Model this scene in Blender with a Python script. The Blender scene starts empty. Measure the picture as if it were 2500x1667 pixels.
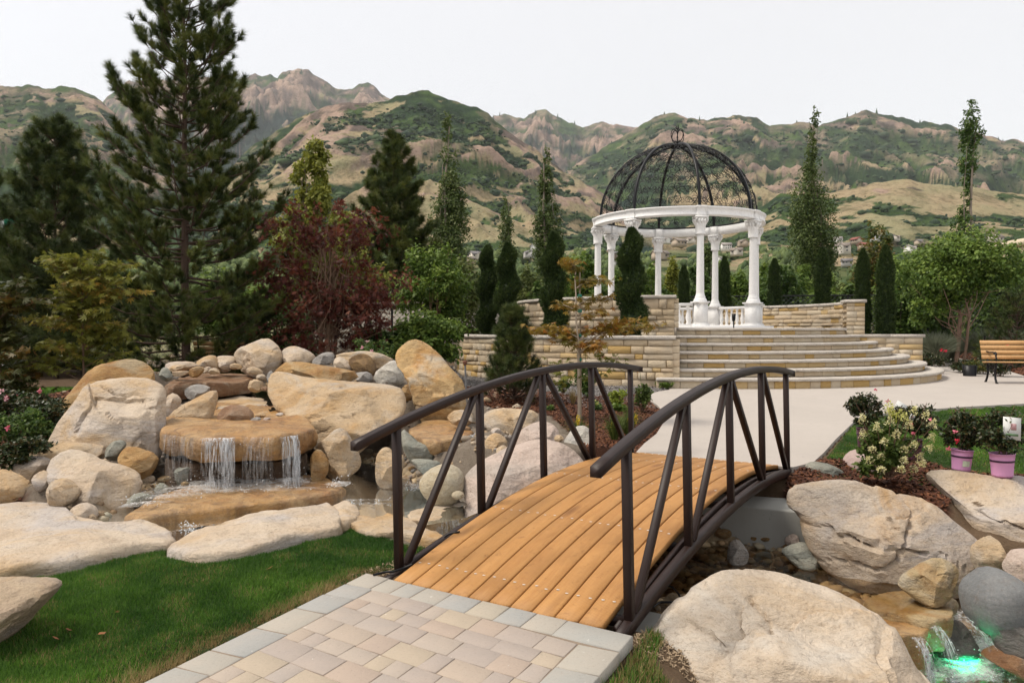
import bpy, math, random
import numpy as np
from mathutils import Vector, Matrix
R_=math.radians
scene=bpy.context.scene
COL=scene.collection
rng=np.random.default_rng(7)
random.seed(7)
# ------------------------------------------------------------------ camera
F=1850.0; CAMH=1.533; PIT=math.atan((833.5-805)/F)
cam_d=bpy.data.cameras.new('camera'); cam=bpy.data.objects.new('camera',cam_d); COL.objects.link(cam)
cam_d.sensor_width=36.0; cam_d.lens=36.0*F/2500.0; cam_d.clip_start=.05; cam_d.clip_end=12000
cam.location=(0,0,CAMH); cam.rotation_euler=(math.pi/2-PIT,0,0)
scene.camera=cam
# ------------------------------------------------------------------ sky, sun, exposure
SUN_EL,SUN_AZ=R_(57),R_(268)      # azimuth measured from +Y towards +X
w=bpy.data.worlds.new('World'); scene.world=w; w.use_nodes=True
nt=w.node_tree; nt.nodes.clear()
sky=nt.nodes.new('ShaderNodeTexSky'); sky.sky_type='NISHITA'; sky.sun_disc=False
sky.sun_elevation=SUN_EL; sky.sun_rotation=SUN_AZ; sky.dust_density=3.0
b1=nt.nodes.new('ShaderNodeBackground'); b1.inputs[1].default_value=.05
b2=nt.nodes.new('ShaderNodeBackground'); b2.inputs[0].default_value=(1.0,.955,.895,1); b2.inputs[1].default_value=.70
ad=nt.nodes.new('ShaderNodeAddShader'); ow=nt.nodes.new('ShaderNodeOutputWorld')
nt.links.new(sky.outputs[0],b1.inputs[0]); nt.links.new(b1.outputs[0],ad.inputs[0]); nt.links.new(b2.outputs[0],ad.inputs[1]); nt.links.new(ad.outputs[0],ow.inputs[0])
sl=bpy.data.lights.new('sun','SUN'); sl.energy=2.7; sl.angle=R_(16); sl.color=(1,.93,.82)
so=bpy.data.objects.new('sun',sl); COL.objects.link(so); so.location=(0,0,30)
sd=Vector((math.sin(SUN_AZ)*math.cos(SUN_EL),math.cos(SUN_AZ)*math.cos(SUN_EL),math.sin(SUN_EL)))
so.rotation_euler=sd.to_track_quat('Z','Y').to_euler()
vs=scene.view_settings; vs.view_transform='Standard'; vs.look='None'; vs.exposure=.27; vs.gamma=1.0
scene.cycles.use_denoising=True; scene.cycles.max_bounces=4; scene.cycles.transparent_max_bounces=16
scene.cycles.use_adaptive_sampling=True; scene.cycles.adaptive_threshold=.02; scene.cycles.volume_bounces=0; scene.cycles.sample_clamp_indirect=4
# ------------------------------------------------------------------ projection helpers (layout only)
CP,SP=math.cos(PIT),math.sin(PIT)
def ray(px,py):
    x=(px-1250)/F; u=-(py-833.5)/F
    return np.array([x,CP+u*SP,-SP+u*CP])
CAM=np.array([0,0,CAMH])
def at(px,py,z):
    d=ray(px,py); return CAM+d*((z-CAMH)/d[2])
def atY(px,py,Y):
    d=ray(px,py); return CAM+d*(Y/d[1])
# ------------------------------------------------------------------ noise
def _h(ix,iy,iz,s):
    n=(ix*374761393+iy*668265263+iz*2147483647+s*1274126177)&0xffffffff
    n=((n^(n>>13))*1274126177)&0xffffffff
    n=((n^(n>>16))*2246822519)&0xffffffff
    return ((n^(n>>15))&0xffff)/32767.5-1
def vn(P,s=0):
    P=np.asarray(P,float); i=np.floor(P).astype(np.int64); f=P-i; f=f*f*f*(f*(f*6-15)+10)
    x,y,z=i[:,0],i[:,1],i[:,2]; u,v,w_=f[:,0],f[:,1],f[:,2]
    r=0
    for dx in (0,1):
        for dy in (0,1):
            for dz in (0,1):
                r=r+_h(x+dx,y+dy,z+dz,s)*(u if dx else 1-u)*(v if dy else 1-v)*(w_ if dz else 1-w_)
    return r
def fbm(P,o=4,s=0,g=.5):
    P=np.asarray(P,float); r=0;a=1;t=0
    for k in range(o):
        r=r+a*vn(P*(2.03**k)+k*17.3,s+k); t+=a; a*=g
    return r/t
def ridge(P,o=4,s=0):
    P=np.asarray(P,float); r=0;a=1;t=0
    for k in range(o):
        r=r+a*(1-np.abs(vn(P*(2.07**k)+k*9.1,s+k))*1.6); t+=a; a*=.5
    return r/t
# ------------------------------------------------------------------ mesh helpers
def mesh_np(name,V,Fc,mat=None,smooth=False,attr=None):
    """V (n,3); Fc (m,k) array or list of arrays of faces; attr {name:(domain 'POINT', values)}"""
    me=bpy.data.meshes.new(name)
    V=np.ascontiguousarray(V,dtype=np.float32)
    if not isinstance(Fc,(list,tuple)): Fc=[Fc]
    Fc=[np.asarray(f,dtype=np.int32) for f in Fc if len(f)]
    me.vertices.add(len(V)); me.vertices.foreach_set('co',V.ravel())
    nl=sum(f.size for f in Fc); npol=sum(len(f) for f in Fc)
    me.loops.add(nl); me.polygons.add(npol)
    me.loops.foreach_set('vertex_index',np.concatenate([f.ravel() for f in Fc]))
    st=[];o=0
    for f in Fc:
        st.append(o+np.arange(len(f))*f.shape[1]); o+=f.size
    me.polygons.foreach_set('loop_start',np.concatenate(st).astype(np.int32))
    if smooth: me.polygons.foreach_set('use_smooth',np.ones(npol,dtype=bool))
    if attr:
        for k,val in attr.items():
            val=np.asarray(val,dtype=np.float32)
            if val.ndim==1:
                a=me.attributes.new(k,'FLOAT','POINT'); a.data.foreach_set('value',val)
            else:
                a=me.attributes.new(k,'FLOAT_COLOR','POINT')
                if val.shape[1]==3: val=np.hstack([val,np.ones((len(val),1),np.float32)])
                a.data.foreach_set('color',val.ravel())
    me.update(calc_edges=True)
    if mat: me.materials.append(mat)
    return me
def link(name,data,parent=None,loc=None,rot=None,scale=None):
    o=bpy.data.objects.new(name,data); COL.objects.link(o)
    if parent is not None: o.parent=parent
    if loc is not None: o.location=[float(c) for c in loc]
    if rot is not None: o.rotation_euler=rot
    if scale is not None: o.scale=scale
    return o
def tag(o,label=None,cat=None,group=None,kind=None):
    if label: o['label']=label
    if cat: o['category']=cat
    if group: o['group']=group
    if kind: o['kind']=kind
    return o
def thing(name,label,cat,loc=(0,0,0),group=None,rotz=0):
    e=link(name,None,None,loc,(0,0,rotz)); e.empty_display_size=.1
    return tag(e,label,cat,group)
class MB:
    def __init__(s): s.V=[];s.Q=[];s.T=[];s.n=0;s.A=[]
    def add(s,V,Q=None,T=None,a=None):
        V=np.asarray(V,float).reshape(-1,3)
        if Q is not None and len(Q): s.Q.append(np.asarray(Q,int)+s.n)
        if T is not None and len(T): s.T.append(np.asarray(T,int)+s.n)
        s.V.append(V); s.n+=len(V)
        s.A.append(np.full(len(V),.5) if a is None else np.broadcast_to(np.asarray(a,float),(len(V),)))
    def mesh(s,name,mat,smooth=False):
        fs=[]
        if s.Q: fs.append(np.concatenate(s.Q))
        if s.T: fs.append(np.concatenate(s.T))
        return mesh_np(name,np.concatenate(s.V),fs,mat,smooth,{'var':np.concatenate(s.A)})
    def build(s,name,mat,parent=None,smooth=False,loc=None):
        return link(name,s.mesh(name,mat,smooth),parent,loc)
    def box(s,c,size,rot=None,a=None):
        h=np.array(size)/2
        V=np.array([[x,y,z] for x in(-1,1) for y in(-1,1) for z in(-1,1)])*h
        if rot is not None: V=V@np.asarray(rot).T
        s.add(V+np.array(c),BOXQ,a=a)
    def bar(s,p,q,wd,ht,up=(0,0,1)):
        p=np.array(p,float);q=np.array(q,float);d=q-p;L=np.linalg.norm(d);d/=L
        x=np.cross(d,up);x/=np.linalg.norm(x);u=np.cross(x,d)
        s.box((p+q)/2,(wd,L,ht),np.stack([x,d,u],1))
    def tube(s,P,r,n=6,a=None,cap=True):
        V,Q=tube(P,r,n); s.add(V,Q,a=a)
        if cap and n>=3:
            k=len(P)
            s.Q.append(np.zeros((0,4),int))
    def lathe(s,prof,n=16,c=(0,0,0),a=None):
        prof=np.array(prof,float);k=len(prof);t=np.arange(n)*2*math.pi/n
        V=np.stack([np.outer(prof[:,0],np.cos(t)),np.outer(prof[:,0],np.sin(t)),np.repeat(prof[:,1][:,None],n,1)],2).reshape(-1,3)+np.array(c)
        Q=[[i*n+j,i*n+(j+1)%n,(i+1)*n+(j+1)%n,(i+1)*n+j] for i in range(k-1) for j in range(n)]
        s.add(V,Q,a=a)
BOXQ=np.array([[0,1,3,2],[4,6,7,5],[0,4,5,1],[2,3,7,6],[0,2,6,4],[1,5,7,3]])
def tube(P,r,n=6):
    P=np.asarray(P,float);k=len(P);r=np.broadcast_to(np.asarray(r,float),(k,))
    T=np.gradient(P,axis=0);T/=np.linalg.norm(T,axis=1)[:,None]+1e-9
    ref=np.array([0.,0,1]) if abs(T[:,2]).mean()<.8 else np.array([1.,0,0])
    X=np.cross(T,ref);X/=np.linalg.norm(X,axis=1)[:,None]+1e-9
    Y=np.cross(T,X)
    t=np.arange(n)*2*math.pi/n
    V=P[:,None]+r[:,None,None]*(np.cos(t)[None,:,None]*X[:,None]+np.sin(t)[None,:,None]*Y[:,None])
    i=np.arange(k-1)[:,None]*n;j=np.arange(n)[None];j2=(j+1)%n
    Q=np.stack([i+j,i+j2,i+n+j2,i+n+j],2).reshape(-1,4)
    return V.reshape(-1,3),Q
def in_poly(x,y,poly):
    poly=np.asarray(poly);r=np.zeros(x.shape,bool);n=len(poly)
    for i in range(n):
        x1,y1=poly[i][:2];x2,y2=poly[(i+1)%n][:2]
        c=((y1>y)!=(y2>y))&(x<(x2-x1)*(y-y1)/(y2-y1+1e-12)+x1)
        r^=c
    return r
def poly_dist(x,y,poly):
    poly=np.asarray(poly,float);d=np.full(x.shape,1e9)
    for i in range(len(poly)):
        a=poly[i][:2];b=poly[(i+1)%len(poly)][:2];ab=b-a
        t=np.clip(((x-a[0])*ab[0]+(y-a[1])*ab[1])/(ab@ab+1e-12),0,1)
        d=np.minimum(d,np.hypot(x-a[0]-t*ab[0],y-a[1]-t*ab[1]))
    return d
def smooth_poly(P,it=2):
    P=np.asarray(P,float)
    for _ in range(it):
        N=np.roll(P,-1,0); P=np.stack([P*.75+N*.25,P*.25+N*.75],1).reshape(-1,P.shape[1])
    return P
# ------------------------------------------------------------------ materials
class NT:
    def __init__(s,name):
        s.m=bpy.data.materials.new(name); s.m.use_nodes=True; s.t=s.m.node_tree; s.t.nodes.clear()
        s.out=s.t.nodes.new('ShaderNodeOutputMaterial')
    def n(s,typ,**kw):
        nd=s.t.nodes.new('ShaderNode'+typ)
        for k,v in kw.items():
            if k.startswith('_'): setattr(nd,k[1:],v); continue
            key=int(k[1:]) if k[0]=='i' and k[1:].isdigit() else k.replace('__',' ')
            s.set(nd.inputs[key],v)
        return nd
    def set(s,inp,v):
        if hasattr(v,'is_output') or isinstance(v,bpy.types.NodeSocket): s.t.links.new(v,inp)
        elif isinstance(v,bpy.types.Node): s.t.links.new(v.outputs[0],inp)
        else:
            if isinstance(v,tuple) and len(v)==3 and inp.type=='RGBA': v=v+(1,)
            inp.default_value=v
    def mix(s,f,a,b,mode='MIX'):
        nd=s.t.nodes.new('ShaderNodeMix'); nd.data_type='RGBA'; nd.blend_type=mode
        s.set(nd.inputs[0],f); s.set(nd.inputs[6],a); s.set(nd.inputs[7],b); return nd.outputs[2]
    def ramp(s,f,stops):
        nd=s.t.nodes.new('ShaderNodeValToRGB'); s.set(nd.inputs[0],f); e=nd.color_ramp.elements
        while len(e)<len(stops): e.new(.5)
        for k,(p,c) in enumerate(stops):
            e[k].position=p; e[k].color=tuple(c)+(1,) if not isinstance(c,(int,float)) else (c,c,c,1)
        return nd.outputs[0]
    def noise(s,scale,detail=4,rough=.55,vec=None,dist=0.0):
        nd=s.n('TexNoise',Scale=scale,Detail=detail,Roughness=rough,Distortion=dist)
        if vec is not None: s.set(nd.inputs['Vector'],vec)
        return nd.outputs[0]
    def math(s,op,a,b=0.0,clamp=False):
        nd=s.t.nodes.new('ShaderNodeMath'); nd.operation=op; nd.use_clamp=clamp; s.set(nd.inputs[0],a); s.set(nd.inputs[1],b); return nd.outputs[0]
    def obj(s): return s.n('TexCoord').outputs['Object']
    def mapping(s,vec,scale=(1,1,1),rot=(0,0,0)):
        return s.n('Mapping',Vector=vec,Scale=scale,Rotation=rot).outputs[0]
    def attr(s,name,out='Fac'): 
        a=s.n('Attribute',_attribute_name=name); return a.outputs[out]
    def bump(s,h,strength=.4,dist=.02): return s.n('Bump',Strength=strength,Distance=dist,Height=h).outputs[0]
    def princ(s,col,rough=.8,bump=None,spec=.3,metal=0.0,**kw):
        p=s.n('BsdfPrincipled'); s.set(p.inputs['Base Color'],col); s.set(p.inputs['Roughness'],rough)
        s.set(p.inputs['Specular IOR Level'],spec); s.set(p.inputs['Metallic'],metal)
        if bump is not None: s.set(p.inputs['Normal'],bump)
        for k,v in kw.items(): s.set(p.inputs[k.replace('__',' ')],v)
        return p
    def done(s,sh): s.t.links.new(sh.outputs[0] if isinstance(sh,bpy.types.Node) else sh,s.out.inputs[0]); return s.m
def m_plain(name,col,rough=.7,amt=.25,scale=6,bump=.2,bscale=40,spec=.3,metal=0.,dist=.005):
    t=NT(name);v=t.obj()
    f=t.noise(scale,5,.6,v)
    c=t.mix(f,tuple(x*(1-amt) for x in col),tuple(min(1,x*(1+amt)) for x in col))
    b=t.bump(t.noise(bscale,4,.6,v),bump,dist) if bump else None
    return t.done(t.princ(c,rough,b,spec,metal))
def m_leaf(name,c1,c2,trans=.25,rough=.55,c3=None):
    t=NT(name);a=t.attr('var')
    st=[(0,c1),(1,c2)] if c3 is None else [(0,c1),(.6,c2),(1,c3)]
    c=t.ramp(a,st)
    p=t.princ(c,rough,None,.25)
    tr=t.n('BsdfTranslucent',Color=c)
    return t.done(t.n('MixShader',i0=trans,i1=p.outputs[0],i2=tr.outputs[0]))
def m_rock(name,base,alt,rust,rustamt=.45,scale=1.6,grey=None,wet=0.0,bump=.85,grain=.2,streak=None):
    t=NT(name);v=t.obj();oi=t.n('ObjectInfo').outputs['Random']
    vv=t.n('VectorMath',_operation='ADD',i0=v,i1=t.n('CombineXYZ',X=t.math('MULTIPLY',oi,37.),Y=t.math('MULTIPLY',oi,91.),Z=oi)).outputs[0]
    st=t.mapping(vv,(1,1,2.6),(.5,.3,.4))
    n1=t.noise(scale,6,.6,st,.6); n2=t.noise(scale*.8,5,.62,vv,1.2); n3=t.noise(scale*14,6,.7,vv)
    c=t.mix(t.ramp(n1,[(.38,0),(.62,1)]),base,alt)
    c=t.mix(t.math('MULTIPLY',t.ramp(n2,[(.62-rustamt*.28,0),(.86-rustamt*.28,1)]),.85),c,rust)
    if grey is not None: c=t.mix(t.ramp(t.noise(scale*.7,5,.6,st,.8),[(.5,0),(.66,1)]),c,grey)
    if streak is not None: c=t.mix(t.ramp(t.noise(2.,6,.65,t.mapping(vv,(2.2,2.2,.7)),1.6),[(.48,0),(.66,.6)]),c,streak)
    # fine grain, dark specks and thin cracks
    c=t.mix(t.ramp(n3,[(.28,.7),(.46,0),(.6,0),(.75,.25)]),c,t.mix(.6,c,(.10,.07,.05)),'MIX')
    c=t.mix(t.ramp(t.noise(scale*3.2,6,.68,st,.7),[(.30,.5),(.47,0)]),c,t.mix(.6,c,(.16,.11,.075)))
    n4=t.noise(scale*34,5,.75,vv); c=t.mix(t.ramp(n4,[(.30,.45),(.5,0)]),c,t.mix(1.,c,(.55,.48,.42),'MULTIPLY')); c=t.mix(t.ramp(n4,[(.55,0),(.75,.4)]),c,t.mix(.5,c,(.62,.56,.48)))
    sp=t.ramp(t.noise(scale*45,3,.6,vv),[(.66,0),(.74,.5)])
    c=t.mix(sp,c,(.12,.08,.06))
    cr=t.n('TexVoronoi',_feature='DISTANCE_TO_EDGE',Scale=scale*1.1,Randomness=1.0)
    t.set(cr.inputs['Vector'],t.n('VectorMath',_operation='ADD',i0=t.mapping(vv,(1,1,2.2),(.4,.2,.3)),i1=t.n('VectorMath',_operation='SCALE',i0=t.n('TexNoise',Scale=scale*3.,Detail=4.,Vector=vv).outputs[1],Scale=.55).outputs[0]).outputs[0])
    crk=t.ramp(cr.outputs[0],[(.0,1),(.008,.0)])
    crm=t.math('MULTIPLY',crk,t.ramp(t.noise(scale*1.3,3,.5,vv),[(.60,0),(.70,.55)]))
    c=t.mix(t.math('MULTIPLY',crm,.75),c,(.10,.065,.04))
    hgt=t.math('ADD',t.math('ADD',t.math('MULTIPLY',n3,grain*2.2),t.math('MULTIPLY',n4,.12)),t.math('ADD',t.noise(scale*4,7,.65,st,.4),t.math('MULTIPLY',crm,-.5)))
    b=t.bump(hgt,bump,.05)
    return t.done(t.princ(c,.85-.6*wet,b,.3+.3*wet))
# ================================================================== MOUNTAINS, HILLS, TOWN
K=1/.9408
def sstep(x,a,b): 
    t=np.clip((x-a)/(b-a),0,1); return t*t*(3-2*t)
def m_hill():
    t=NT('hillside'); g=t.n('NewGeometry').outputs['Position']
    c=t.attr('gcol','Color')
    n=t.noise(.03,8,.72,g); n2=t.noise(.16,6,.7,g)
    c=t.mix(t.ramp(n,[(.38,.8),(.5,0),(.65,.0)]),c,t.mix(1.0,c,(.45,.5,.45),'MULTIPLY'))
    c=t.mix(t.ramp(n2,[(.34,.8),(.5,0),(.72,.3)]),c,t.mix(1.0,c,(.5,.45,.4),'MULTIPLY'))
    b=t.bump(t.math('ADD',n,t.math('MULTIPLY',n2,.35)),1.0,9.0)
    return t.done(t.princ(c,.95,b,.05))
M_HILL=m_hill()
GRASS=np.array([.40,.31,.19]); GRASS2=np.array([.31,.285,.16]); SHRUB=np.array([.030,.056,.026]); SHRUB2=np.array([.085,.135,.040])
ROCK=np.array([.40,.285,.22]); ROCK2=np.array([.17,.13,.11]); FOREST=np.array([.03,.052,.04])
def apron(Y): return .45+38*np.clip((Y-45)/400,0,None)**1.35
blob_pts=[];cone_pts=[]
def hill(sil,Yr,Yb,shr,rock,nx=360,ntt=130,gexp=1.15,ampf=.10,Lx=140,Ly=330,seed=1,forest=0.0,jag=.004,blobs=0,cones=0,tmin=0,extend=True,rockt=.55):
    sil=np.array(sil,float)*K
    xs=np.linspace(sil[0,0],sil[-1,0],nx)
    ys=np.interp(xs,sil[:,0],sil[:,1])
    # little jags so the skyline is not a polyline
    ys=ys+ (fbm(np.stack([xs/26,xs*0,xs*0+seed],1),4,seed)*9*jag/.004 )*np.clip((xs-xs[0])/40,0,1)
    c=(xs-1250)/F
    offr=(805-ys)
    T=np.concatenate([np.linspace(0,1,ntt-14)**.9,1+np.linspace(.02,.45,14)])
    tt,cc=np.meshgrid(T,c,indexing='ij'); of=np.broadcast_to(offr,tt.shape)
    Y=Yb+(Yr-Yb)*tt
    zb=apron(np.array([Yb]))[0]; offb=(zb-CAMH)/Yb*F
    tc=np.minimum(tt,1)
    off=offb+(of-offb)*tc**gexp
    z=CAMH+off/F*Y
    zr=CAMH+of/F*Yr
    z=np.where(tt>1,zr-(tt-1)*(zr-zb)*1.3,z)
    X=cc*Y
    hgt=np.maximum(zr-zb,20)
    P=np.stack([X.ravel()/Lx,Y.ravel()/Ly,np.full(X.size,seed*3.7)],1)
    P[:,0]+=fbm(np.stack([X.ravel()/260,Y.ravel()/240,np.full(X.size,seed)],1),3,seed+9)*1.3; P[:,1]+=fbm(np.stack([X.ravel()/200,Y.ravel()/260,np.full(X.size,seed+4)],1),2,seed+19)*.8
    rg=ridge(P,3 if Yr<3000 else 4,seed).reshape(X.shape)
    fine=fbm(np.stack([X.ravel()/35,Y.ravel()/50,z.ravel()/60],1),4,seed+20).reshape(X.shape)
    env=np.sin(np.pi*np.clip(tc,0,1))**.7
    dz=(rg-.62)*ampf*hgt*env+fine*hgt*(.045 if Yr>3000 else .026)*np.clip(env+.15,0,1)
    z=z+np.where(tt<=1,dz,0)
    V=np.stack([X,Y,z],2).reshape(-1,3)
    n,m=X.shape
    I=np.arange(n-1)[:,None]*m+np.arange(m-1)[None]
    Q=np.stack([I,I+1,I+m+1,I+m],2).reshape(-1,4)
    # ground cover
    PX=np.stack([X.ravel()/(62*(Yr/1000)**.5),Y.ravel()/(95*(Yr/1000)**.5),z.ravel()/(26*(Yr/1000)**.5)],1)
    a=fbm(PX,5,seed+3).reshape(X.shape); b=fbm(PX*2.7+5,4,seed+5).reshape(X.shape); d=fbm(PX*.6,3,seed+8).reshape(X.shape)
    rid=rg-.62
    sm=sstep(a*1.0+b*.75-rid*1.5+shr+d*.7,.0,.10)
    rk=sstep(b*.8-a*.3+rid*1.3+rock+d*.5+(tc-rockt)*1.0,.0,.22)
    strata=fbm(np.stack([X.ravel()/(30*(Yr/1000)**.6),Y.ravel()/(60*(Yr/1000)**.6),z.ravel()/(22*(Yr/1000)**.6)],1),4,seed+31).reshape(X.shape)
    lerp=lambda p,q,f:p+(q-p)*f[...,None]
    g=lerp(GRASS,GRASS2,sstep(a,-.3,.4)); k=lerp(ROCK2,ROCK,sstep(strata+fine*.9+rid*.6,-.25,.25)); s_=lerp(SHRUB,SHRUB2,sstep(b+d*.6,-.25,.55))
    col=lerp(g,k,rk); col=lerp(col,s_,np.clip(sm*(1-.55*rk*sstep(strata,-.2,.2)),0,1))
    if forest: col=lerp(col,np.broadcast_to(FOREST,col.shape).copy(),sstep(d*.9+a*.6-(tc-.62)*1.8+forest,0,.25)*sstep(strata+fine,-.75,.0))
    o=tag(link('mountain',mesh_np('mountain',V,Q,M_HILL,True,{'gcol':col.reshape(-1,3)})),kind='structure')
    if blobs:
        w_=(sm*(tt<.95)*(tt>.02)).ravel()*0.75+.05*((tt<.6)&(tt>.02)).ravel(); w_=w_/w_.sum()
        idx=rng.choice(len(w_),blobs,p=w_); blob_pts.append((V[idx]+rng.normal(0,1,(blobs,3))*[3,4,0],Yr))
    if cones:
        w_=((tt>.9)&(tt<1.01)).ravel()*.3+(sstep(d*.9+a*.6-(tc-.62)*1.8+forest,0,.25)*(tt<1)).ravel(); w_=w_/w_.sum()
        idx=rng.choice(len(w_),cones,p=w_); cone_pts.append((V[idx],Yr))
    return o
BP=[(-300,300),(100,300),(200,290),(250,225),(300,190),(360,184),(430,190),(500,178),(560,182),(590,172),(605,180),(622,176),(640,186),(652,172),(672,168),(688,160),(712,162),(722,172),(742,184),(768,206),(788,212),(812,203),(826,194),(846,193),(868,206),(890,226),(930,245),(1040,290),(1120,285),(1135,266),(1158,262),(1182,272),(1206,273),(1232,259),(1254,256),(1286,270),(1308,284),(1338,296),(1362,290),(1384,279),(1408,289),(1440,294),(1480,300),(1600,330),(1800,360)]
hill(BP,3600,1700,-.15,.75,nx=700,ntt=130,gexp=1.0,ampf=.28,Lx=230,Ly=330,seed=4,forest=.10,jag=.003,cones=1500,rockt=.5)
LH=[(-400,185),(-150,196),(0,203),(40,201),(70,197),(112,208),(150,204),(178,208),(215,222),(240,238),(300,300),(380,390),(440,470),(480,560)]
hill(LH,1500,470,.32,-.04,nx=380,ntt=180,gexp=.95,ampf=.15,Lx=160,Ly=250,seed=12,jag=.003,blobs=4500)
RM=[(1240,470),(1290,405),(1330,372),(1400,333),(1450,305),(1490,275),(1516,263),(1548,262),(1578,275),(1620,279),(1652,270),(1700,270),(1740,275),(1765,290),(1800,290),(1840,286),(1880,291),(1905,280),(1940,268),(1968,262),(1985,256),(2010,262),(2060,272),(2110,283),(2150,285),(2200,298),(2260,312),(2300,322),(2352,325),(2550,352),(2900,400)]
hill(RM,2100,560,.40,.14,nx=620,ntt=190,gexp=.92,ampf=.20,Lx=190,Ly=300,seed=23,forest=-.55,jag=.003,blobs=12000,cones=500,rockt=.58)
CH=[(380,520),(470,450),(540,380),(585,335),(640,300),(700,268),(750,246),(800,238),(850,238),(892,232),(912,222),(935,219),(962,213),(985,212),(1008,219),(1030,229),(1060,241),(1098,250),(1122,261),(1138,282),(1160,300),(1200,325),(1238,349),(1270,380),(1310,402),(1370,436),(1430,480),(1490,530),(1560,575),(1620,600)]
hill(CH,1050,420,-.10,.0,nx=560,ntt=220,gexp=1.05,ampf=.19,Lx=105,Ly=190,seed=33,jag=.0025,blobs=16000,rockt=.6)
RF=[(1480,590),(1600,566),(1690,520),(1740,482),(1790,446),(1850,450),(1905,446),(1950,436),(2010,420),(2080,412),(2150,426),(2230,430),(2330,448),(2450,446),(2700,470),(2900,490)]
hill(RF,720,400,-.12,-.45,nx=380,ntt=110,gexp=1.1,ampf=.10,Lx=80,Ly=200,seed=45,jag=.002,blobs=2200,rockt=.9)
# shrubs on the slopes: low lumpy mounds, one object (nobody could count them)
ico=bpy.data.meshes.new('tmp')
import bmesh
def ico_np(sub):
    bm=bmesh.new(); bmesh.ops.create_icosphere(bm,subdivisions=sub,radius=1.0)
    V=np.array([v.co[:] for v in bm.verts]); T=np.array([[v.index for v in f.verts] for f in bm.faces]); bm.free(); return V,T
ICO={s:ico_np(s) for s in (1,2,3,4,5,6)}
M_SHRUB=m_leaf('hill_shrub_leaf',(.028,.050,.028),(.075,.115,.042),.1,.8)
def scatter(name,V0,T0,P,S,var,mat,smooth=True,rotz=True,label=None,kind='stuff',jit=.25,cat=None):
    n=len(P); a=rng.uniform(0,2*math.pi,n); ca,sa=np.cos(a),np.sin(a)
    V=V0[None]*S[:,None,:]; 
    if jit: V=V*(1+rng.uniform(-jit,jit,(n,len(V0),1)))
    if rotz: V=np.stack([V[...,0]*ca[:,None]-V[...,1]*sa[:,None],V[...,0]*sa[:,None]+V[...,1]*ca[:,None],V[...,2]],2)
    V=(V+P[:,None]).reshape(-1,3)
    Fc=(T0[None]+(np.arange(n)*len(V0))[:,None,None]).reshape(-1,T0.shape[1])
    o=link(name,mesh_np(name,V,Fc,mat,smooth,{'var':np.repeat(var,len(V0))}))
    return tag(o,label,cat,kind=kind)
P=np.concatenate([p for p,_ in blob_pts]); Y=np.concatenate([np.full(len(p),y) for p,y in blob_pts]); n=len(P)
sz=rng.lognormal(0,.55,n)*1.12*(P[:,1]/800)**.8
S=np.stack([sz*rng.uniform(.9,2.2,n),sz*rng.uniform(.9,1.6,n),sz*rng.uniform(.7,1.05,n)],1)
scatter('hillside_shrubs',ICO[1][0],ICO[1][1],P,S,rng.uniform(0,1,n)**1.5,M_SHRUB,label='dark green scrub oak clumps dotted over the dry slopes',cat='shrubs')
P=np.concatenate([p for p,_ in cone_pts]); n=len(P)
t=np.arange(5)*2*math.pi/5; CV=np.concatenate([np.stack([np.cos(t),np.sin(t),t*0],1),[[0,0,1.]]]); CT=np.array([[i,(i+1)%5,5] for i in range(5)])
h=rng.uniform(9,20,n)*(P[:,1]/2600)
scatter('conifer_forest',CV,CT,P-np.array([0,0,1]),np.stack([h*.22,h*.22,h],1),rng.uniform(0,.4,n),M_SHRUB,label='tiny dark conifers along the far rocky ridges',cat='forest')
# ---------------------------------------------------------------- apron of land from the garden to the foothills
Ya=np.concatenate([[26.5],np.geomspace(27,900,90)]); ca=np.linspace(-1.5,1.5,140)
yy,cc=np.meshgrid(Ya,ca,indexing='ij'); zz=apron(yy)+fbm(np.stack([yy.ravel()/60,cc.ravel()*9,cc.ravel()*0],1),3,77).reshape(yy.shape)*np.clip((yy-60)/80,0,2.5)
V=np.stack([cc*yy,yy,zz-.1],2).reshape(-1,3); n,m=yy.shape; I=np.arange(n-1)[:,None]*m+np.arange(m-1)[None]
Q=np.stack([I,I+1,I+m+1,I+m],2).reshape(-1,4)
a=fbm(V/np.array([60,60,60]),4,5); col=GRASS2+(np.array([.075,.11,.035])-GRASS2)*sstep(a,-.25,.25)[:,None]
tag(link('terrain',mesh_np('terrain',V,Q,M_HILL,True,{'gcol':col})),kind='structure')
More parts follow.
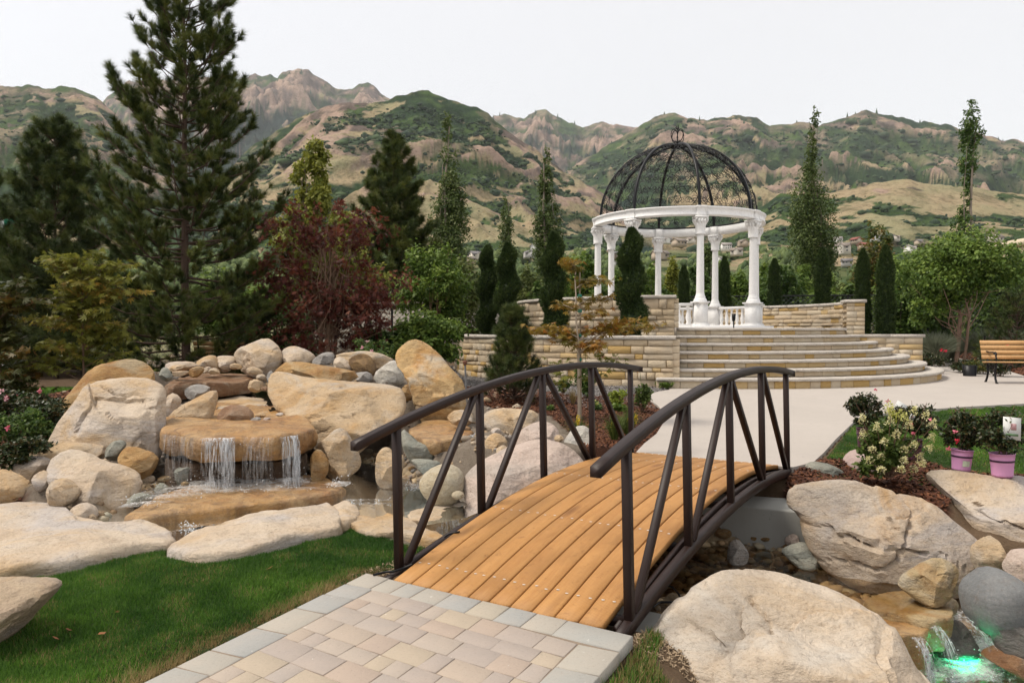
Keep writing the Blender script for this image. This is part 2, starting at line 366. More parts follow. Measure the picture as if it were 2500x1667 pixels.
# ---------------------------------------------------------------- houses on the slope
M_HW=[m_plain('house_wall_%d'%i,c,.9,.12,.6,0) for i,c in enumerate([(.62,.56,.48),(.42,.34,.26),(.7,.68,.64),(.33,.25,.2),(.5,.47,.44)])]
M_HR=[m_plain('house_roof_%d'%i,c,.9,.15,.8,0) for i,c in enumerate([(.16,.15,.15),(.24,.20,.17),(.30,.27,.25),(.28,.10,.08)])]
M_HG=m_plain('house_window',(.05,.06,.07),.15,.1,1,0,spec=.6)
def house(px,py,Y,wpx,label,wm,rm,stories=1,yaw=None):
    p=atY(px*K,py*K,Y); wd=wpx*K/F*Y; dp=wd*.65; ht=wd*(.26 if stories==1 else .42); rh=wd*.20
    yaw=random.choice((-1.2,-.5,.3,.6,1.1,0))+random.uniform(-.2,.2) if yaw is None else yaw
    th=thing('house',label,'house',(p[0],p[1],p[2]),'houses on the slope below the hills',yaw)
    b=MB(); b.box((0,0,ht/2-.75),(wd,dp,ht+1.5)); 
    # gable triangles
    b.add([[-wd/2,-dp/2,ht],[-wd/2,dp/2,ht],[-wd/2,0,ht+rh]],T=[[0,1,2]]); b.add([[wd/2,-dp/2,ht],[wd/2,dp/2,ht],[wd/2,0,ht+rh]],T=[[0,1,2]])
    b.build('wall',wm,th)
    e=wd*.05; r=MB()
    for s in(-1,1):
        r.bar((0,s*(dp/2+e*2.2),ht-rh*.18),(0,0,ht+rh+.15),wd+2*e,.3,up=(0,s*rh,dp/2))
    r.build('roof',rm,th)
    if random.random()<.5:
        r=MB(); g=wd*.22; r.add([[-g,-dp/2-e*3,ht*.92],[g,-dp/2-e*3,ht*.92],[0,-dp/2-e*3,ht+rh*.7],[-g,0,ht*.92],[g,0,ht*.92],[0,0,ht+rh*.7]],[[0,2,5,3],[1,4,5,2]]); r.build('porch_roof',rm,th)
        r=MB(); r.add([[-g*.9,-dp/2-e*2.4,-1.],[g*.9,-dp/2-e*2.4,-1.],[g*.9,-dp/2-e*2.4,ht*.92],[0,-dp/2-e*2.4,ht+rh*.6],[-g*.9,-dp/2-e*2.4,ht*.92],[-g*.9,0,-1.],[g*.9,0,-1.],[g*.9,0,ht*.92],[-g*.9,0,ht*.92]],[[0,1,2,4],[1,6,7,2],[0,4,8,5]],[[4,2,3]]); r.build('porch_wall',wm,th)
    nw=3 if stories==1 else 4
    for st in range(stories):
        for i in range(nw):
            x=-wd/2+wd*(i+.6+random.uniform(-.1,.1))/(nw+.2)
            w_=MB(); w_.box((x,-dp/2-.05,ht*(st+.5)/stories),(wd*.11,.14,ht*.42/stories)); w_.build('window',M_HG,th)
HS=[(1095,592,430,30,'cream house with a grey roof left of the twin arborvitae',0,0,1),(1080,600,380,22,'low tan house peeking out beside the green tree, leftmost of the houses',1,1,1),
(1215,588,440,26,'grey roofed house between the two spiral arborvitae',4,0,1),(1232,574,470,30,'long pale house high between the slim poplars',2,2,1),
(1412,590,420,18,'two storey grey house between the two left gazebo columns',3,0,2),(1408,607,360,14,'small white house low between the left gazebo columns',2,2,1),
(1512,568,470,20,'dark house tucked behind the rear gazebo column',3,1,2),(1530,556,520,24,'bright white house high inside the gazebo opening',2,2,1),(1560,562,500,30,'tan house right of the bright white one in the gazebo opening',1,1,1),
(1516,592,400,34,'wide brown roofed house beside the rear gazebo column',1,1,1),(1585,556,540,22,'small beige house highest in the gazebo opening',0,1,1),
(1668,572,460,22,'white two storey house right of the front gazebo column',2,2,2),(1692,582,430,26,'cream house just left of the right gazebo columns',0,1,1),(1706,562,500,24,'brown roofed house near the right gazebo capital',1,1,1),(1652,598,390,18,'low white house half hidden by shrubs near the gazebo column',2,2,1),
(1925,553,480,18,'small white house right of the tall poplar',2,2,1),(1934,580,420,34,'pale boxy two storey house above the arborvitae row',0,1,2),(1966,556,500,22,'red brown house with a flat looking roof on the slope',1,3,1),(1985,570,450,26,'dark red roofed house on the right slope',3,3,1),(2010,550,520,20,'white gabled house beside the bronze tipped tree',2,2,1),(2055,551,520,24,'cream gabled house above the leafy right trees',0,1,1),(1998,590,380,26,'low cream house among shrubs on the right slope',0,2,1),
(2090,578,430,30,'white house peeking over the big right tree',2,2,1),(2112,560,500,20,'tan house high over the big right tree',1,0,1),(2250,553,500,22,'grey roofed house left of the far right pair',4,0,1),(2285,553,500,30,'wide cream house at far right on the slope',0,1,1),(2300,572,430,30,'low white house at the far right above the flat roofed building',2,2,1),(1945,606,360,24,'grey roofed house directly behind the arborvitae row',4,0,1)]
for px,py,Y,wp,lb,wm,rm,st in HS: house(px,py,Y,wp,lb,M_HW[wm],M_HR[rm],st)
# trees of the town: a far wood that reads as one mass
n=2600; cx=rng.uniform(-.75,.78,n); Yt=rng.uniform(90,520,n); P=np.stack([cx*Yt,Yt,apron(Yt)-.5],1)
sz=rng.uniform(1.6,3.4,n)*np.clip(Yt/300,.6,1.25); S=np.stack([sz,sz,sz*rng.uniform(1.0,1.5,n)],1)
keep=np.ones(n,bool)
for px,py,Y,wp,*_ in HS:
    q=atY(px*K,py*K,Y); a=q[0]/q[1]; keep&=~((np.abs(cx-a)<wp*K/F*.9)&(Yt<Y+12)&(Yt>Y-130))
P=P[keep];S=S[keep]
k=14; sub=np.repeat(np.arange(len(P)),k); d=rng.normal(0,1,(len(sub),3)); d/=np.linalg.norm(d,axis=1)[:,None]
PP=P[sub]+d*S[sub]*.75+np.array([0,0,1])*S[sub]*1.0; SS=S[sub]*rng.uniform(.35,.6,(len(sub),1))
scatter('town_trees',ICO[1][0],ICO[1][1],PP,SS,np.clip(np.repeat(rng.uniform(.1,.9,len(P)),k)+rng.normal(0,.15,len(sub)),0,1),m_leaf('town_tree_leaf',(.05,.085,.03),(.15,.19,.06),.15,.8),label='mixed green trees of the town between garden and hills',cat='trees',jit=.35)
# ================================================================== BOULDERS: layout data (pixel outlines are only used to find size and place)
FR={'1':(0,800,.36154),'2':(0,1100,.36154),'3':(600,800,.2551),'4':(850,850,.3401),'6':(1550,850,.4039),'7':(1550,1134,.4039),'5':(400,780,.17028),'8':(1280,900,.1703),'9':(1980,960,.2213)}
def fpx(fr,pts): o=FR[fr]; return [(o[0]+x*o[2],o[1]+y*o[2]) for x,y in pts]
# (label, material, frame, outline, depth Y, thickness, recede, subdiv)
BOULD=[
('tall orange tinted boulder behind the big pale slanted one, left of the waterfall','och','1',[(300,700),(480,480),(600,310),(640,270),(720,230),(900,195),(1000,240),(1060,330),(1000,480),(800,600),(600,680),(420,760)],8.9,1.1,.35,4),
('huge pale pink slanted boulder left of the waterfall ledge','pale','1',[(295,790),(440,600),(560,480),(620,380),(680,345),(960,328),(1090,370),(1130,440),(1110,600),(1085,830),(1000,830),(850,790),(700,790),(560,800),(430,790)],7.7,1.0,.55,6),
('low tan rock running along the foot of the huge slanted boulder','tan','1',[(0,960),(80,850),(200,785),(430,772),(620,780),(710,800),(720,870),(600,900),(400,960),(200,980),(60,1000)],7.1,.7,.6,4),
('wide smooth tan boulder with a curved crack beside the pond','pale','1',[(330,900),(450,822),(560,828),(700,900),(830,930),(960,1020),(920,1110),(860,1165),(740,1205),(640,1170),(560,1100),(350,1050)],6.6,.9,.5,6),
('rounded tan cobble at the left picture edge above the flat slabs','tan','1',[(-60,965),(0,952),(120,980),(222,1050),(225,1100),(110,1172),(-60,1165)],6.5,.45,.2,4),
('pale pink cobble wedged left of the wide smooth boulder','pale','1',[(235,990),(300,950),(345,1000),(345,1045),(280,1068),(240,1035)],6.5,.22,.2,3),
('egg shaped cream cobble at the foot of the smooth boulder','tan','1',[(308,1090),(350,1030),(430,1008),(500,1045),(550,1090),(530,1135),(400,1157),(330,1143)],6.25,.35,.2,4),
('round beige cobble beside the pond at the end of the flat slab','pale','1',[(466,1230),(520,1190),(600,1178),(665,1220),(660,1275),(600,1288),(520,1268)],6.05,.3,.2,4),
('tan rock behind the cobbles at left, partly under the low rock','pale','1',[(70,940),(180,868),(330,872),(340,930),(250,990),(220,1040),(150,1000)],6.85,.45,.4,3),
('small grey green cobble left of the ochre block','grn','1',[(718,800),(790,752),(862,770),(820,842),(750,868),(720,845)],7.0,.25,.1,3),
('angular ochre block lying below the slanted boulder by the fall','och','1',[(795,860),(870,785),(1080,860),(1045,940),(980,968),(880,952)],6.95,.4,.15,4),
('dark green mottled rock standing under the waterfall ledge','grn','1',[(1180,965),(1240,898),(1310,920),(1338,980),(1290,1030),(1190,1020)],7.1,.25,.1,3),
('grey green stone in the shallow water left of the orange slab','grn','1',[(1035,1082),(1090,1033),(1160,1090),(1120,1118),(1060,1118)],6.75,.2,.1,3),
('flat green tinged stone at the near edge of the pond','grn','1',[(858,1150),(920,1113),(1000,1118),(1045,1150),(960,1195),(870,1190)],6.35,.3,.3,3),
('small tan pebble left of the grey green pond stone','tan','1',[(918,1085),(950,1062),(985,1080),(975,1105),(930,1108)],6.7,.12,.1,3),
('flat pale stone behind the pond pebbles','pale','1',[(955,1010),(1000,990),(1050,1005),(1045,1040),(980,1042)],6.95,.16,.1,3),
('flat reddish stone beside the dark green rock','och','1',[(1055,1015),(1110,995),(1165,1005),(1150,1032),(1080,1036)],6.95,.15,.1,3),
('small orange stone in the foam below the falls','och','1',[(1215,1052),(1245,1033),(1285,1048),(1265,1066),(1230,1067)],6.85,.1,.1,3),
('tan wedge shaped rock leaning on the waterfall ledge','tan','1',[(1105,610),(1200,540),(1380,440),(1465,408),(1475,480),(1440,600),(1350,640),(1220,665),(1115,650)],8.3,.5,.5,4),
('red brown rimmed rock lying on the waterfall ledge','wetr','1',[(1458,590),(1530,520),(1650,518),(1715,570),(1705,625),(1600,645),(1500,635)],8.05,.35,.3,4),
('small dark stone right of the red brown ledge rock','grey','1',[(1685,625),(1720,600),(1765,605),(1760,635),(1700,642)],7.95,.12,.1,3),
('small yellow pebble right of the red brown ledge rock','tan','1',[(1715,590),(1755,568),(1800,580),(1790,606),(1730,606)],8.2,.12,.1,3),
('purple grey pebble on the ledge beside the small dark stone','pink','1',[(1765,625),(1790,605),(1830,606),(1825,628),(1785,638)],7.95,.1,.1,3),
('flat cream pebble on the far side of the ledge','pale','1',[(1858,585),(1885,570),(1920,576),(1910,594),(1870,596)],8.4,.1,.1,3),
('grey shard rock left of the tan wedge rock','pale','5',[(-10,1370),(40,1180),(60,1060),(150,1050),(260,1150),(200,1250),(60,1380)],8.7,.4,.4,3),
('grey angular rock behind the tan wedge rock','grey','5',[(290,1010),(420,930),(560,925),(700,985),(600,1060),(400,1120),(300,1090)],9.2,.4,.3,3),
('greenish grey rock at the left of the upper basin','grn','5',[(-20,700),(30,670),(110,760),(130,820),(40,850),(-40,800)],9.9,.35,.2,3),
('flat pinkish rock with a dark underside at the upper left','pale','5',[(10,640),(120,600),(380,592),(520,650),(440,690),(300,720),(120,725),(40,690)],10.6,.5,.2,4),
('flat pale rock below the pinkish capstone at upper left','pale','5',[(100,740),(280,735),(400,740),(300,810),(150,820)],10.2,.35,.3,3),
('small brown angular rock on the upper ledge','och','5',[(360,780),(400,690),(500,668),(585,690),(560,770),(400,812)],10.1,.28,.1,3),
('small brown capped rock with pale top on the upper ledge','tan','5',[(645,750),(680,690),(760,695),(825,765),(760,785),(660,785)],10.1,.22,.1,3),
('white grey stone between the small upper ledge rocks','pale','5',[(575,760),(600,670),(680,675),(700,760),(640,772)],10.4,.2,.1,3),
('tan boulder with vertical cracks left of the upper basin','tan','5',[(440,620),(560,540),(680,500),(750,530),(800,640),(830,740),(700,700),(560,670)],11.2,.6,.3,4),
('grey streaked rock right of the cracked tan boulder','pale','5',[(750,530),(860,515),(960,520),(1040,530),(1040,610),(940,700),(800,720)],11.3,.5,.3,4),
('yellow pale rock low in front of the grey streaked one','tan','5',[(920,700),(990,620),(1080,630),(1150,700),(1040,720)],11.0,.3,.2,3),
('big rounded beige boulder crowning the waterfall at the back','pale','1',[(1588,175),(1650,120),(1800,58),(1870,108),(1908,170),(1905,225),(1850,275),(1650,278),(1600,215)],11.4,.9,.3,5),
('rounded beige boulder right of the crowning boulder','pale','3',[(335,310),(345,210),(440,168),(560,198),(672,260),(640,330),(400,335)],11.5,.7,.3,4),
('flat grey boulder beside the rounded beige one at the back','grey','3',[(618,330),(680,270),(760,228),(855,238),(840,345),(700,360)],11.3,.5,.2,4),
('small pale round stone in front of the brown mottled rock','pale','3',[(830,340),(870,273),(920,278),(1015,350),(1015,400),(860,395)],10.9,.35,.2,3),
('dark brown mottled rock at the top of the waterfall','brn','3',[(965,320),(1050,250),(1150,243),(1220,300),(1262,380),(1225,440),(1050,410)],10.9,.4,.3,4),
('long smooth tan boulder behind the brown mottled rock','tan','3',[(840,250),(1000,233),(1120,213),(1300,245),(1425,300),(1400,370),(1230,380),(900,340)],11.6,.8,.3,4),
('white pointed rock left of the tall ochre boulder','white','3',[(1222,445),(1290,370),(1400,303),(1462,320),(1482,400),(1525,480),(1460,530),(1240,520)],10.6,.5,.3,4),
('tall leaning ochre boulder at the right end of the waterfall','och2','3',[(1435,290),(1470,200),(1600,108),(1720,140),(1850,230),(1950,350),(2060,480),(2105,600),(2095,730),(1980,810),(1880,870),(1700,750),(1640,610),(1550,490),(1530,390),(1470,380)],9.9,1.1,.35,6),
('small brown rock at the foot of the tall ochre boulder','och','3',[(1478,600),(1530,533),(1600,568),(1632,640),(1560,680),(1490,640)],9.7,.3,.1,3),
('grey corner rock right of the layered capstone','grey','3',[(1040,425),(1200,418),(1222,515),(1110,510),(1050,480)],10.5,.35,.1,3),
('layered ochre capstone with black stained seam on the broad slab','och','3',[(262,450),(330,338),(460,318),(630,335),(900,388),(1050,410),(1110,485),(960,515),(700,500),(520,485),(380,470)],10.2,.7,.3,4),
('broad flat topped tan boulder right of the waterfall ledge','tan','3',[(222,612),(250,440),(330,418),(560,470),(900,500),(1200,515),(1480,555),(1535,640),(1540,800),(1400,910),(1240,970),(1050,1070),(900,1080),(870,1010),(680,980),(500,850),(330,800),(290,740)],9.0,1.6,.95,6),
('stacked small tan block beside the upper ledge','tan','5',[(1210,960),(1230,860),(1340,850),(1450,900),(1440,990),(1300,1010),(1220,1000)],9.95,.25,.1,3),
('rounded brown stone on top of the small tan block','tan','5',[(1318,850),(1350,785),(1430,775),(1478,830),(1470,880),(1400,865)],10.0,.2,.1,3),
('cream oval stone on the right of the upper ledge','tan','5',[(1178,730),(1220,680),(1320,675),(1440,750),(1440,785),(1330,795),(1200,760)],10.2,.28,.1,3),
('red brown flat stone under the small tan block','wetr','5',[(1390,990),(1420,950),(1500,960),(1505,1020),(1420,1025)],9.9,.15,.1,3),
('grey splinter stone between small blocks and broad boulder','grey','5',[(1480,900),(1500,740),(1560,730),(1570,820),(1530,915)],10.0,.2,.1,3),
('big faceted tan rock right of the waterfall below the broad boulder','tan','3',[(685,1115),(780,1050),(880,948),(960,978),(1000,1040),(1045,1130),(1112,1240),(1100,1290),(960,1340),(870,1362),(800,1350),(770,1250),(700,1190)],7.6,.6,.3,5),
('ochre rounded rock against the faceted tan rock','och','3',[(606,1270),(640,1190),(700,1148),(780,1230),(802,1325),(720,1418),(650,1400)],7.25,.4,.15,4),
('upright cream rock behind the first left bridge post','tan','3',[(1238,1410),(1240,1250),(1290,1150),(1370,1133),(1410,1195),(1500,1200),(1522,1280),(1480,1400),(1390,1472),(1280,1458)],7.3,.45,.15,4),
('grey green crescent boulder beneath the second cascade','grn','3',[(1478,985),(1530,965),(1600,1080),(1700,1108),(1770,1103),(1822,1180),(1790,1235),(1650,1258),(1560,1220),(1500,1130)],7.9,.4,.2,4),
('flat green tan stone right of the upright cream rock','grn','3',[(1565,1255),(1700,1250),(1885,1280),(1830,1345),(1720,1382),(1620,1330)],7.35,.35,.35,4),
('round cream boulder with wavy lines in the stream','cream','4',[(508,965),(560,880),(680,828),(780,848),(832,910),(838,1000),(780,1046),(680,1052),(560,1020)],6.8,.6,.25,5),
('big flat topped pink boulder on the far side of the stream by the bridge','pink','4',[(832,930),(900,850),(1000,790),(1200,690),(1400,648),(1550,685),(1650,755),(1715,840),(1600,950),(1380,1010),(1340,1030),(1100,1095),(940,1095),(850,1070)],6.9,1.3,1.0,6),
('tan flat rock with orange edge behind the second left bridge post','tan','4',[(965,465),(1080,425),(1200,428),(1365,448),(1365,515),(1250,560),(1180,640),(1040,610),(970,550)],8.5,.7,.5,4),
('pale rounded rock left of the orange edged one','tan','4',[(695,495),(780,433),(900,458),(900,540),(760,535)],8.6,.4,.3,4),
('pink sloping rock behind the third left bridge post','pink','4',[(1185,725),(1215,595),(1360,518),(1450,528),(1515,590),(1525,650),(1400,700),(1300,740)],7.8,.6,.6,4),
('yellow tan rock at the foot of the second cascade','tan','4',[(975,665),(1010,618),(1070,598),(1145,650),(1135,715),(1040,738),(990,728)],7.4,.35,.2,4),
('small tan rock in front of the yellow tan one','tan','4',[(1055,725),(1120,685),(1145,720),(1122,762),(1068,758)],7.2,.22,.15,3),
('small cream stone above the yellow tan rock','pale','4',[(1018,602),(1040,565),(1090,572),(1105,608),(1060,622)],7.7,.16,.1,3),
('white grey flat boulder behind the yellow torch flower','white','4',[(1525,685),(1620,558),(1720,553),(1745,640),(1700,700),(1600,712)],7.75,.45,.5,4),
('small round pebble left of the white grey boulder','tan','4',[(1472,642),(1510,613),(1552,640),(1535,670),(1490,672)],7.5,.14,.05,3),
('little oval stone in the stream before the pink boulder','cream','4',[(736,1040),(790,1018),(835,1040),(825,1076),(760,1078)],6.5,.18,.1,3),
('low tan rock cut by the left picture edge on the lawn','tanl','2',[(-420,960),(-200,880),(100,868),(330,868),(398,908),(350,975),(200,1125),(50,1230),(-200,1300),(-420,1200)],3.75,.9,.3,5),
('huge pale boulder in the right foreground','fore','7',[(15,1400),(20,1290),(40,1150),(110,1010),(250,850),(400,735),(500,660),(620,638),(750,638),(900,653),(1020,690),(1200,740),(1400,860),(1490,950),(1560,1090),(1620,1200),(1760,1340),(1820,1500),(900,1700),(100,1600)],3.95,1.5,.75,6),
('big grey and rust boulder beside the stream right of the bridge','big','7',[(935,135),(1100,98),(1290,83),(1420,108),(1550,148),(1720,183),(1800,240),(1900,330),(2000,420),(2055,480),(2045,560),(2025,650),(1960,670),(1800,670),(1650,640),(1400,585),(1220,560),(1130,540),(1030,460),(1000,300),(925,255)],5.95,1.0,.35,6),
('big pale rock at right carrying the flower pots','pale','7',[(1755,45),(1900,32),(2100,60),(2352,58),(2700,80),(2700,440),(2352,462),(2200,470),(2060,390),(1950,280),(1900,205),(1830,130)],6.25,1.1,.75,6),
('small angular cream stone at the right end of the big boulder','tan','7',[(2028,510),(2080,440),(2170,420),(2222,540),(2212,605),(2140,615),(2040,575)],5.5,.3,.15,4),
('ochre streaked rock lying in the stream at right','ochp','7',[(1580,700),(1700,600),(1830,548),(1930,600),(1962,650),(1905,725),(1790,775),(1620,735)],5.2,.4,.25,5),
('big dark grey rounded boulder at right beside the cascade','grey2','7',[(1968,765),(2010,680),(2120,612),(2230,640),(2320,700),(2348,790),(2240,880),(2100,905),(2000,865)],4.95,.6,.15,5),
('wet dark boulder at the right edge below the grey boulder','dark','7',[(2150,945),(2210,880),(2290,868),(2400,950),(2430,1110),(2300,1130),(2170,1050)],4.75,.5,.1,4),
('pink rock at the right picture edge above the grey boulder','pink','7',[(2208,625),(2260,520),(2352,498),(2550,520),(2550,760),(2352,730),(2280,690)],5.35,.6,.3,4),
('flat triangular grey green rock standing in the stream','grn','7',[(865,525),(930,480),(1020,460),(1110,500),(1165,565),(1100,590),(960,580)],5.95,.3,.3,4),
('round pebble topped with dry crust in the stream under the bridge','grey','7',[(555,540),(570,465),(620,445),(665,490),(690,545),(640,570),(570,565)],6.0,.25,.05,4),
('small round speckled stone against the concrete abutment','pink','7',[(903,455),(940,413),(985,423),(993,460),(955,490),(915,486)],6.25,.17,.05,3),
('tiny cream stone at the water line of the big boulder','pale','7',[(1148,538),(1180,514),(1228,535),(1205,555),(1165,556)],6.0,.12,.05,3),
('grey green flat boulder at the far right end of the bridge','grn','6',[(995,775),(1010,720),(1070,678),(1180,698),(1285,757),(1270,785),(1100,792)],7.3,.55,.5,4),
('smooth pink rounded boulder behind the white hydrangea','pinks','6',[(1245,700),(1290,630),(1370,603),(1450,635),(1480,740),(1400,760),(1290,755)],7.6,.6,.2,4),
('brown wet rock in the lower pool','wetr','7',[(2070,1130),(2200,1085),(2352,1120),(2500,1170),(2500,1260),(2300,1230),(2150,1190)],4.75,.5,.2,4),
('pale rock sloping into the lower pool at the bottom edge','fore','7',[(1600,1210),(1700,1225),(1790,1320),(1850,1480),(1600,1500)],4.3,.6,.4,4),
('dark stone between the wet ledges of the lower cascade','dark','7',[(1760,930),(1900,920),(2000,960),(2060,1100),(1900,1120),(1780,1100)],5.0,.35,.1,4),
]
ROCK_PTS=[]
for lb,mt,fr,po,Y,T,rec,sub in BOULD:
    w_=np.array([atY(*p,Y) for p in fpx(fr,po)]); zlo=w_[:,2].min(); zm=(w_[:,2].min()+w_[:,2].max())/2
    yb=Y+rec*(zlo-zm); ROCK_PTS.append((w_[:,0].mean(),yb,zlo+.05))
    ROCK_PTS.append((w_[:,0].mean(),Y+T*.5,zlo+.08))
# ================================================================== GARDEN GROUND
def zpl(Y): return .232+.215*np.clip((np.asarray(Y,float)-8)/5,0,1)
def at_pl(px,py):
    z=.4
    for _ in range(12): p=at(px,py,z); z=float(zpl(p[1]))
    return at(px,py,z)
TH=.5588; AX=np.array([math.sin(TH),math.cos(TH)]); PE=np.array([math.cos(TH),-math.sin(TH)]); BO=np.array([-.7194,4.8084])
def bw(s,wv,z): 
    p=BO+AX*s+PE*wv; return np.array([p[0],p[1],z])
PLAZA_L=[(1552,1104),(1573,1082),(1603,1058),(1622,1028),(1618,1003),(1604,988),(1590,979),(1584,970),(1590,962),(1604,956),(1634,951)]
PLAZA_R=[(2262,863),(2330,873),(2410,885),(2470,908),(2500,917),(2620,945)]
PLAZA_N=[(2640,975),(2500,985),(2350,993),(2200,1004),(2120,1013),(2086,1028),(2040,1072),(1985,1128),(1935,1140)]
pl=[at_pl(*p)[:2] for p in PLAZA_L]+[np.array(p) for p in [(3.2,15.2),(4,19),(9,24),(13.5,30)]]+[at_pl(*p)[:2] for p in PLAZA_R[1:]]+[at_pl(*p)[:2] for p in PLAZA_N]+[bw(3.78,1.52,0)[:2],bw(3.78,.06,0)[:2]]
PLAZA=np.array(pl)
# patio outline (pavers) in world
PA=at(894,1399,0)[:2]; PB=at(1547,1552,0)[:2]; PD=at(351,1664,0)[:2]; PDd=PD+(PD-PA)*.9
PCd=PB+(at(1449,1664.5,0)[:2]-PB)*4.0
PATIO=np.array([PA,PB,PCd,PDd])
def Wp(pts,z): return np.array([at(px,py,z)[:2] for px,py in pts])
Z_A,Z_B1,Z_B,Z_C=.01,-.085,-.32,-.62
POND=Wp([(215,1285),(330,1215),(420,1165),(480,1140),(740,1140),(900,1120),(1010,1170),(1130,1195),(1190,1210),(1180,1235),(1110,1262),(1040,1275),(960,1285),(870,1275),(800,1262),(620,1298),(440,1325),(340,1320)],Z_A)
STR1=np.array([at(1020,1318,Z_B1)[:2],at(1060,1272,Z_B1)[:2],at(1185,1235,Z_B1)[:2],bw(2.2,.2,0)[:2],bw(1.9,.9,0)[:2],bw(.6,.7,0)[:2],bw(.35,.1,0)[:2]])
STR=np.vstack([[bw(2.4,.5,0)[:2],bw(.75,.4,0)[:2],bw(.55,1.3,0)[:2]],Wp([(1640,1455),(1720,1470),(1900,1470),(2080,1500),(2170,1500),(2290,1470),(2250,1400),(2050,1370),(1900,1345),(1790,1325)],Z_B),[bw(2.9,1.5,0)[:2]]])
POOL=Wp([(2150,1700),(2170,1600),(2240,1540),(2330,1520),(2500,1530),(2700,1600),(2700,1800),(2200,1800)],Z_C)
CTRL=[(200,1600,0),(600,1500,0),(850,1420,0),(60,1420,.02),(-300,1500,.02),(500,1667,0),(1000,1400,-.02),(960,1340,-.02),(1500,1667,-.06),(1560,1560,-.05),(1620,1480,-.14),
 (0,1330,.02),(400,1330,.0),(600,1330,.0),(860,1290,.0),(-200,1250,.05),
 (0,1250,.06),(160,1200,.06),(0,1160,.15),(60,1120,.22),(-200,1100,.25),(100,1050,.30),(20,1000,.38),(-200,980,.4),
 (60,930,.48),(-300,930,.5),(200,925,.5),(300,900,.55),(500,880,.62),(700,880,.66),(900,890,.62),(1020,900,.6),
 (400,1130,.1),(560,1090,.12),(700,1120,.1),(430,1040,.3),(620,1010,.34),(760,1020,.35),(560,970,.45),(700,950,.5),(500,930,.6),(850,930,.58),(950,960,.6),(640,910,.66),(800,900,.68),(950,900,.64),
 (900,1070,.08),(1000,1100,.05),(1100,1080,.1),(1000,1040,.3),(1120,1030,.36),(1200,1060,.24),(1300,1090,.2),(1250,1000,.4),(1100,980,.44),(1400,1040,.34),(1500,1060,.28),(1560,1080,.24),(1450,1120,.14),(1350,1150,.1),
 (1300,960,.44),(1450,960,.44),(1600,950,.44),(1150,920,.46),(1100,900,.5),
 (2050,1110,.26),(2200,1080,.3),(2400,1060,.32),(2600,1060,.32),(2100,1160,.24),(2280,1200,.2),(2480,1160,.26),(2200,1170,.22),(2420,1290,.0),(2600,1300,.0),(2500,1400,-.15),(2700,1450,-.2),
 (1990,1165,.22),(1950,1190,.15),(1900,1220,.0),
 (2330,880,.47),(2450,890,.47),(2600,900,.5),(2300,840,.6),(1900,1560,-.25),(1700,1560,-.2),(2050,1600,-.35),(1560,1760,-.1)]
CPT=np.array([at(*c) for c in CTRL])
CPT=np.vstack([CPT,[(-8,18,.55),(-3,20,.6),(2,24,.5),(10,26,.45),(-10,25,.45),(13,20,.5),(14,10,.4),(6,8.3,.25),(-9,3,.05),(-9,8,.3),(-9,12,.45),(4,25.5,.45),(-4,26,.45),(0,14.5,.47),(-1.5,16,.5),(12,5,0),(6,2,-.3),(9,7.5,.3),(4.5,5.2,-.1)]+[(x,13.2,.44) for x in np.arange(-7,1.5,.8)]+[(x,15,.38) for x in np.arange(-9,1,1.2)]+[(x,17.5,.40) for x in np.arange(-10,0,1.5)]])
RPT=np.array([p for p in ROCK_PTS if p[0]<4.2 or True]); CPT=np.vstack([CPT,RPT])
def gz(x,y):
    x=np.asarray(x,float);y=np.asarray(y,float)
    d2=(x[...,None]-CPT[:,0])**2+(y[...,None]-CPT[:,1])**2+.02
    w_=1/(d2**1.6); z=(w_*CPT[:,2]).sum(-1)/w_.sum(-1)
    return z
DIPS=[(Wp(fpx('5',[(-40,900),(200,820),(420,780),(700,760),(1000,765),(1300,780),(1345,830),(1210,880),(640,930),(300,940),(60,980)]),.83),.68),
 (Wp(fpx('5',[(720,1060),(800,960),(1250,950),(1500,1000),(1690,1290),(1500,1350),(780,1340)]),.585),.47),
 (Wp(fpx('5',[(780,700),(1180,680),(1500,700),(1450,780),(700,785)]),.85),.74),
 (Wp(fpx('5',[(0,1000),(300,960),(700,940),(760,1040),(740,1200),(300,1300),(0,1300)]),.7),.60),
 (Wp(fpx('4',[(420,600),(500,520),(650,490),(800,510),(890,565),(890,612),(740,655),(560,665)]),.40),.27),
 (Wp(fpx('1',[(-300,1290),(0,1190),(450,1185),(640,1300),(1000,1310),(1200,1390),(1000,1440),(500,1570),(-300,1680)]),.09),-.03),
 (Wp(fpx('1',[(1120,1480),(1350,1345),(1740,1250),(2240,1180),(2300,1320),(1700,1470),(1400,1525)]),.09),-.03)]
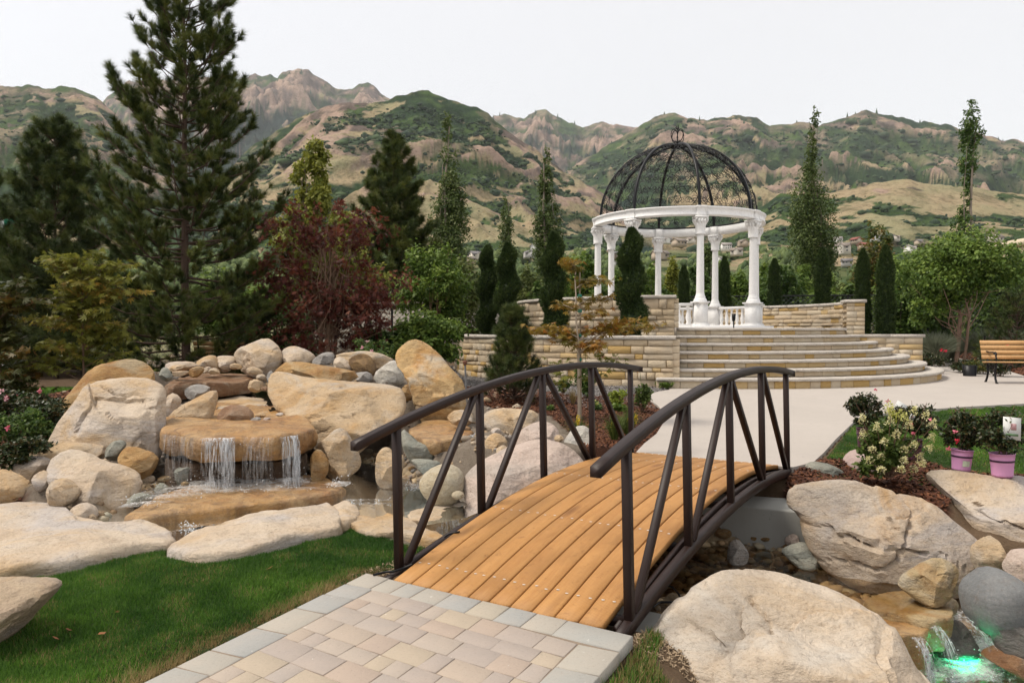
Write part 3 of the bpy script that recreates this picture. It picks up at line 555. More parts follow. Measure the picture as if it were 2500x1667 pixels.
def carve(x,y,z):
    for pg,zz in DIPS:
        ins=in_poly(x,y,pg); dd=poly_dist(x,y,pg); z=np.where(ins,np.minimum(z,zz),np.where(dd<.25,np.minimum(z,zz+dd*1.1),z))
    for poly,lv,dep in ((POND,Z_A,.16),(STR1,Z_B1,.18),(STR,Z_B,.13),(POOL,Z_C,.25)):
        ins=in_poly(x,y,poly); d=poly_dist(x,y,poly)
        tgt=lv-dep*np.clip(d/.25,0.15,1)
        z=np.where(ins,np.minimum(z,tgt),np.where(d<.2,np.minimum(z,lv+.025+d*(.5 if lv==Z_A else 1.2)),z))
    ins=in_poly(x,y,PLAZA); d=poly_dist(x,y,PLAZA)
    z=np.where(ins,np.minimum(zpl(y)-.07,9),np.where(d<.35,z+(zpl(y)-.02-z)*(1-d/.35),z))
    ins=in_poly(x,y,PATIO); d=poly_dist(x,y,PATIO)
    z=np.where(ins,-.07,np.where(d<.2,np.minimum(z,-.015),z))
    # under the bridge deck the ground always stays below the beams
    s=(x-BO[0])*AX[0]+(y-BO[1])*AX[1]; wv=(x-BO[0])*PE[0]+(y-BO[1])*PE[1]
    ub=(s>.25)&(s<3.45)&(wv>-.08)&(wv<1.68)
    z=np.where(ub,np.minimum(z,-.14+.02*s),z)
    return z
def ground(x,y): 
    x=np.atleast_1d(np.asarray(x,float)); y=np.atleast_1d(np.asarray(y,float)); return carve(x,y,gz(x,y))
gx=np.arange(-13,16,.075); gy=np.arange(.6,26.8,.075)
GX,GY=np.meshgrid(gx,gy)
GZ=carve(GX.ravel(),GY.ravel(),np.concatenate([gz(a,b) for a,b in zip(np.array_split(GX.ravel(),30),np.array_split(GY.ravel(),30))])).reshape(GX.shape)
GZ+=fbm(np.stack([GX.ravel()*3,GY.ravel()*3,GX.ravel()*0],1),3,3).reshape(GX.shape)*.012
def gq(x,y):
    """fast lookup of the finished ground"""
    i=np.clip((np.asarray(x)-gx[0])/.075,0,len(gx)-1.001);j=np.clip((np.asarray(y)-gy[0])/.075,0,len(gy)-1.001)
    i0=i.astype(int);j0=j.astype(int);u=i-i0;v=j-j0
    return GZ[j0,i0]*(1-u)*(1-v)+GZ[j0,i0+1]*u*(1-v)+GZ[j0+1,i0]*(1-u)*v+GZ[j0+1,i0+1]*u*v
def Wg(pts,z): return Wp(pts,z)
LAWN_L=np.vstack([Wp([(0,1395),(110,1385),(250,1385),(330,1345),(390,1325),(440,1345),(520,1345),(640,1320),(760,1300),(850,1288),(930,1310),(1000,1330),(1050,1338),(1000,1375),(935,1395),(890,1405)],0),[PD+(-.02,0),PDd],[(-5.5,.8),(-5.5,4.3)]])
LAWN_R=Wp([(1990,1128),(2043,1074),(2088,1030),(2121,1015),(2200,1006),(2350,995),(2500,987),(2700,975),(2900,1080),(2700,1150),(2500,1140),(2320,1128),(2180,1120),(2100,1140),(2030,1135)],.29)
LAWN_B=Wp([(-300,965),(0,962),(100,952),(185,950),(195,990),(120,1000),(60,1010),(-300,1030)],.42)
MULCH=[Wp([(1290,960),(1420,985),(1530,975),(1640,965),(1640,1040),(1560,1120),(1450,1150),(1440,1120),(1410,1060),(1350,1020),(1280,1010),(1100,1000),(1080,960)],.36),
 Wp([(1900,1260),(1915,1160),(1990,1125),(2100,1130),(2200,1115),(2320,1128),(2500,1140),(2700,1150),(2700,1240),(2420,1190),(2330,1160),(2310,1230),(2420,1290),(2520,1330),(2500,1400),(2400,1350),(2330,1320),(2250,1240),(2150,1200),(2050,1170)],.2),
 Wp([(-300,1030),(60,1010),(200,975),(190,1000),(120,1110),(0,1200),(-300,1200)],.3),
 Wp([(2262,862),(2330,873),(2410,885),(2470,908),(2500,917),(2640,945),(2800,940),(2800,860),(2300,845),(2200,855)],.46)]
GRAVEL=np.vstack([Wp([(1640,951),(1600,985),(1530,985),(1420,990),(1280,965),(1120,945),(1090,900)],.44),[(0,19.5),(2,15.2),(3.5,14.6)]])
SOIL_C=np.array([.13,.085,.05]); MULCH_C=np.array([.085,.034,.018]); GRAV_C=np.array([.19,.175,.165]); GROUT_SHADE_C=np.array([.19,.155,.12]); BED_C=np.array([.33,.25,.155]); LAWN_C=np.array([.035,.06,.014])  # grout tone darkened so gaps between the rocks read as shadowed
fx,fy=GX.ravel(),GY.ravel()
gcol=np.broadcast_to(SOIL_C,(fx.size,3)).copy()
WF=Wp([(-50,1330),(0,1140),(180,1000),(420,870),(700,850),(1050,870),(1120,980),(1300,1010),(1500,1130),(1200,1330),(900,1300)],.2)
gcol[in_poly(fx,fy,WF)]=GROUT_SHADE_C
for mp in MULCH: gcol[in_poly(fx,fy,mp)]=MULCH_C
gcol[in_poly(fx,fy,GRAVEL)]=GRAV_C
for lp in (LAWN_L,LAWN_R,LAWN_B): gcol[in_poly(fx,fy,lp)]=LAWN_C
for wp_ in (POND,STR1,STR,POOL): gcol[in_poly(fx,fy,wp_)|(poly_dist(fx,fy,wp_)<.06)]=BED_C
def m_ground():
    t=NT('garden_ground'); v=t.n('NewGeometry').outputs['Position']; c=t.attr('gcol','Color')
    n=t.noise(9,8,.7,v); n2=t.noise(55,5,.7,v)
    c=t.mix(t.ramp(n,[(.3,.5),(.55,0)]),c,t.mix(1.,c,(.4,.38,.36),'MULTIPLY'))
    c=t.mix(t.ramp(n2,[(.3,.6),(.5,0),(.68,.0),(.8,.35)]),c,t.mix(.5,c,(.05,.04,.03)))
    return t.done(t.princ(c,.9,t.bump(t.math('ADD',n,n2),.7,.03),.2))
n,m=GX.shape; I=np.arange(n-1)[:,None]*m+np.arange(m-1)[None]
tag(link('ground',mesh_np('ground',np.stack([GX,GY,GZ],2).reshape(-1,3),np.stack([I,I+1,I+m+1,I+m],2).reshape(-1,4),m_ground(),True,{'gcol':gcol})),kind='structure')
# ---------------------------------------------------------------- plaza of broom finished concrete
def m_concrete(name,col,rough=.85):
    t=NT(name);v=t.n('NewGeometry').outputs['Position']
    n=t.noise(1.1,6,.65,v,.4); n2=t.noise(9,6,.7,v); br=t.noise(3.,3,.5,t.mapping(v,(1.5,60,1),(0,0,.25)))
    c=t.mix(n,tuple(x*.86 for x in col),tuple(x*1.08 for x in col))
    c=t.mix(t.ramp(n2,[(.28,.35),(.45,0)]),c,tuple(x*.72 for x in col))
    c=t.mix(t.ramp(br,[(.3,.16),(.6,0)]),c,tuple(x*.8 for x in col))
    sp=t.ramp(t.noise(14,2,.5,v),[(.72,0),(.75,.5)]); c=t.mix(sp,c,tuple(x*.5 for x in col))
    return t.done(t.princ(c,rough,t.bump(t.math('ADD',br,n2),.12,.01),.3))
M_CONC=m_concrete("plaza_concrete",(.425,.38,.338))
def sheet(name,poly,zf,thick,mat,cuts=()):
    bm=bmesh.new(); vs_=[bm.verts.new((p[0],p[1],0)) for p in poly]; f=bm.faces.new(vs_)
    if f.normal.z<0: f.normal_flip()
    for cy in cuts: bmesh.ops.bisect_plane(bm,geom=bm.verts[:]+bm.edges[:]+bm.faces[:],plane_co=(0,cy,0),plane_no=(0,1,0))
    bmesh.ops.triangulate(bm,faces=bm.faces[:])
    r=bmesh.ops.extrude_face_region(bm,geom=bm.faces[:]); ext=[g for g in r['geom'] if isinstance(g,bmesh.types.BMVert)]
    low=set(bm.verts)-set(ext)
    for v_ in ext: v_.co.z=float(zf(v_.co.y))
    for v_ in low: v_.co.z=float(zf(v_.co.y))-thick
    bmesh.ops.recalc_face_normals(bm,faces=bm.faces[:])
    me=bpy.data.meshes.new(name); bm.to_mesh(me); bm.free(); me.materials.append(mat); return me
PLS=np.vstack([PLAZA[:-2]]); 
tag(link('plaza',sheet('plaza',PLAZA,zpl,.12,M_CONC,(8,13))),kind='structure')
# ---------------------------------------------------------------- paver patio
def m_paver():
    t=NT('paver_stone');v=t.n('NewGeometry').outputs['Position']; oi=t.n('ObjectInfo').outputs['Color']
    n=t.noise(4,6,.65,v,.5); n2=t.noise(60,5,.7,v)
    c=t.mix(t.ramp(n,[(.3,.0),(.7,.35)]),oi,t.mix(.6,oi,(.52,.40,.30)))
    c=t.mix(t.ramp(n2,[(.25,.55),(.45,0),(.62,0),(.8,.35)]),c,t.mix(.5,c,(.10,.08,.07)))
    sp=t.ramp(t.noise(23,3,.6,v),[(.70,0),(.76,.5)]); c=t.mix(sp,c,(.75,.70,.64))
    return t.done(t.princ(c,.82,t.bump(t.math('ADD',n2,t.math('MULTIPLY',n,.6)),.45,.008),.3))
M_PAV=m_paver()
patio=tag(link('patio',None,None,(0,0,0)),kind='structure')
def paver(poly,col,h=.0,name='paver',parent=None,mat=None,bev=.002,th=.06):
    poly=np.asarray(poly,float); c=poly.mean(0); k=len(poly)
    ins=c+(poly-c)*(1-bev*2.2/np.maximum(np.linalg.norm(poly-c,axis=1),.02))[:,None]
    z0=-th
    V=np.vstack([np.c_[poly,np.full(k,z0)],np.c_[poly,np.full(k,h-bev)],np.c_[ins,np.full(k,h)]])
    Q=[[i,(i+1)%k,k+(i+1)%k,k+i] for i in range(k)]+[[k+i,k+(i+1)%k,2*k+(i+1)%k,2*k+i] for i in range(k)]
    T=[[2*k,2*k+i,2*k+i+1] for i in range(1,k-1)]
    o=link(name,mesh_np(name,V,[np.array(Q),np.array(T)],mat or M_PAV),parent or patio); o.color=tuple(col)+(1,); return o
# bedding sand
b=MB(); q=np.array([PA,PB,PCd,PDd]); q=q.mean(0)+(q-q.mean(0))*.995
b.add(np.c_[q,np.full(4,-.0035)],[[0,1,2,3]]); b.build('bedding_sand',m_plain('bedding_sand',(.22,.17,.125),.95,.3,20,.4,80),patio)
eF=(PB-PA)/np.linalg.norm(PB-PA); LF=np.linalg.norm(PB-PA); eL=(PD-PA)/np.linalg.norm(PD-PA); eR=(PCd-PB)/np.linalg.norm(PCd-PB)
GREYS=[(.315,.31,.285),(.335,.315,.275),(.35,.325,.28),(.30,.30,.285),(.36,.32,.255)]; TANS=[(.36,.297,.24),(.338,.29,.25),(.375,.312,.237),(.328,.28,.246),(.36,.305,.256),(.355,.283,.23),(.338,.292,.256)]
def quad(o,a,b_,la,lb,g=.006): # o corner, directions a,b with lengths
    return [o+a*g+b_*g,o+a*(la-g)+b_*g,o+a*(la-g)+b_*(lb-g),o+a*g+b_*(lb-g)]
def jit(p): return np.array(p)+rng.normal(0,.0018,(len(p),2))
BW=.21
# front border: soldier course along the bridge end
xs=[0];
while xs[-1]<LF-.28: xs.append(xs[-1]+random.choice((.15,.17,.19,.21)))
xs[-1]=LF
inn=(eL+eR)/np.linalg.norm(eL+eR)
for i in range(len(xs)-1):
    o=PA+eF*xs[i]; t0=xs[i]/LF;t1=xs[i+1]/LF
    d0=eL*(1-t0)+eR*t0; d1=eL*(1-t1)+eR*t1
    p=[PA+eF*(xs[i]+.002),PA+eF*(xs[i+1]-.002),PA+eF*(xs[i+1]-.002)+d1*BW,PA+eF*(xs[i]+.002)+d0*BW]
    paver(jit(p),random.choice(GREYS),random.uniform(.0,.003),'border_stone',bev=.004)
# side borders
nL=np.array([-eL[1],eL[0]]); nL=nL if nL@eF>0 else -nL
nR=np.array([-eR[1],eR[0]]); nR=nR if nR@eF<0 else -nR
for (o,e,nn,wd) in ((PA,eL,nL,BW),(PB,eR,nR,BW)):
    y=BW+.004
    while y<3.4:
        l=random.choice((.2,.24,.28,.3)); p=[o+e*(y+.004)+nn*.0,o+e*(y+l-.004)+nn*.0,o+e*(y+l-.004)+nn*wd,o+e*(y+.004)+nn*wd]
        paver(jit(p),random.choice(GREYS),random.uniform(0,.003),'border_stone',bev=.004); y+=l
# field: random ashlar rows parallel to the front
def clipped(p,lo,hi): return p
y=BW+.004; rr=random.Random(3)
while y<3.3:
    h=rr.choice((.115,.17,.17,.135))
    def edge(yy):
        a=PA+eL*yy/(max(abs(eL@inn),.2)) ; b_=PB+eR*yy/(max(abs(eR@inn),.2)); return a+nL*(BW+.004)/abs(nL@eF),b_+nR*(BW+.004)/abs(nR@eF)
    a0,b0=edge(y+.0015); a1,b1=edge(y+h-.0015)
    L0=np.linalg.norm(b0-a0); x=0
    while x<L0-.02:
        l=rr.choice((.11,.17,.17,.23,.23)); 
        if L0-(x+l)<.09: l=L0-x
        f0=(x+.0015)/L0; f1=(x+l-.0015)/L0
        p=[a0+(b0-a0)*f0,a0+(b0-a0)*f1,a1+(b1-a1)*f1,a1+(b1-a1)*f0]
        paver(jit(p),rr.choice(TANS),rr.uniform(-.001,.0015)); x+=l
    y+=h
# ================================================================== STONE TERRACE, STAIRS
GC=np.array([4.35,20.0]); ZP=.447
RZ=[ZP+.19+.156*k for k in range(7)]; RR=[6.12-.34*k for k in range(7)]
def m_ashlar():
    t=NT('ashlar_sandstone');v=t.n('NewGeometry').outputs['Position']; oi=t.n('ObjectInfo').outputs['Color']
    n=t.noise(2.2,6,.65,v,.8); n2=t.noise(22,7,.7,t.mapping(v,(1,1,2.2))); 
    c=t.mix(t.ramp(n,[(.40,0),(.75,.4)]),oi,t.mix(.5,oi,(.52,.33,.13)))
    c=t.mix(t.ramp(n2,[(.25,.5),(.45,0),(.8,.1)]),c,t.mix(1.,c,(.55,.47,.40),'MULTIPLY'))
    return t.done(t.princ(c,.9,t.bump(n2,.8,.04),.2))
M_ASH=m_ashlar()
M_MORT=m_plain('mortar',(.30,.24,.17),.95,.2,8,.3,60)
def m_coping():
    t=NT('coping_stone');v=t.n('NewGeometry').outputs['Position']
    n=t.noise(1.6,6,.65,v,.4); n2=t.noise(26,7,.72,v)
    c=t.mix(n,(.58,.52,.45),(.66,.61,.545)); c=t.mix(t.ramp(n2,[(.25,.5),(.45,0)]),c,(.26,.215,.175))
    return t.done(t.princ(c,.88,t.bump(n2,1.0,.05),.25))
M_COP=m_coping()
STC=[(.60,.485,.335),(.63,.53,.39),(.58,.46,.31),(.61,.505,.37),(.64,.55,.42),(.60,.485,.35)]; OCH=[(.58,.39,.16),(.55,.37,.15),(.60,.44,.23)]
def pol(r,a,z): return np.stack([GC[0]+r*np.sin(a),GC[1]-r*np.cos(a),np.broadcast_to(z,np.shape(a)) if np.ndim(z)==0 else z],-1)
def arc_stone(name,parent,r,a0,a1,z0,z1,col,depth=.08,proud=.012,inward=False,mat=None,bev=.006):
    """a rough faced block on a circular wall, face at radius r"""
    s=-1 if inward else 1
    g=.0035/r; gz_=.0035
    aa=[a0+g,a1-g]; b_=bev/r*2.2
    V=[]
    for (rr_,da,dz) in ((r-s*depth,0,0),(r,0,0),(r+s*proud,b_,bev*2)):
        for z in (z0+gz_+dz,z1-gz_-dz):
            for a in (aa[0]+da,aa[1]-da): V.append(pol(rr_,np.array(a),z))
    V=np.array(V); V[8:]+=rng.normal(0,proud*.35,(4,3))*[1,1,.3]
    Q=[[8,9,11,10]]
    for k in (0,4):
        Q+=[[k,k+1,k+5,k+4],[k+1,k+3,k+7,k+5],[k+3,k+2,k+6,k+7],[k+2,k,k+4,k+6]]
    o=link(name,mesh_np(name,V,np.array(Q),mat or M_ASH),parent); o.color=tuple(col)+(1,); return o
def arc_solid(mb,r0,r1,a0,a1,z0,z1,seg=.12):
    n=max(2,int(abs(a1-a0)*max(r0,r1)/seg)+1); A=np.linspace(a0,a1,n)
    V=np.concatenate([pol(r0,A,z0),pol(r1,A,z0),pol(r1,A,z1),pol(r0,A,z1)])
    Q=[[k*n+i,k*n+i+1,((k+1)%4)*n+i+1,((k+1)%4)*n+i] for k in range(4) for i in range(n-1)]
    Q+=[[0,n,2*n,3*n],[n-1,4*n-1,3*n-1,2*n-1]]
    mb.add(V,Q)
def coping(parent,r0,r1,a0,a1,z,th=.075,piece=.75,name='coping_stone',bev=.016,mat=None):
    n=max(1,int(round(abs(a1-a0)*max(r0,r1)/piece))); E_=np.linspace(a0,a1,n+1); E_[1:-1]+=rng.normal(0,.03/max(r0,r1),n-1)
    for i in range(n):
        g=.002/r1; A=np.linspace(E_[i]+g,E_[i+1]-g,max(3,int(abs(E_[i+1]-E_[i])*r1/.12)+2)); m=len(A)
        prof=[(r0,z-th),(r0,z-bev),(r0+bev,z),(r1-bev,z),(r1,z-bev),(r1,z-th)]
        V=[]
        for (rr_,zz_) in prof:
            jr=rng.normal(0,.006,m) if abs(rr_-r1)<1e-6 or abs(rr_-r0)<1e-6 else rng.normal(0,.002,m)
            V.append(np.stack([GC[0]+(rr_+jr)*np.sin(A),GC[1]-(rr_+jr)*np.cos(A),np.full(m,zz_)+rng.normal(0,.0015,m)],-1))
        V=np.concatenate(V);k=len(prof)
        Q=[[p*m+j,p*m+j+1,((p+1)%k)*m+j+1,((p+1)%k)*m+j] for p in range(k) for j in range(m-1)]
        T=[];
        for e in (0,m-1):
            idx=[p*m+e for p in range(k)]; T+=[[idx[0],idx[p],idx[p+1]] for p in range(1,k-1)]
        link(name,mesh_np(name,V,[np.array(Q),np.array(T)],mat or M_COP),parent)
def courses(parent,r,a0,a1,z0,z1,inward=False,hs=(.065,.085,.11,.15),ls=(.16,.25,.35,.46,.6),name='wall_stone',pr=(.004,.03),och=.12):
    z=z0; n=0
    while z<z1-.02:
        h=random.choice(hs); 
        if z1-(z+h)<.06: h=z1-z
        a=a0
        while a<a1-1e-4:
            da=random.choice(ls)/r
            if a1-(a+da)<.12/r: da=a1-a
            c=random.choice(OCH) if random.random()<och else random.choice(STC)
            arc_stone(name,parent,r,a,a+da,z,z+h,c,.06,random.uniform(*pr),inward); a+=da; n+=1
        z+=h
    return n
A_L,A_R=R_(-12.4),R_(75)
RLO,RUP,ZLO,ZUP=5.85,4.20,RZ[5]+.005,2.265
# --- lower planter wall, left
wl=thing('retaining_wall','curved lower sandstone planter wall left of the stairs','retaining wall',(0,0,0)); aL=R_(-112)
b=MB(); arc_solid(b,RLO-.28,RLO-.02,aL,A_L-.01,ZP-.2,ZLO-.075,.2); b.build('wall_core',M_MORT,wl)
courses(wl,RLO,aL,A_L-.008,ZP-.02,ZLO-.075); coping(wl,RLO-.32,RLO+.035,aL,A_L,ZLO)
# --- upper wall, left and behind
wu=thing('retaining_wall','curved upper sandstone wall behind the spiral arborvitae','retaining wall',(0,0,0)); aU=R_(-118)
b=MB(); arc_solid(b,RUP-.28,RUP-.02,aU,A_L+.02-.03,ZLO-.25,ZUP-.075,.2); b.build('wall_core',M_MORT,wu)
courses(wu,RUP,aU,A_L-.01,ZLO-.1,ZUP-.075,hs=(.09,.115,.14,.165)); coping(wu,RUP-.32,RUP+.035,aU,A_L,ZUP)
# end face of the upper wall towards the stairs
for (wall,r0,r1,z0,z1) in ((wu,RUP-.28,RUP,RZ[6],ZUP-.075),(wl,RLO-.28,RLO,ZP,ZLO-.075)):
    z=z0
    while z<z1-.02:
        h=min(.13,z1-z); h=z1-z if z1-(z+h)<.05 else h
        arc_stone('end_stone',wall,r1-.001,A_L-.012,A_L+.012,z,z+h,random.choice(STC),r1-r0,.004); z+=h
# planter soil between the walls
b=MB(); arc_solid(b,RUP-.1,RLO-.25,aL,A_L-.02,ZP-.1,ZLO-.14,.3); tag(b.build('planter_soil',m_plain('planter_soil',(.07,.045,.028),.95,.3,12,.5,60)),kind='structure')
# --- right wall: curve behind the gazebo ending in a pier, and the cheek wall
wr=thing('retaining_wall','curved sandstone wall with end pier right of the stairs','retaining wall',(0,0,0)); aB=R_(232)
b=MB(); arc_solid(b,RUP+.02,RUP+.28,A_R+.02,aB,RZ[6]-.4,ZUP-.075,.2); b.build('wall_core',M_MORT,wr)
courses(wr,RUP,A_R+.03,R_(205),RZ[6]-.02,ZUP-.075,inward=True,hs=(.08,.1,.12),och=.2); coping(wr,RUP-.035,RUP+.31,A_R+.12,aB,ZUP-.02)
z=RZ[5]-.02
while z<ZUP-.07:   # pier face towards the viewer
    h=random.choice((.1,.13,.16)); h=ZUP-.06-z if ZUP-.06-(z+h)<.05 else h
    e1=random.uniform(.35,.65); ra,rb=RUP-.06,RUP+.36; rm=ra+(rb-ra)*e1
    for (q0,q1) in ((ra,rm),(rm,rb)):
        o=arc_stone('pier_stone',wr,q1,A_R-.004,A_R+.105,z,z+h,random.choice(STC if random.random()<.6 else OCH),q1-q0-.004,.003)
        v=o.data.vertices
        f=random.uniform(.0,.012)
        for q in v:
            pass
    z+=h
coping(wr,RUP-.10,RUP+.40,A_R-.012,A_R+.118,ZUP+.02,.075,piece=2,name='pier_cap')
wc=thing('cheek_wall','low sandstone cheek wall at the right end of the stairs','wall',(0,0,0))
# cheek wall runs radially at angle A_R from the pier out to the lower radius
z=ZP-.02; rad0,rad1=RUP+.32,RLO+.02
ce=np.array([math.sin(A_R),-math.cos(A_R)]); cn=np.array([math.cos(A_R),math.sin(A_R)])  # along, thickness direction
b=MB()
p0=GC+ce*rad0; p1=GC+ce*rad1
def cbox(u0,u1,t0,t1,z0,z1): 
    q=[GC+ce*u0+cn*t0,GC+ce*u1+cn*t0,GC+ce*u1+cn*t1,GC+ce*u0+cn*t1]
    return np.vstack([np.c_[q,np.full(4,z0)],np.c_[q,np.full(4,z1)]]),[[0,1,2,3],[4,7,6,5],[0,4,5,1],[1,5,6,2],[2,6,7,3],[3,7,4,0]]
b.add(*cbox(rad0-.1,rad1-.03,.03,.3,ZP-.2,ZLO-.075)); b.build('wall_core',M_MORT,wc)
while z<ZLO-.09:
    h=random.choice((.09,.11,.14)); h=ZLO-.075-z if ZLO-.075-(z+h)<.06 else h
    u=rad0-.1
    while u<rad1-.01:
        l=random.choice((.2,.3,.42)); l=rad1-u if rad1-(u+l)<.14 else l
        p=random.uniform(0,.02)
        V,Q=cbox(u+.003,u+l-.003,-p,.06,z+.003,z+h-.003)
        o=link('wall_stone',mesh_np('wall_stone',V,np.array(Q),M_ASH),wc); o.color=tuple(random.choice(STC if random.random()<.65 else OCH))+(1,); u+=l
    # outer end return
    V,Q=cbox(rad1-.03,rad1+random.uniform(.0,.015),.062,.33,z+.003,z+h-.003); o=link('wall_stone',mesh_np('wall_stone',V,np.array(Q),M_ASH),wc); o.color=tuple(random.choice(STC))+(1,)
    z+=h
for (u0,u1) in ((rad0-.05,rad0+.62),(rad0+.625,rad1+.05)):
    V,Q=cbox(u0,u1,-.03,.36,ZLO-.075,ZLO); link('coping_stone',mesh_np('coping_stone',V,np.array(Q),M_COP),wc)
# --- stairs
st=thing('staircase','broad curved sandstone stairs of seven steps up to the gazebo','stairs',(GC[0],GC[1]-6,0)); st.location=(0,0,0)
for k in range(7):
    a0,a1=A_L,A_R
    if k==0: a0,a1=R_(-15.8),R_(84)
    if k==1: a1=R_(78)
    zt=RZ[k]; zb=ZP-.02 if k==0 else RZ[k-1]
    b=MB(); arc_solid(b,(RR[k]-.5 if k<6 else .05),RR[k]-.06,a0+.004,a1-.004,ZP-.1,zt-.05,.25); b.build('step_core',M_MORT,st)
    courses(st,RR[k]-.035,a0,a1,zb,zt-.055,hs=(.2,),ls=(.22,.3,.4,.5),name='riser_stone',pr=(.003,.012),och=.26)
    coping(st,RR[k]-.37 if k<6 else RR[k]-.45,RR[k]+.02,a0,a1,zt,.055,1.15,'tread_stone',.014)
# terrace floor
b=MB(); arc_solid(b,.02,RR[6]-.44,R_(-180),R_(180),RZ[6]-.3,RZ[6]-.006,.3); tag(b.build('terrace_floor',M_CONC),kind='structure')
b=MB(); arc_solid(b,.02,RUP,R_(75),R_(346),ZP-.2,RZ[6]-.31,.3); tag(b.build('terrace_fill',M_MORT),kind='structure')
# ================================================================== GAZEBO
def m_marble():
    t=NT('white_marble');v=t.obj(); n=t.noise(5,6,.6,v,1.5); n2=t.noise(40,5,.6,v)
    c=t.mix(n,(.77,.755,.735),(.85,.84,.825)); c=t.mix(t.ramp(n2,[(.3,.3),(.5,0)]),c,(.5,.47,.44))
    return t.done(t.princ(c,.55,t.bump(n2,.25,.01),.35))
M_MAR=m_marble(); M_IRON=m_plain('black_iron',(.008,.008,.009),.4,.3,12,.1,60,.25)
gz0=RZ[6]+.004
GZB=thing('gazebo','white columned round gazebo with black wrought iron dome','gazebo',(GC[0],GC[1],gz0))
RG=2.1; A8=[R_(2.5+45*i) for i in range(8)]
def gp(r,a,z=0): return np.array([r*math.sin(a),-r*math.cos(a),z])
b=MB(); b.lathe([(RG+.32,0),(RG+.32,.05),(RG-.42,.05),(RG-.42,0)],64); b.build('base_ring',M_MAR,GZB)
def fluted(r0,r1,z0,z1,nf=16,dep=.035):
    n=nf*4; t=np.arange(n)*2*math.pi/n; prof=[]
    f=1-dep*(.5-.5*np.cos(t*nf))*1.6; V=[]
    for u in np.linspace(0,1,6):
        r=r0+(r1-r0)*u; V.append(np.stack([r*f*np.cos(t),r*f*np.sin(t),np.full(n,z0+(z1-z0)*u)],1))
    V=np.concatenate(V); Q=[[i*n+j,i*n+(j+1)%n,(i+1)*n+(j+1)%n,(i+1)*n+j] for i in range(5) for j in range(n)]; return V,Q
PED=.62; CT=4.213-gz0  # pedestal height, top of capital
b=MB(); V,Q=fluted(.092,.08,PED+.2,CT-.42); b.add(V,Q); shaft_me=b.mesh('column',M_MAR,False)
b=MB(); b.lathe([(.155,PED+.0),(.155,PED+.025),(.15,PED+.05),(.135,PED+.07),(.12,PED+.085),(.124,PED+.105),(.112,PED+.13),(.1,PED+.165),(.093,PED+.205)],24); base_me=b.mesh('column_base',M_MAR,True)
b=MB(); b.lathe([(.112,CT-.44),(.125,CT-.425),(.112,CT-.40),(.118,CT-.33),(.118,CT-.25),(.13,CT-.22),(.14,CT-.18),(.12,CT-.16),(.14,CT-.075),(.15,CT-.06),(.11,CT-.05)],20)
b.box((0,0,CT-.03),(.31,.31,.045))
for i in range(4):
    a=math.pi/4+i*math.pi/2
    V,Q=tube([(math.cos(a)*.15+math.cos(a+1.57)*.035*math.cos(q)*0+.042*math.cos(q)*math.cos(a),math.sin(a)*.15+.042*math.cos(q)*math.sin(a),CT-.095+.042*math.sin(q)) for q in np.linspace(0,5.5,12)],.022,6); b.add(V,Q)
    for s in (-.5,0,.5):
        aa=i*math.pi/2+s*.9; V,Q=tube([(.12*math.cos(aa),.12*math.sin(aa),CT-.2),(.15*math.cos(aa),.15*math.sin(aa),CT-.14),(.175*math.cos(aa),.175*math.sin(aa),CT-.105),(.17*math.cos(aa),.17*math.sin(aa),CT-.085)],[.02,.026,.024,.01],5); b.add(V,Q)
cap_me=b.mesh('capital',M_MAR,False)
b=MB(); b.box((0,0,.045),(.36,.36,.09)); b.box((0,0,.10),(.33,.33,.03)); b.box((0,0,.33),(.285,.285,.46)); b.box((0,0,.575),(.31,.31,.035)); b.box((0,0,.606),(.37,.37,.034))
ped_me=b.mesh('pedestal',M_MAR)
for a in A8:
    p=gp(RG,a); s=link('column',shaft_me,GZB,p,(0,0,a))
    for nm,me in (('column_base',base_me),('capital',cap_me),('pedestal',ped_me)): link(nm,me,s)
# entablature ring: eight curved blocks with carved frieze, blocks over the columns
BZ0,BZ1=4.213-gz0+.003,4.44-gz0
def ringblock(name,r0,r1,a0,a1,z0,z1,n=14,mat=None,parent=None):
    A=np.linspace(a0,a1,n); prof=[(r0,z0),(r0,z1),(r1+.0,z1),(r1+.03,z1-.0),(r1+.03,z1-.03),(r1,z1-.05),(r1,z0+.05),(r1+.015,z0+.03),(r1+.015,z0)]
    V=np.concatenate([np.stack([r*np.sin(A),-r*np.cos(A),np.full(n,z)],1) for r,z in prof]);k=len(prof)
    Q=[[p*n+j,p*n+j+1,((p+1)%k)*n+j+1,((p+1)%k)*n+j] for p in range(k) for j in range(n-1)]
    T=[]
    for e in (0,n-1): T+=[[e,p*n+e,(p+1)*n+e] for p in range(1,k-1)]
    return link(name,mesh_np(name,V,[np.array(Q),np.array(T)],mat or M_MAR),parent)
def m_frieze():
    t=NT('carved_frieze');v=t.obj(); n=t.noise(9,3,.5,v,2.5); w_=t.n('TexVoronoi',Scale=11.,Vector=v,_feature='SMOOTH_F1').outputs[0]
    c=t.mix(t.noise(5,5,.6,v),(.77,.755,.735),(.85,.84,.825)); h=t.math('ADD',n,w_)
    c=t.mix(t.ramp(h,[(.5,.25),(.9,0)]),c,(.55,.52,.49))
    return t.done(t.princ(c,.6,t.bump(h,.4,.02),.35))
M_FR=m_frieze()
for i,a in enumerate(A8):
    ringblock('entablature_block',RG-.11,RG+.11,a-R_(3.2),a+R_(3.2),BZ0,BZ1+.004,5,M_FR,GZB)
    ringblock('entablature',RG-.097,RG+.097,a+R_(3.25),a+R_(45-3.25),BZ0+.01,BZ1-.006,16,M_FR,GZB)
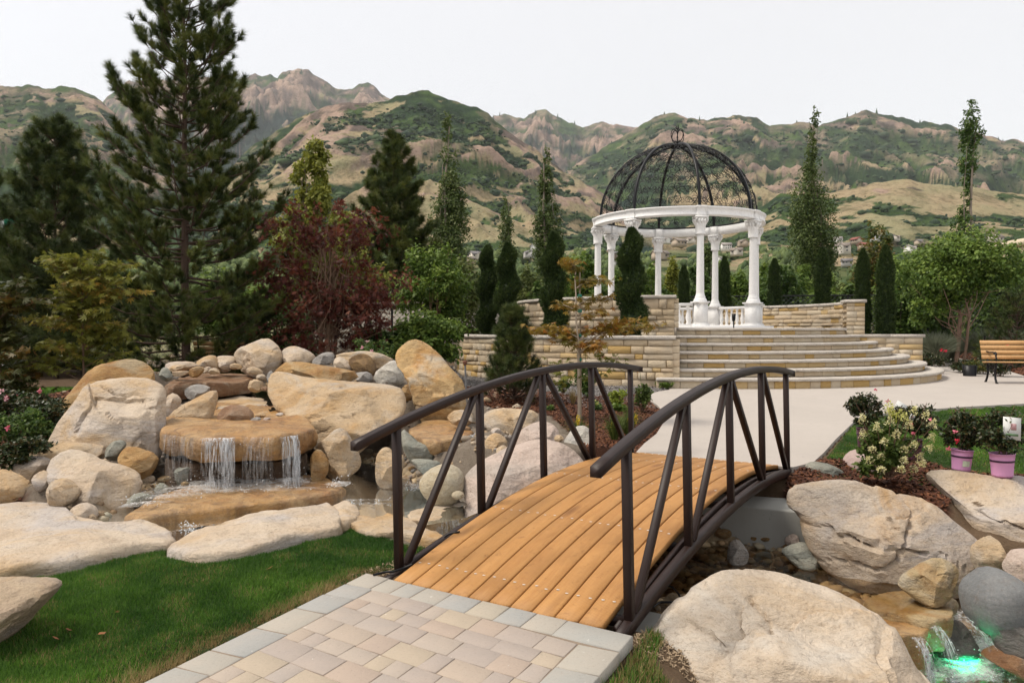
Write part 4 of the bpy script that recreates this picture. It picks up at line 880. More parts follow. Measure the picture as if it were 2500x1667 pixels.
# balustrade in seven of the eight bays
b=MB(); b.lathe([(.045,.09),(.045,.12),(.028,.135),(.05,.2),(.056,.25),(.04,.33),(.026,.42),(.034,.455),(.026,.47),(.042,.49),(.042,.52)],12); bal_me=b.mesh('baluster',M_MAR,True)
for i in range(8):
    if i==0: continue
    p=gp(RG,A8[i]);q=gp(RG,A8[(i+1)%8]); d=(q-p)/np.linalg.norm(q-p); p=p+d*.16;q=q-d*.16
    b=MB(); b.bar(p+[0,0,.068],q+[0,0,.068],.13,.05); b.bar(p+[0,0,.555],q+[0,0,.555],.14,.07); bs=b.build('balustrade',M_MAR,GZB)
    L=np.linalg.norm(q-p)
    for k in range(6): link('baluster',bal_me,bs,p+d*L*(k+.6)/6.2)
# dome
DZ=BZ1+.012; RD=2.02; HD=6.36-gz0-DZ
def dome(a,e,rr=1.0): # e: 0 at rim, pi/2 top
    return np.stack([rr*RD*np.cos(e)*np.sin(a),-rr*RD*np.cos(e)*np.cos(a),DZ+HD*np.sin(e)*rr],-1)
b=MB(); V,Q=tube([dome(np.array(a),np.array(.005)) for a in np.linspace(0,2*math.pi,97)],.022,6); b.add(V,Q); V,Q=tube([dome(np.array(a),np.array(1.47)) for a in np.linspace(0,2*math.pi,33)],.03,6); b.add(V,Q)
b.build('rim_ring',M_IRON,GZB)
for a in A8:
    E_=np.linspace(0,1.53,26); P_=dome(np.full(26,a),E_); V=[]
    sd_=np.array([math.cos(a),math.sin(a),0])
    up_=np.stack([np.cos(E_)*math.sin(a)*HD/RD,-np.cos(E_)*math.cos(a)*HD/RD,np.sin(E_)],1); up_/=np.linalg.norm(up_,axis=1)[:,None]
    V=np.stack([P_-sd_*.03-up_*.02,P_+sd_*.03-up_*.02,P_+sd_*.03+up_*.035,P_-sd_*.03+up_*.035],1).reshape(-1,3)
    Q=[[i*4+j,i*4+(j+1)%4,(i+1)*4+(j+1)%4,(i+1)*4+j] for i in range(25) for j in range(4)]
    link('rib',mesh_np('rib',V,np.array(Q),M_IRON),GZB)
def spiral(c,r0,turns,a0,sgn,n=26):
    t=np.linspace(0,1,n); r=r0*(1-t)**.8+.006; th=a0+sgn*turns*2*math.pi*t
    return np.stack([c[0]+r*np.cos(th),c[1]+r*np.sin(th)],1)
for i in range(8):
    b=MB(); am=A8[i]+R_(22.5); half=R_(22.5)
    rows=[.08,.25,.42,.59,.76,.92,1.07,1.21]
    for ri,e0 in enumerate(rows):
        wloc=half*math.cos(e0)*RD   # half width in metres at that height
        nn=2 if wloc>.42 else 1
        r=min(.15,wloc/(nn*2+.2)*.95)
        for s in (-1,1):
            for k in range(nn):
                cx=s*wloc*(k+.5)/nn+ (0 if ri%2 else s*.01)
                for (dx,dy,sg,a0) in ((-r*.5,0,1,0.0),(r*.55,.02,-1,math.pi)):
                    sp=spiral((cx+dx,HD*math.sin(e0)+dy),r*.62,1.35,a0+ (.6 if ri%2 else -.6),sg*s)
                    yy_=np.clip(sp[:,1]/HD,-.02,.999); ee=np.arcsin(yy_); aa=am+sp[:,0]/(RD*np.maximum(np.cos(ee),.12))
                    aa=np.clip(aa,am-half,am+half)
                    V,Q=tube(dome(aa,ee),.0072,3); b.add(V,Q)
                # long S stem up to the next row
                t=np.linspace(0,1,14); nx_=rows[ri+1] if ri+1<len(rows) else 1.36
                ee=e0-.06+(nx_-e0+.08)*t; xx=(cx+r*.9*np.sin(t*math.pi*1.15)*s)
                aa=np.clip(am+xx/(RD*np.maximum(np.cos(ee),.12)),am-half,am+half); V,Q=tube(dome(aa,ee),.0075,3); b.add(V,Q)
    b.build('scrollwork',M_IRON,GZB)
b=MB(); top=DZ+HD; FH=6.92-gz0-top
V,Q=tube([(0,0,top-.03),(0,0,top+FH)],[.022,.006],6); b.add(V,Q)
b.lathe([(.12,top-.03),(.12,top+.01),(.05,top+.03),(.03,top+.06)],12)
for i in range(4):
    a=i*math.pi/2+.5; d=np.array([math.cos(a),math.sin(a),0])
    t=np.linspace(0,1,26); ang=-1.35+t*1.6*math.pi
    rad=.155*(1-.55*np.clip(t-.45,0,1)); xx=np.concatenate([[.01,.05],.095+rad*.78*np.cos(ang)+.0]); zz=np.concatenate([[.05,.12],.27+rad*np.sin(ang)*1.05])
    V,Q=tube(np.outer(xx,d)+np.outer(zz+top,[0,0,1]),.0125,5); b.add(V,Q)
    V,Q=tube(np.outer([0,.05,.04,.06],d)+np.outer(np.array([.42,.47,.52,.56])+top,[0,0,1]),[.012,.014,.009,.003],4); b.add(V,Q)
    V,Q=tube(np.outer([.1,.14,.1,.07],d)+np.outer(np.array([.02,.06,.10,.06])+top,[0,0,1]),.01,4); b.add(V,Q)
b.build('finial',M_IRON,GZB)
# uplight on the terrace by the balustrade
p=atY(1685*K,786*K,16.9); u=thing('spotlight','small black uplight standing behind the gazebo balustrade','spotlight',(p[0],p[1],gz0-.004))
b=MB(); b.tube([(0,0,0),(0,0,.16)],.014,6); b.build('stake',M_IRON,u); b=MB(); b.lathe([(.0,.15),(.035,.155),(.05,.32),(.045,.32),(.03,.2)],10); b.build('lamp_head',M_IRON,u)
# ================================================================== BRIDGE
def m_wood(name,c1,c2,dark,scale=1.0,diag=True):
    t=NT(name);v=t.obj();oi=t.n('ObjectInfo').outputs['Random']
    vv=t.n('VectorMath',_operation='ADD',i0=v,i1=t.n('CombineXYZ',X=t.math('MULTIPLY',oi,13.),Y=t.math('MULTIPLY',oi,47.),Z=0.)).outputs[0]
    g=t.noise(3.2*scale,7,.65,t.mapping(vv,(9,.7,4)),.9)
    c=t.mix(t.ramp(g,[(.3,0),(.7,1)]),c1,c2)
    kn=t.n('TexVoronoi',Scale=1.0,Randomness=1.0); t.set(kn.inputs['Vector'],t.n('VectorMath',_operation='ADD',i0=t.mapping(vv,(6.5,1.7,1)),i1=t.n('VectorMath',_operation='SCALE',i0=t.n('TexNoise',Scale=2.5,Vector=vv).outputs[1],Scale=.35).outputs[0]).outputs[0])
    c=t.mix(t.ramp(kn.outputs[0],[(.0,.95),(.10,.7),(.28,0)]),c,dark)
    lo=t.noise(1.3,4,.6,vv); c=t.mix(t.ramp(lo,[(.35,.55),(.55,0)]),c,tuple(x*.62 for x in c1)); c=t.mix(t.math('MULTIPLY',oi,.45),c,tuple(x*1.22 for x in c2)); sc_=t.noise(14,5,.7,vv); c=t.mix(t.ramp(sc_,[(.28,.5),(.42,0)]),c,dark)
    h=g
    if diag:
        wv=t.n('TexWave',Scale=24.,Distortion=.6); t.set(wv.inputs['Vector'],t.mapping(v,(1,1,1),(0,0,.75))); dsh=t.noise(30,2,.5,vv)
        c=t.mix(t.math('MULTIPLY',t.ramp(wv.outputs[0],[(.55,0),(.8,.26)]),t.ramp(dsh,[(.35,.3),(.6,1)])),c,tuple(x*.55 for x in c1)); h=t.math('ADD',g,t.math('MULTIPLY',wv.outputs[0],-.3))
    return t.done(t.princ(c,.6,t.bump(h,.25,.006),.35))
M_DECK=m_wood('deck_timber',(.335,.15,.040),(.44,.225,.072),(.15,.058,.015))
M_BRZ=m_plain('bronze_steel',(.021,.0112,.009),.46,.2,5,.02,80,.25)
M_BRZ2=M_BRZ
M_SCR=m_plain('screw_steel',(.62,.58,.52),.45,.2,30,0,metal=.2)
U=.9356
def qz(s): return (s/U-2)/2
def zb(s): q=qz(s); return .10+.1492*(1-q*q)+.1041*q
def zt(s): q=qz(s); return .10+.9014+.1525*(1-q*q)+.1041*q
def zd(s): q=qz(s); return zb(s)+.042+.045*np.clip(1-q*q,0,1)
BR=thing('footbridge','arched garden footbridge with timber deck and brown steel railings','bridge',(BO[0],BO[1],0),None,-TH)
NP=10; w0,w1=.085,1.495; pw=(w1-w0)/NP
for k in range(NP):
    a0=w0+k*pw+.0042; a1=w0+(k+1)*pw-.0042; S=np.linspace(-.155+random.uniform(-.006,.006),3.765,30); Z=zd(S); bv=.006; th=.038
    prof=[(a0,-th),(a0,-bv),(a0+bv,0),(a1-bv,0),(a1,-bv),(a1,-th)]; n=len(S)
    V=np.concatenate([np.stack([np.full(n,x),S,Z+dz],1) for x,dz in prof]); m=len(prof)
    Q=[[p*n+j,p*n+j+1,((p+1)%m)*n+j+1,((p+1)%m)*n+j] for p in range(m) for j in range(n-1)]
    T=[]
    for e in (0,n-1): T+=[[e,p*n+e,(p+1)*n+e] for p in range(1,m-1)]
    link('plank',mesh_np('plank',V,[np.array(Q),np.array(T)],M_DECK),BR)
b=MB()
for s in (.07,.93,1.87,2.8,3.66):
    for k in range(NP):
        for f in (.26,.74):
            x=w0+(k+f)*pw+random.uniform(-.006,.006); sy=s+random.uniform(-.012,.012); z=float(zd(sy))+.0015; t=np.arange(8)*math.pi/4
            b.add(np.vstack([np.stack([x+.0098*np.cos(t),sy+.0098*np.sin(t),np.full(8,z)],1)]),T=[[0,i,i+1] for i in range(1,7)])
tag(b.build('screws',M_SCR,BR),kind='stuff')
def cbar(S,wv,Z,wd,ht,bev=.006,lean=0):
    """curved rectangular steel section along s"""
    n=len(S); h=ht/2;w_=wd/2
    prof=[(-w_,-h+bev),(-w_,h-bev),(-w_+bev,h),(w_-bev,h),(w_,h-bev),(w_,-h+bev),(w_-bev,-h),(-w_+bev,-h)]; m=len(prof)
    V=np.concatenate([np.stack([np.full(n,wv+x)+lean,S,Z+z],1) for x,z in prof])
    Q=[[p*n+j,p*n+j+1,((p+1)%m)*n+j+1,((p+1)%m)*n+j] for p in range(m) for j in range(n-1)]; T=[]
    for e in (0,n-1): T+=[[e,p*n+e,(p+1)*n+e] for p in range(1,m-1)]
    return V,[np.array(Q),np.array(T)]
def sqbar(p,q,wd,name,parent,mat=None):
    b=MB(); b.bar(p,q,wd,wd,up=(1,0,.001)); o=b.build(name,mat or M_BRZ,parent)
    md=o.modifiers.new('bevel','BEVEL'); md.width=.0015; md.segments=1; return o
for side,wv in (('left',0.0),('right',1.58)):
    ln=lambda z0,z1: -.023*(z1-z0)
    S=np.linspace(-.38 if side=='left' else -.37,4.02,34); Zr=zt(S)+.032
    V,Fc=cbar(S,wv,Zr,.060,.054,.002,lean=-.023*.95); link('handrail',mesh_np('handrail',V,Fc,M_BRZ),BR)
    S=np.linspace(-.16,3.9,30); V,Fc=cbar(S,wv,zb(S)-.02,.055,.075,.008); link('bottom_chord',mesh_np('bottom_chord',V,Fc,M_BRZ),BR)
    P=[(np.array([wv,i*U,zb(i*U)]),np.array([wv-.023*.92,i*U,zt(i*U)])) for i in range(5)]
    for i,(p,q) in enumerate(P): sqbar(p-[0,0,.04],q+[0,0,.012],.046,'post',BR)
    for i in range(4):
        if i<2: p=P[i][0]+[0,.065,.02]; q=P[i+1][1]+[0,-.06,0]
        else: p=P[i][1]+[0,.06,0]; q=P[i+1][0]+[0,-.06,.02]
        sqbar(p,q,.041,'diagonal_brace',BR)
    # small inner trim that carries the deck edge
    S=np.linspace(-.05,3.7,24); V,Fc=cbar(S,wv+(.055 if side=='left' else -.055),zd(S)-.075,.03,.05,.004); link('deck_stringer',mesh_np('deck_stringer',V,Fc,M_BRZ),BR)
for s in (0.0,U,2*U,3*U,4*U):
    b=MB(); z=float(zb(s))-.02; b.bar((-.0,s+.03,z),(1.58,s+.03,z),.05,.05); b.build('floor_beam',M_BRZ,BR)
# concrete abutments
M_ABUT=m_concrete('abutment_concrete',(.30,.295,.27))
ab=thing('abutment','grey concrete abutment under the far end of the bridge','abutment',(0,0,0))
def prism(mb,poly,z0,z1):
    k=len(poly); z1=np.broadcast_to(z1,(k,)); V=np.vstack([np.c_[poly,np.full(k,z0)],np.c_[poly,z1]])
    mb.add(V,[[i,(i+1)%k,k+(i+1)%k,k+i] for i in range(k)],[[k,k+i,k+i+1] for i in range(1,k-1)])
b=MB(); q0,q1=at(1690,1312,Z_B)[:2],at(1985,1358,Z_B)[:2]; nn=np.array([-(q1-q0)[1],(q1-q0)[0]]); nn/=np.linalg.norm(nn); prism(b,[q0-(q1-q0)*1.1,q0,q1,q1+nn*.45,q0+nn*.45,q0-(q1-q0)*1.1+nn*.45],-.8,[-.03,-.01,.035,.05,.0,-.02]); o=b.build('wall_block',M_ABUT,ab)
md=o.modifiers.new('bevel','BEVEL'); md.width=.014; md.segments=2
ab2=thing('abutment','pale concrete footing under the near end of the bridge','abutment',(0,0,0))
b=MB(); prism(b,[bw(.05,-.15,0)[:2],bw(.05,1.95,0)[:2],bw(.52,2.1,0)[:2],bw(.52,-.15,0)[:2]],-.6,-.13); o=b.build('footing_block',M_ABUT,ab2); md=o.modifiers.new('bevel','BEVEL'); md.width=.03; md.segments=2
# ================================================================== BOULDERS
RM_={}
def rk(k,*a,**kw): RM_[k]=m_rock('rock_'+k,*a,**kw)
rk('tan',(.51,.39,.26),(.455,.325,.19),(.44,.25,.085),.5,1.8,grey=(.43,.37,.30))
rk('tanl',(0.462,0.357,0.242),(0.378,0.284,0.200),(0.378,0.210,0.084),.35,2.2,grey=(0.315,0.263,0.221))
rk('pale',(.55,.455,.35),(.50,.39,.28),(.47,.30,.13),.38,1.6,grey=(.465,.415,.375))
rk('white',(0.546,0.504,0.441),(0.483,0.452,0.389),(0.441,0.357,0.252),.12,2.2,grey=(0.399,0.389,0.367))
rk('pink',(0.508,0.405,0.346),(0.464,0.373,0.313),(0.454,0.292,0.194),.15,1.5,grey=(0.389,0.335,0.292))
rk('pinks',(.40,.30,.28),(.37,.28,.25),(.38,.28,.22),.1,1.2,bump=.2)
rk('och',(.44,.28,.12),(.36,.20,.07),(.22,.095,.03),.5,2.4,grey=(.40,.31,.19))
rk('och2',(.50,.35,.18),(.46,.29,.115),(.40,.20,.06),.5,1.6,grey=(.47,.41,.32))
rk('ochp',(.46,.35,.20),(.40,.28,.13),(.35,.17,.05),.4,3.2,grey=(.46,.40,.30))
rk('cream',(.50,.44,.33),(.44,.37,.25),(.40,.29,.15),.25,3.0)
rk('grn',(.265,.27,.225),(.33,.32,.265),(.34,.27,.17),.15,2.8,grey=(.20,.215,.19))
rk('grey',(.36,.335,.305),(.29,.275,.255),(.36,.27,.18),.2,2.5,grey=(.24,.235,.23))
rk('grey2',(.135,.14,.142),(.175,.178,.176),(.22,.21,.2),.2,1.8,bump=.25)
rk('dark',(.085,.083,.078),(.14,.13,.115),(.22,.19,.15),.2,2.5,wet=.6)
rk('brn',(.20,.125,.06),(.10,.055,.025),(.32,.2,.08),.45,4.0,bump=.8)
rk('wetr',(.28,.16,.08),(.20,.09,.035),(.42,.34,.25),.45,3.0,wet=.6)
rk('wet_shaded',(.11,.06,.025),(.07,.035,.015),(.03,.018,.01),.4,2.6,wet=.6)  # wet rock with the shade of the undercut painted into its colour
rk('wet',(.44,.28,.13),(.40,.21,.06),(.30,.13,.035),.5,2.2,wet=.6,streak=(.085,.042,.02))
rk('fore',(.575,.485,.385),(.54,.435,.325),(.50,.34,.18),.26,1.5,grey=(.56,.505,.435),grain=.22)
rk('big',(.51,.43,.345),(.48,.375,.27),(.44,.25,.09),.55,1.7,grey=(.40,.35,.31))
def polyrad(P2,c,phi):
    """distance from c to the outline in each direction phi"""
    r=np.zeros_like(phi); d=np.stack([np.cos(phi),np.sin(phi)],1); n=len(P2)
    for i in range(n):
        a=P2[i]-c; e=P2[(i+1)%n]-P2[i]
        den=d[:,0]*e[1]-d[:,1]*e[0]; den=np.where(abs(den)<1e-9,1e-9,den)
        t=(a[0]*e[1]-a[1]*e[0])/den; u=(a[0]*d[:,1]-a[1]*d[:,0])/den
        ok=(t>0)&(u>=-.001)&(u<=1.001); r=np.where(ok,np.maximum(r,t),r)
    return np.where(r<=0,np.median(r[r>0]) if (r>0).any() else .1,r)
unit_=lambda v:v/(np.linalg.norm(v,axis=-1,keepdims=True)+1e-9)
def boulder(lb,mt,fr,po,Y,T,rec,sub,seed):
    W=np.array([atY(*p,Y) for p in fpx(fr,po)]); P2=smooth_poly(W[:,[0,2]],1)
    c=(P2.min(0)+P2.max(0))/2
    if not in_poly(np.array([c[0]]),np.array([c[1]]),P2)[0]: c=P2.mean(0)
    D,T3=ICO[sub]; D=D.copy(); rs=np.random.default_rng(seed)
    # flat broken faces on the viewer side and top, so the silhouette stays
    D0=D.copy()
    phi=np.arctan2(D[:,2],D[:,0]); rho=np.clip(np.hypot(D[:,0],D[:,2]),0,1.02); dy=D[:,1]
    R=polyrad(P2,c,phi)*(1.06 if mt=='fore' else 1.02); rr_=rho**.8*R; hh=P2[:,1].max()-P2[:,1].min()
    sz=np.sqrt(np.prod(P2.max(0)-P2.min(0)))
    x=c[0]+rr_*np.cos(phi); z=c[1]+rr_*np.sin(phi); y=np.sign(dy)*np.abs(dy)**.68*T/2*np.where(dy>0,.3,1.0)
    z=z-np.clip(-D0[:,2]-.12,0,1)*(.15 if mt=='tanl' else .45 if Y<7.2 and mt not in('wetr',) else .3)*hh*(hh>.12)
    dl=rec*(z-c[1]); f=(Y+dl)/Y; x=x*f; z=CAMH+(z-CAMH)*f
    V=np.stack([x,Y+dl+y,z],1)
    # broken faces: real planes cut across the viewer side and the top
    cen=V.mean(0); smo=mt in('pinks','grey2','cream')
    nrm=unit_(np.stack([D0[:,0],D0[:,1],D0[:,2]],1)); am=np.zeros(len(V))
    if not smo:
        for q in range(11 if sub>=4 else 6):
            n=np.array([rs.normal(0,.62),-abs(rs.normal(.25,.5)),rs.normal(.35,.55)]); n/=np.linalg.norm(n)
            if q==0 and rec>=.35: n=unit_(np.array([[rs.normal(0,.12),-.22,.97]]))[0]
            if q==1 and rec>=.35: n=unit_(np.array([[rs.normal(0,.2),-.95,.2]]))[0]
            pr=(V-cen)@n; d_=pr.max()*rs.uniform(.62,.86) if q>1 else pr.max()*.66
            V=V-np.outer(np.maximum(0,pr-d_)*.98*np.clip(np.abs(D0[:,1])*2.2-.05,0,1),n)
    lump=fbm(V/sz*2.4+seed*3.1,4,seed); fine=fbm(V/sz*9,3,seed+9)
    am+=sz*(.030*lump+(.008 if smo else .016)*fine)
    if not smo:
        for q in range(4 if sub>=5 else 3 if sub==4 else 1):   # ledges and open joints along the bedding
            n=unit_(np.array([[.35*math.sin(seed*1.7)+rs.normal(0,.25),rs.normal(-.2,.3),.9+rs.normal(0,.3)]]))[0]
            f_=(V-cen)@n-rs.uniform(-.35,.35)*sz+fbm(V/sz*2.2+q*5.1,4,seed+60+q)*.20*sz
            if q%2==0: am-=sz*(.055 if sub>=6 else .045)*sstep(f_,-(.006 if sub>=6 else .012)*sz,(.006 if sub>=6 else .012)*sz)*np.clip(fbm(V/sz*1.1+q,2,seed+70)*3+.6,0,1)
            else: am-=sz*.05*np.exp(-(f_/((.010 if sub>=6 else .018)*sz))**2)*np.clip(fbm(V/sz*1.3+q,2,seed+80)*4+.2,0,1)
        pit=vn(V/sz*7+seed,seed+91); am-=sz*.03*np.clip(pit-.55,0,1)
    V=V+nrm*(am*np.clip(np.abs(D0[:,1])*1.6+.25,0,1))[:,None]
    base=np.array([V[:,0].mean(),V[:,1].mean(),V[:,2].min()])
    me=mesh_np('boulder',V-base,T3,RM_[mt],True)
    if not smo: me.set_sharp_from_angle(angle=R_(34))
    o=link('boulder',me,None,base); return tag(o,lb,'boulder' if sz>.28 else 'stone')
for i,(lb,mt,fr,po,Y,T,rec,sub) in enumerate(BOULD):
    o=boulder(lb,mt,fr,po,Y,T,rec,sub,100+i)
    if o['category']=='stone': o.name='stone'
def slab(name,label,cat,mat,pts,ztop,thick,dome=.02,seed=0,rough=.02,tilt=None,nr=22,na=110,front=None):
    """flat rock from its plan outline (outline pixels are on the plane z=ztop)"""
    P=smooth_poly(np.array([at(px,py,ztop)[:2] for px,py in pts]),2); c=P.mean(0)
    phi=np.linspace(0,2*math.pi,na,endpoint=False); R=polyrad(P,c,phi)
    rs=np.concatenate([np.linspace(0,.93,nr),[.965,.99,1.0,1.0,.985,.95]]); dz=np.concatenate([np.zeros(nr),[-.004,-.02,-.055,-.5*thick,-.8*thick,-thick]])
    V=[];
    for r,d in zip(rs,dz):
        V.append(np.stack([c[0]+R*r*np.cos(phi),c[1]+R*r*np.sin(phi),np.full(na,ztop+d)],1))
    V=np.concatenate(V); lr=np.repeat(rs,na); top=np.repeat(np.concatenate([np.ones(nr+3),[0.6,.3,.1]]),na)
    nz=fbm(np.c_[V[:,:2]*2.2,np.full(len(V),seed)],4,seed); fn=fbm(np.c_[V[:,:2]*9,V[:,2]*9],3,seed+3); bd=np.abs(((V[:,1]*.7+V[:,0]*.3+nz*.35)*4)%1-.5)
    V[:,2]+=(dome*(1-lr**2)+nz*rough*2.2+fn*rough*.5+(bd-.25)*rough*.8)*top
    if tilt is not None: V[:,2]+=((V[:,0]-c[0])*tilt[0]+(V[:,1]-c[1])*tilt[1])
    V[:,:2]+=(fbm(V*5,4,seed+8)*1.8)[:,None]*np.array([.035,.035])*np.clip((lr-.6)*2.5,0,1)[:,None]*np.stack([np.cos(np.tile(phi,len(rs))),np.sin(np.tile(phi,len(rs)))],1)
    k=len(rs); Q=[[i*na+j,i*na+(j+1)%na,(i+1)*na+(j+1)%na,(i+1)*na+j] for i in range(k-1) for j in range(na)]
    base=np.array([c[0],c[1],ztop-thick]); o=link(name,mesh_np(name,V-base,np.array(Q),mat,True),None,base); return tag(o,label,cat)
slab('slab_rock','large flat cream slab with a small hollow along the left of the lawn','boulder',RM_['pale'],fpx('1',[(-500,1200),(0,1182),(300,1175),(462,1180),(440,1250),(560,1270),(640,1290),(760,1332),(900,1305),(1010,1300),(1110,1335),(1215,1392),(1110,1450),(1050,1442),(950,1445),(800,1495),(550,1562),(200,1620),(0,1640),(-500,1700)]),.09,.2,.03,11,.02)
slab('slab_rock','long flat cream slab between lawn and pond','boulder',RM_['pale'],fpx('1',[(1105,1480),(1160,1420),(1350,1335),(1500,1300),(1740,1242),(1900,1242),(2100,1212),(2235,1170),(2265,1200),(2300,1210),(2310,1330),(2200,1355),(1900,1425),(1700,1475),(1400,1535),(1250,1530)]),.09,.2,.03,12,.018)
slab('slab_rock','flat tan slab beside the first left bridge post','boulder',RM_['tan'],fpx('4',[(-30,1240),(0,1190),(90,1180),(160,1225),(270,1165),(345,1180),(480,1230),(600,1290),(700,1342),(650,1388),(550,1372),(400,1320),(250,1310),(100,1300)]),.05,.22,.02,13,.02)
slab('slab_rock','small pale slab at the water end of the long cream slab','boulder',RM_['pale'],fpx('4',[(-130,1150),(-60,1110),(20,1115),(90,1150),(95,1200),(20,1245),(-60,1260),(-130,1230)]),.06,.2,.04,14,.02)
# waterfall ledges
M_WETL=RM_['wet']
slab('ledge_rock','broad orange ledge rock with water running over its lip','boulder',M_WETL,fpx('1',[(1090,700),(1095,620),(1180,570),(1300,520),(1450,480),(1600,470),(1780,480),(1880,540),(2000,590),(2120,630),(2135,665),(2050,700),(1850,738),(1700,728),(1600,738),(1450,742),(1330,745),(1220,700),(1120,712)]),.575,.23,.015,21,.018)
slab('ledge_rock','dark stained back rock beneath the waterfall ledge','boulder',RM_['wet_shaded'],fpx('1',[(1110,880),(1200,800),(1500,760),(1900,760),(2060,800),(2070,880),(1900,900),(1500,905),(1200,910)]),.30,.34,.0,22,.02)
slab('ledge_rock','long sloping orange slab in the pond under the waterfall','boulder',M_WETL,fpx('1',[(840,1275),(920,1215),(1000,1165),(1150,1100),(1300,1060),(1500,1012),(2000,990),(2250,1020),(2330,1060),(2335,1090),(2230,1120),(2100,1135),(1800,1175),(1300,1230),(1000,1282),(880,1300)]),.085,.2,.02,23,.014)
slab('ledge_rock','brown upper ledge with a dark wet underside at the waterfall top','boulder',RM_['wetr'],fpx('5',[(0,900),(200,830),(420,790),(700,770),(1000,775),(1300,790),(1335,820),(1210,860),(1000,880),(800,900),(640,910),(500,870),(300,920),(100,960)]),.83,.2,.01,24,.02)
slab('ledge_rock','tan sheet of rock under the middle basin behind the ledge','boulder',RM_['tan'],fpx('5',[(760,1220),(780,1080),(1000,1050),(1350,1050),(1420,1120),(1480,1230),(1640,1290),(1500,1340),(1100,1330),(800,1330)]),.585,.2,.01,25,.015)
slab('ledge_rock','tan ledge rock carrying the second smaller cascade','boulder',M_WETL,fpx('4',[(430,590),(500,530),(650,500),(800,520),(880,565),(885,612),(800,640),(740,650),(640,662),(560,660),(470,628)]),.40,.16,.01,26,.014)
slab('ledge_rock','flat pale ledge with a fringe of falling water near the left railing','boulder',RM_['tan'],fpx('4',[(380,1185),(600,1130),(760,1095),(845,1085),(905,1130),(920,1160),(880,1180),(720,1195),(600,1235),(500,1260)]),.02,.14,.0,27,.012)
slab('ledge_rock','flat tan ledge carrying the stream to the lower cascade','boulder',RM_['ochp'],fpx('7',[(1340,815),(1450,765),(1600,735),(1750,768),(1950,800),(1960,850),(1905,925),(1790,948),(1600,890),(1440,875)]),-.33,.22,.0,28,.014)
slab('ledge_rock','ochre block ledge in the middle of the lower cascade','boulder',M_WETL,fpx('7',[(1440,900),(1560,880),(1700,890),(1765,960),(1755,1010),(1650,1040),(1560,1040),(1480,960)]),-.37,.28,.0,29,.014)
_t=NT('fill_stone'); _c=_t.ramp(_t.attr('var'),[(0,(.20,.14,.09)),(.35,(.36,.26,.16)),(.7,(.46,.37,.27)),(1,(.30,.27,.24))]); _v=_t.n('NewGeometry').outputs['Position']; M_FILL=_t.done(_t.princ(_t.mix(_t.ramp(_t.noise(40,4,.6,_v),[(.35,.5),(.6,0)]),_c,(.12,.08,.05)),.85,None,.25))
_t=NT('bed_stone'); _c=_t.ramp(_t.attr('var'),[(0,(.14,.10,.06)),(.35,(.32,.21,.11)),(.7,(.46,.35,.21)),(1,(.30,.28,.21))]); M_BEDS=_t.done(_t.princ(_c,.5,None,.3))
# pebbles and cobbles, each on its own
peb_me=[]
for s in range(6):
    D,T3=ICO[3 if s<3 else 2]; V=D*np.array([1,.8,.62])*(1+.16*fbm(D*1.4+s*7,3,s)[:,None]); peb_me.append((V,T3))
PEBM=[RM_['tan'],RM_['pale'],RM_['grey'],RM_['pink'],RM_['cream'],RM_['grn'],RM_['och']]
PEBC={}
def pebble(x,y,r,label,group,zoff=.35,mats=None):
    s=random.randrange(6); m=random.choice(mats or PEBM)
    if (s,m.name) not in PEBC: PEBC[(s,m.name)]=mesh_np('pebble',peb_me[s][0],peb_me[s][1],m,True)
    sc=(r*random.uniform(.8,1.25),r*random.uniform(.8,1.2),r*random.uniform(.75,1.1))
    o=link('pebble',PEBC[(s,m.name)],None,(x,y,float(gq(x,y))+sc[2]*zoff),(random.uniform(-.3,.3),random.uniform(-.3,.3),random.uniform(0,6.3)),sc); return tag(o,label,'pebble',group)
def pebbles(pts,z,n,r,label,group,mats=None,zoff=.35):
    P=np.array([at(px,py,z)[:2] for px,py in pts]); lo,hi=P.min(0),P.max(0); k=0;placed=[];tries=0
    while k<n and tries<n*60:
        tries+=1; q=lo+(hi-lo)*np.array([random.random(),random.random()]); rr_=random.uniform(*r)
        if not in_poly(np.array([q[0]]),np.array([q[1]]),P)[0]: continue
        if any(np.hypot(*(q-p[0]))<(rr_+p[1])*.8 for p in placed): continue
        placed.append((q,rr_)); pebble(q[0],q[1],rr_,label,group,zoff,mats); k+=1
pebbles(fpx('3',[(770,1400),(860,1340),(1080,1290),(1100,1200),(1240,1160),(1240,1420),(1260,1480),(1060,1500),(900,1500)]),.08,42,(.025,.055),'river pebble piled between the faceted rock and the upright cream rock','pebbles beside the stream')
pebbles(fpx('3',[(1500,1260),(1560,1230),(1640,1330),(1700,1390),(1680,1420),(1500,1420)]),.08,18,(.025,.05),'river pebble right of the upright cream rock','pebbles right of the upright rock')
pebbles(fpx('4',[(760,760),(1000,740),(1060,800),(900,900),(800,850)]),.1,22,(.025,.06),'wet stone in the stream below the second cascade','stones under the second cascade')
pebbles(fpx('3',[(640,1050),(700,980),(800,960),(780,1040),(700,1110)]),.3,10,(.03,.055),'grey cobble left of the faceted tan rock','cobbles beside the ledge',[RM_['grey'],RM_['grn'],RM_['pink']])
pebbles(fpx('4',[(420,650),(520,640),(640,690),(560,700)]),.3,8,(.02,.035),'pebble resting on the grey green crescent boulder','pebbles behind the crescent boulder')
pebbles(fpx('7',[(420,600),(700,520),(900,600),(1150,650),(1300,700),(1100,740),(700,660)]),-.5,46,(.03,.08),'brown submerged stone in the stream right of the bridge','stones on the stream bed',[RM_['tan'],RM_['och'],RM_['grn']],.2)
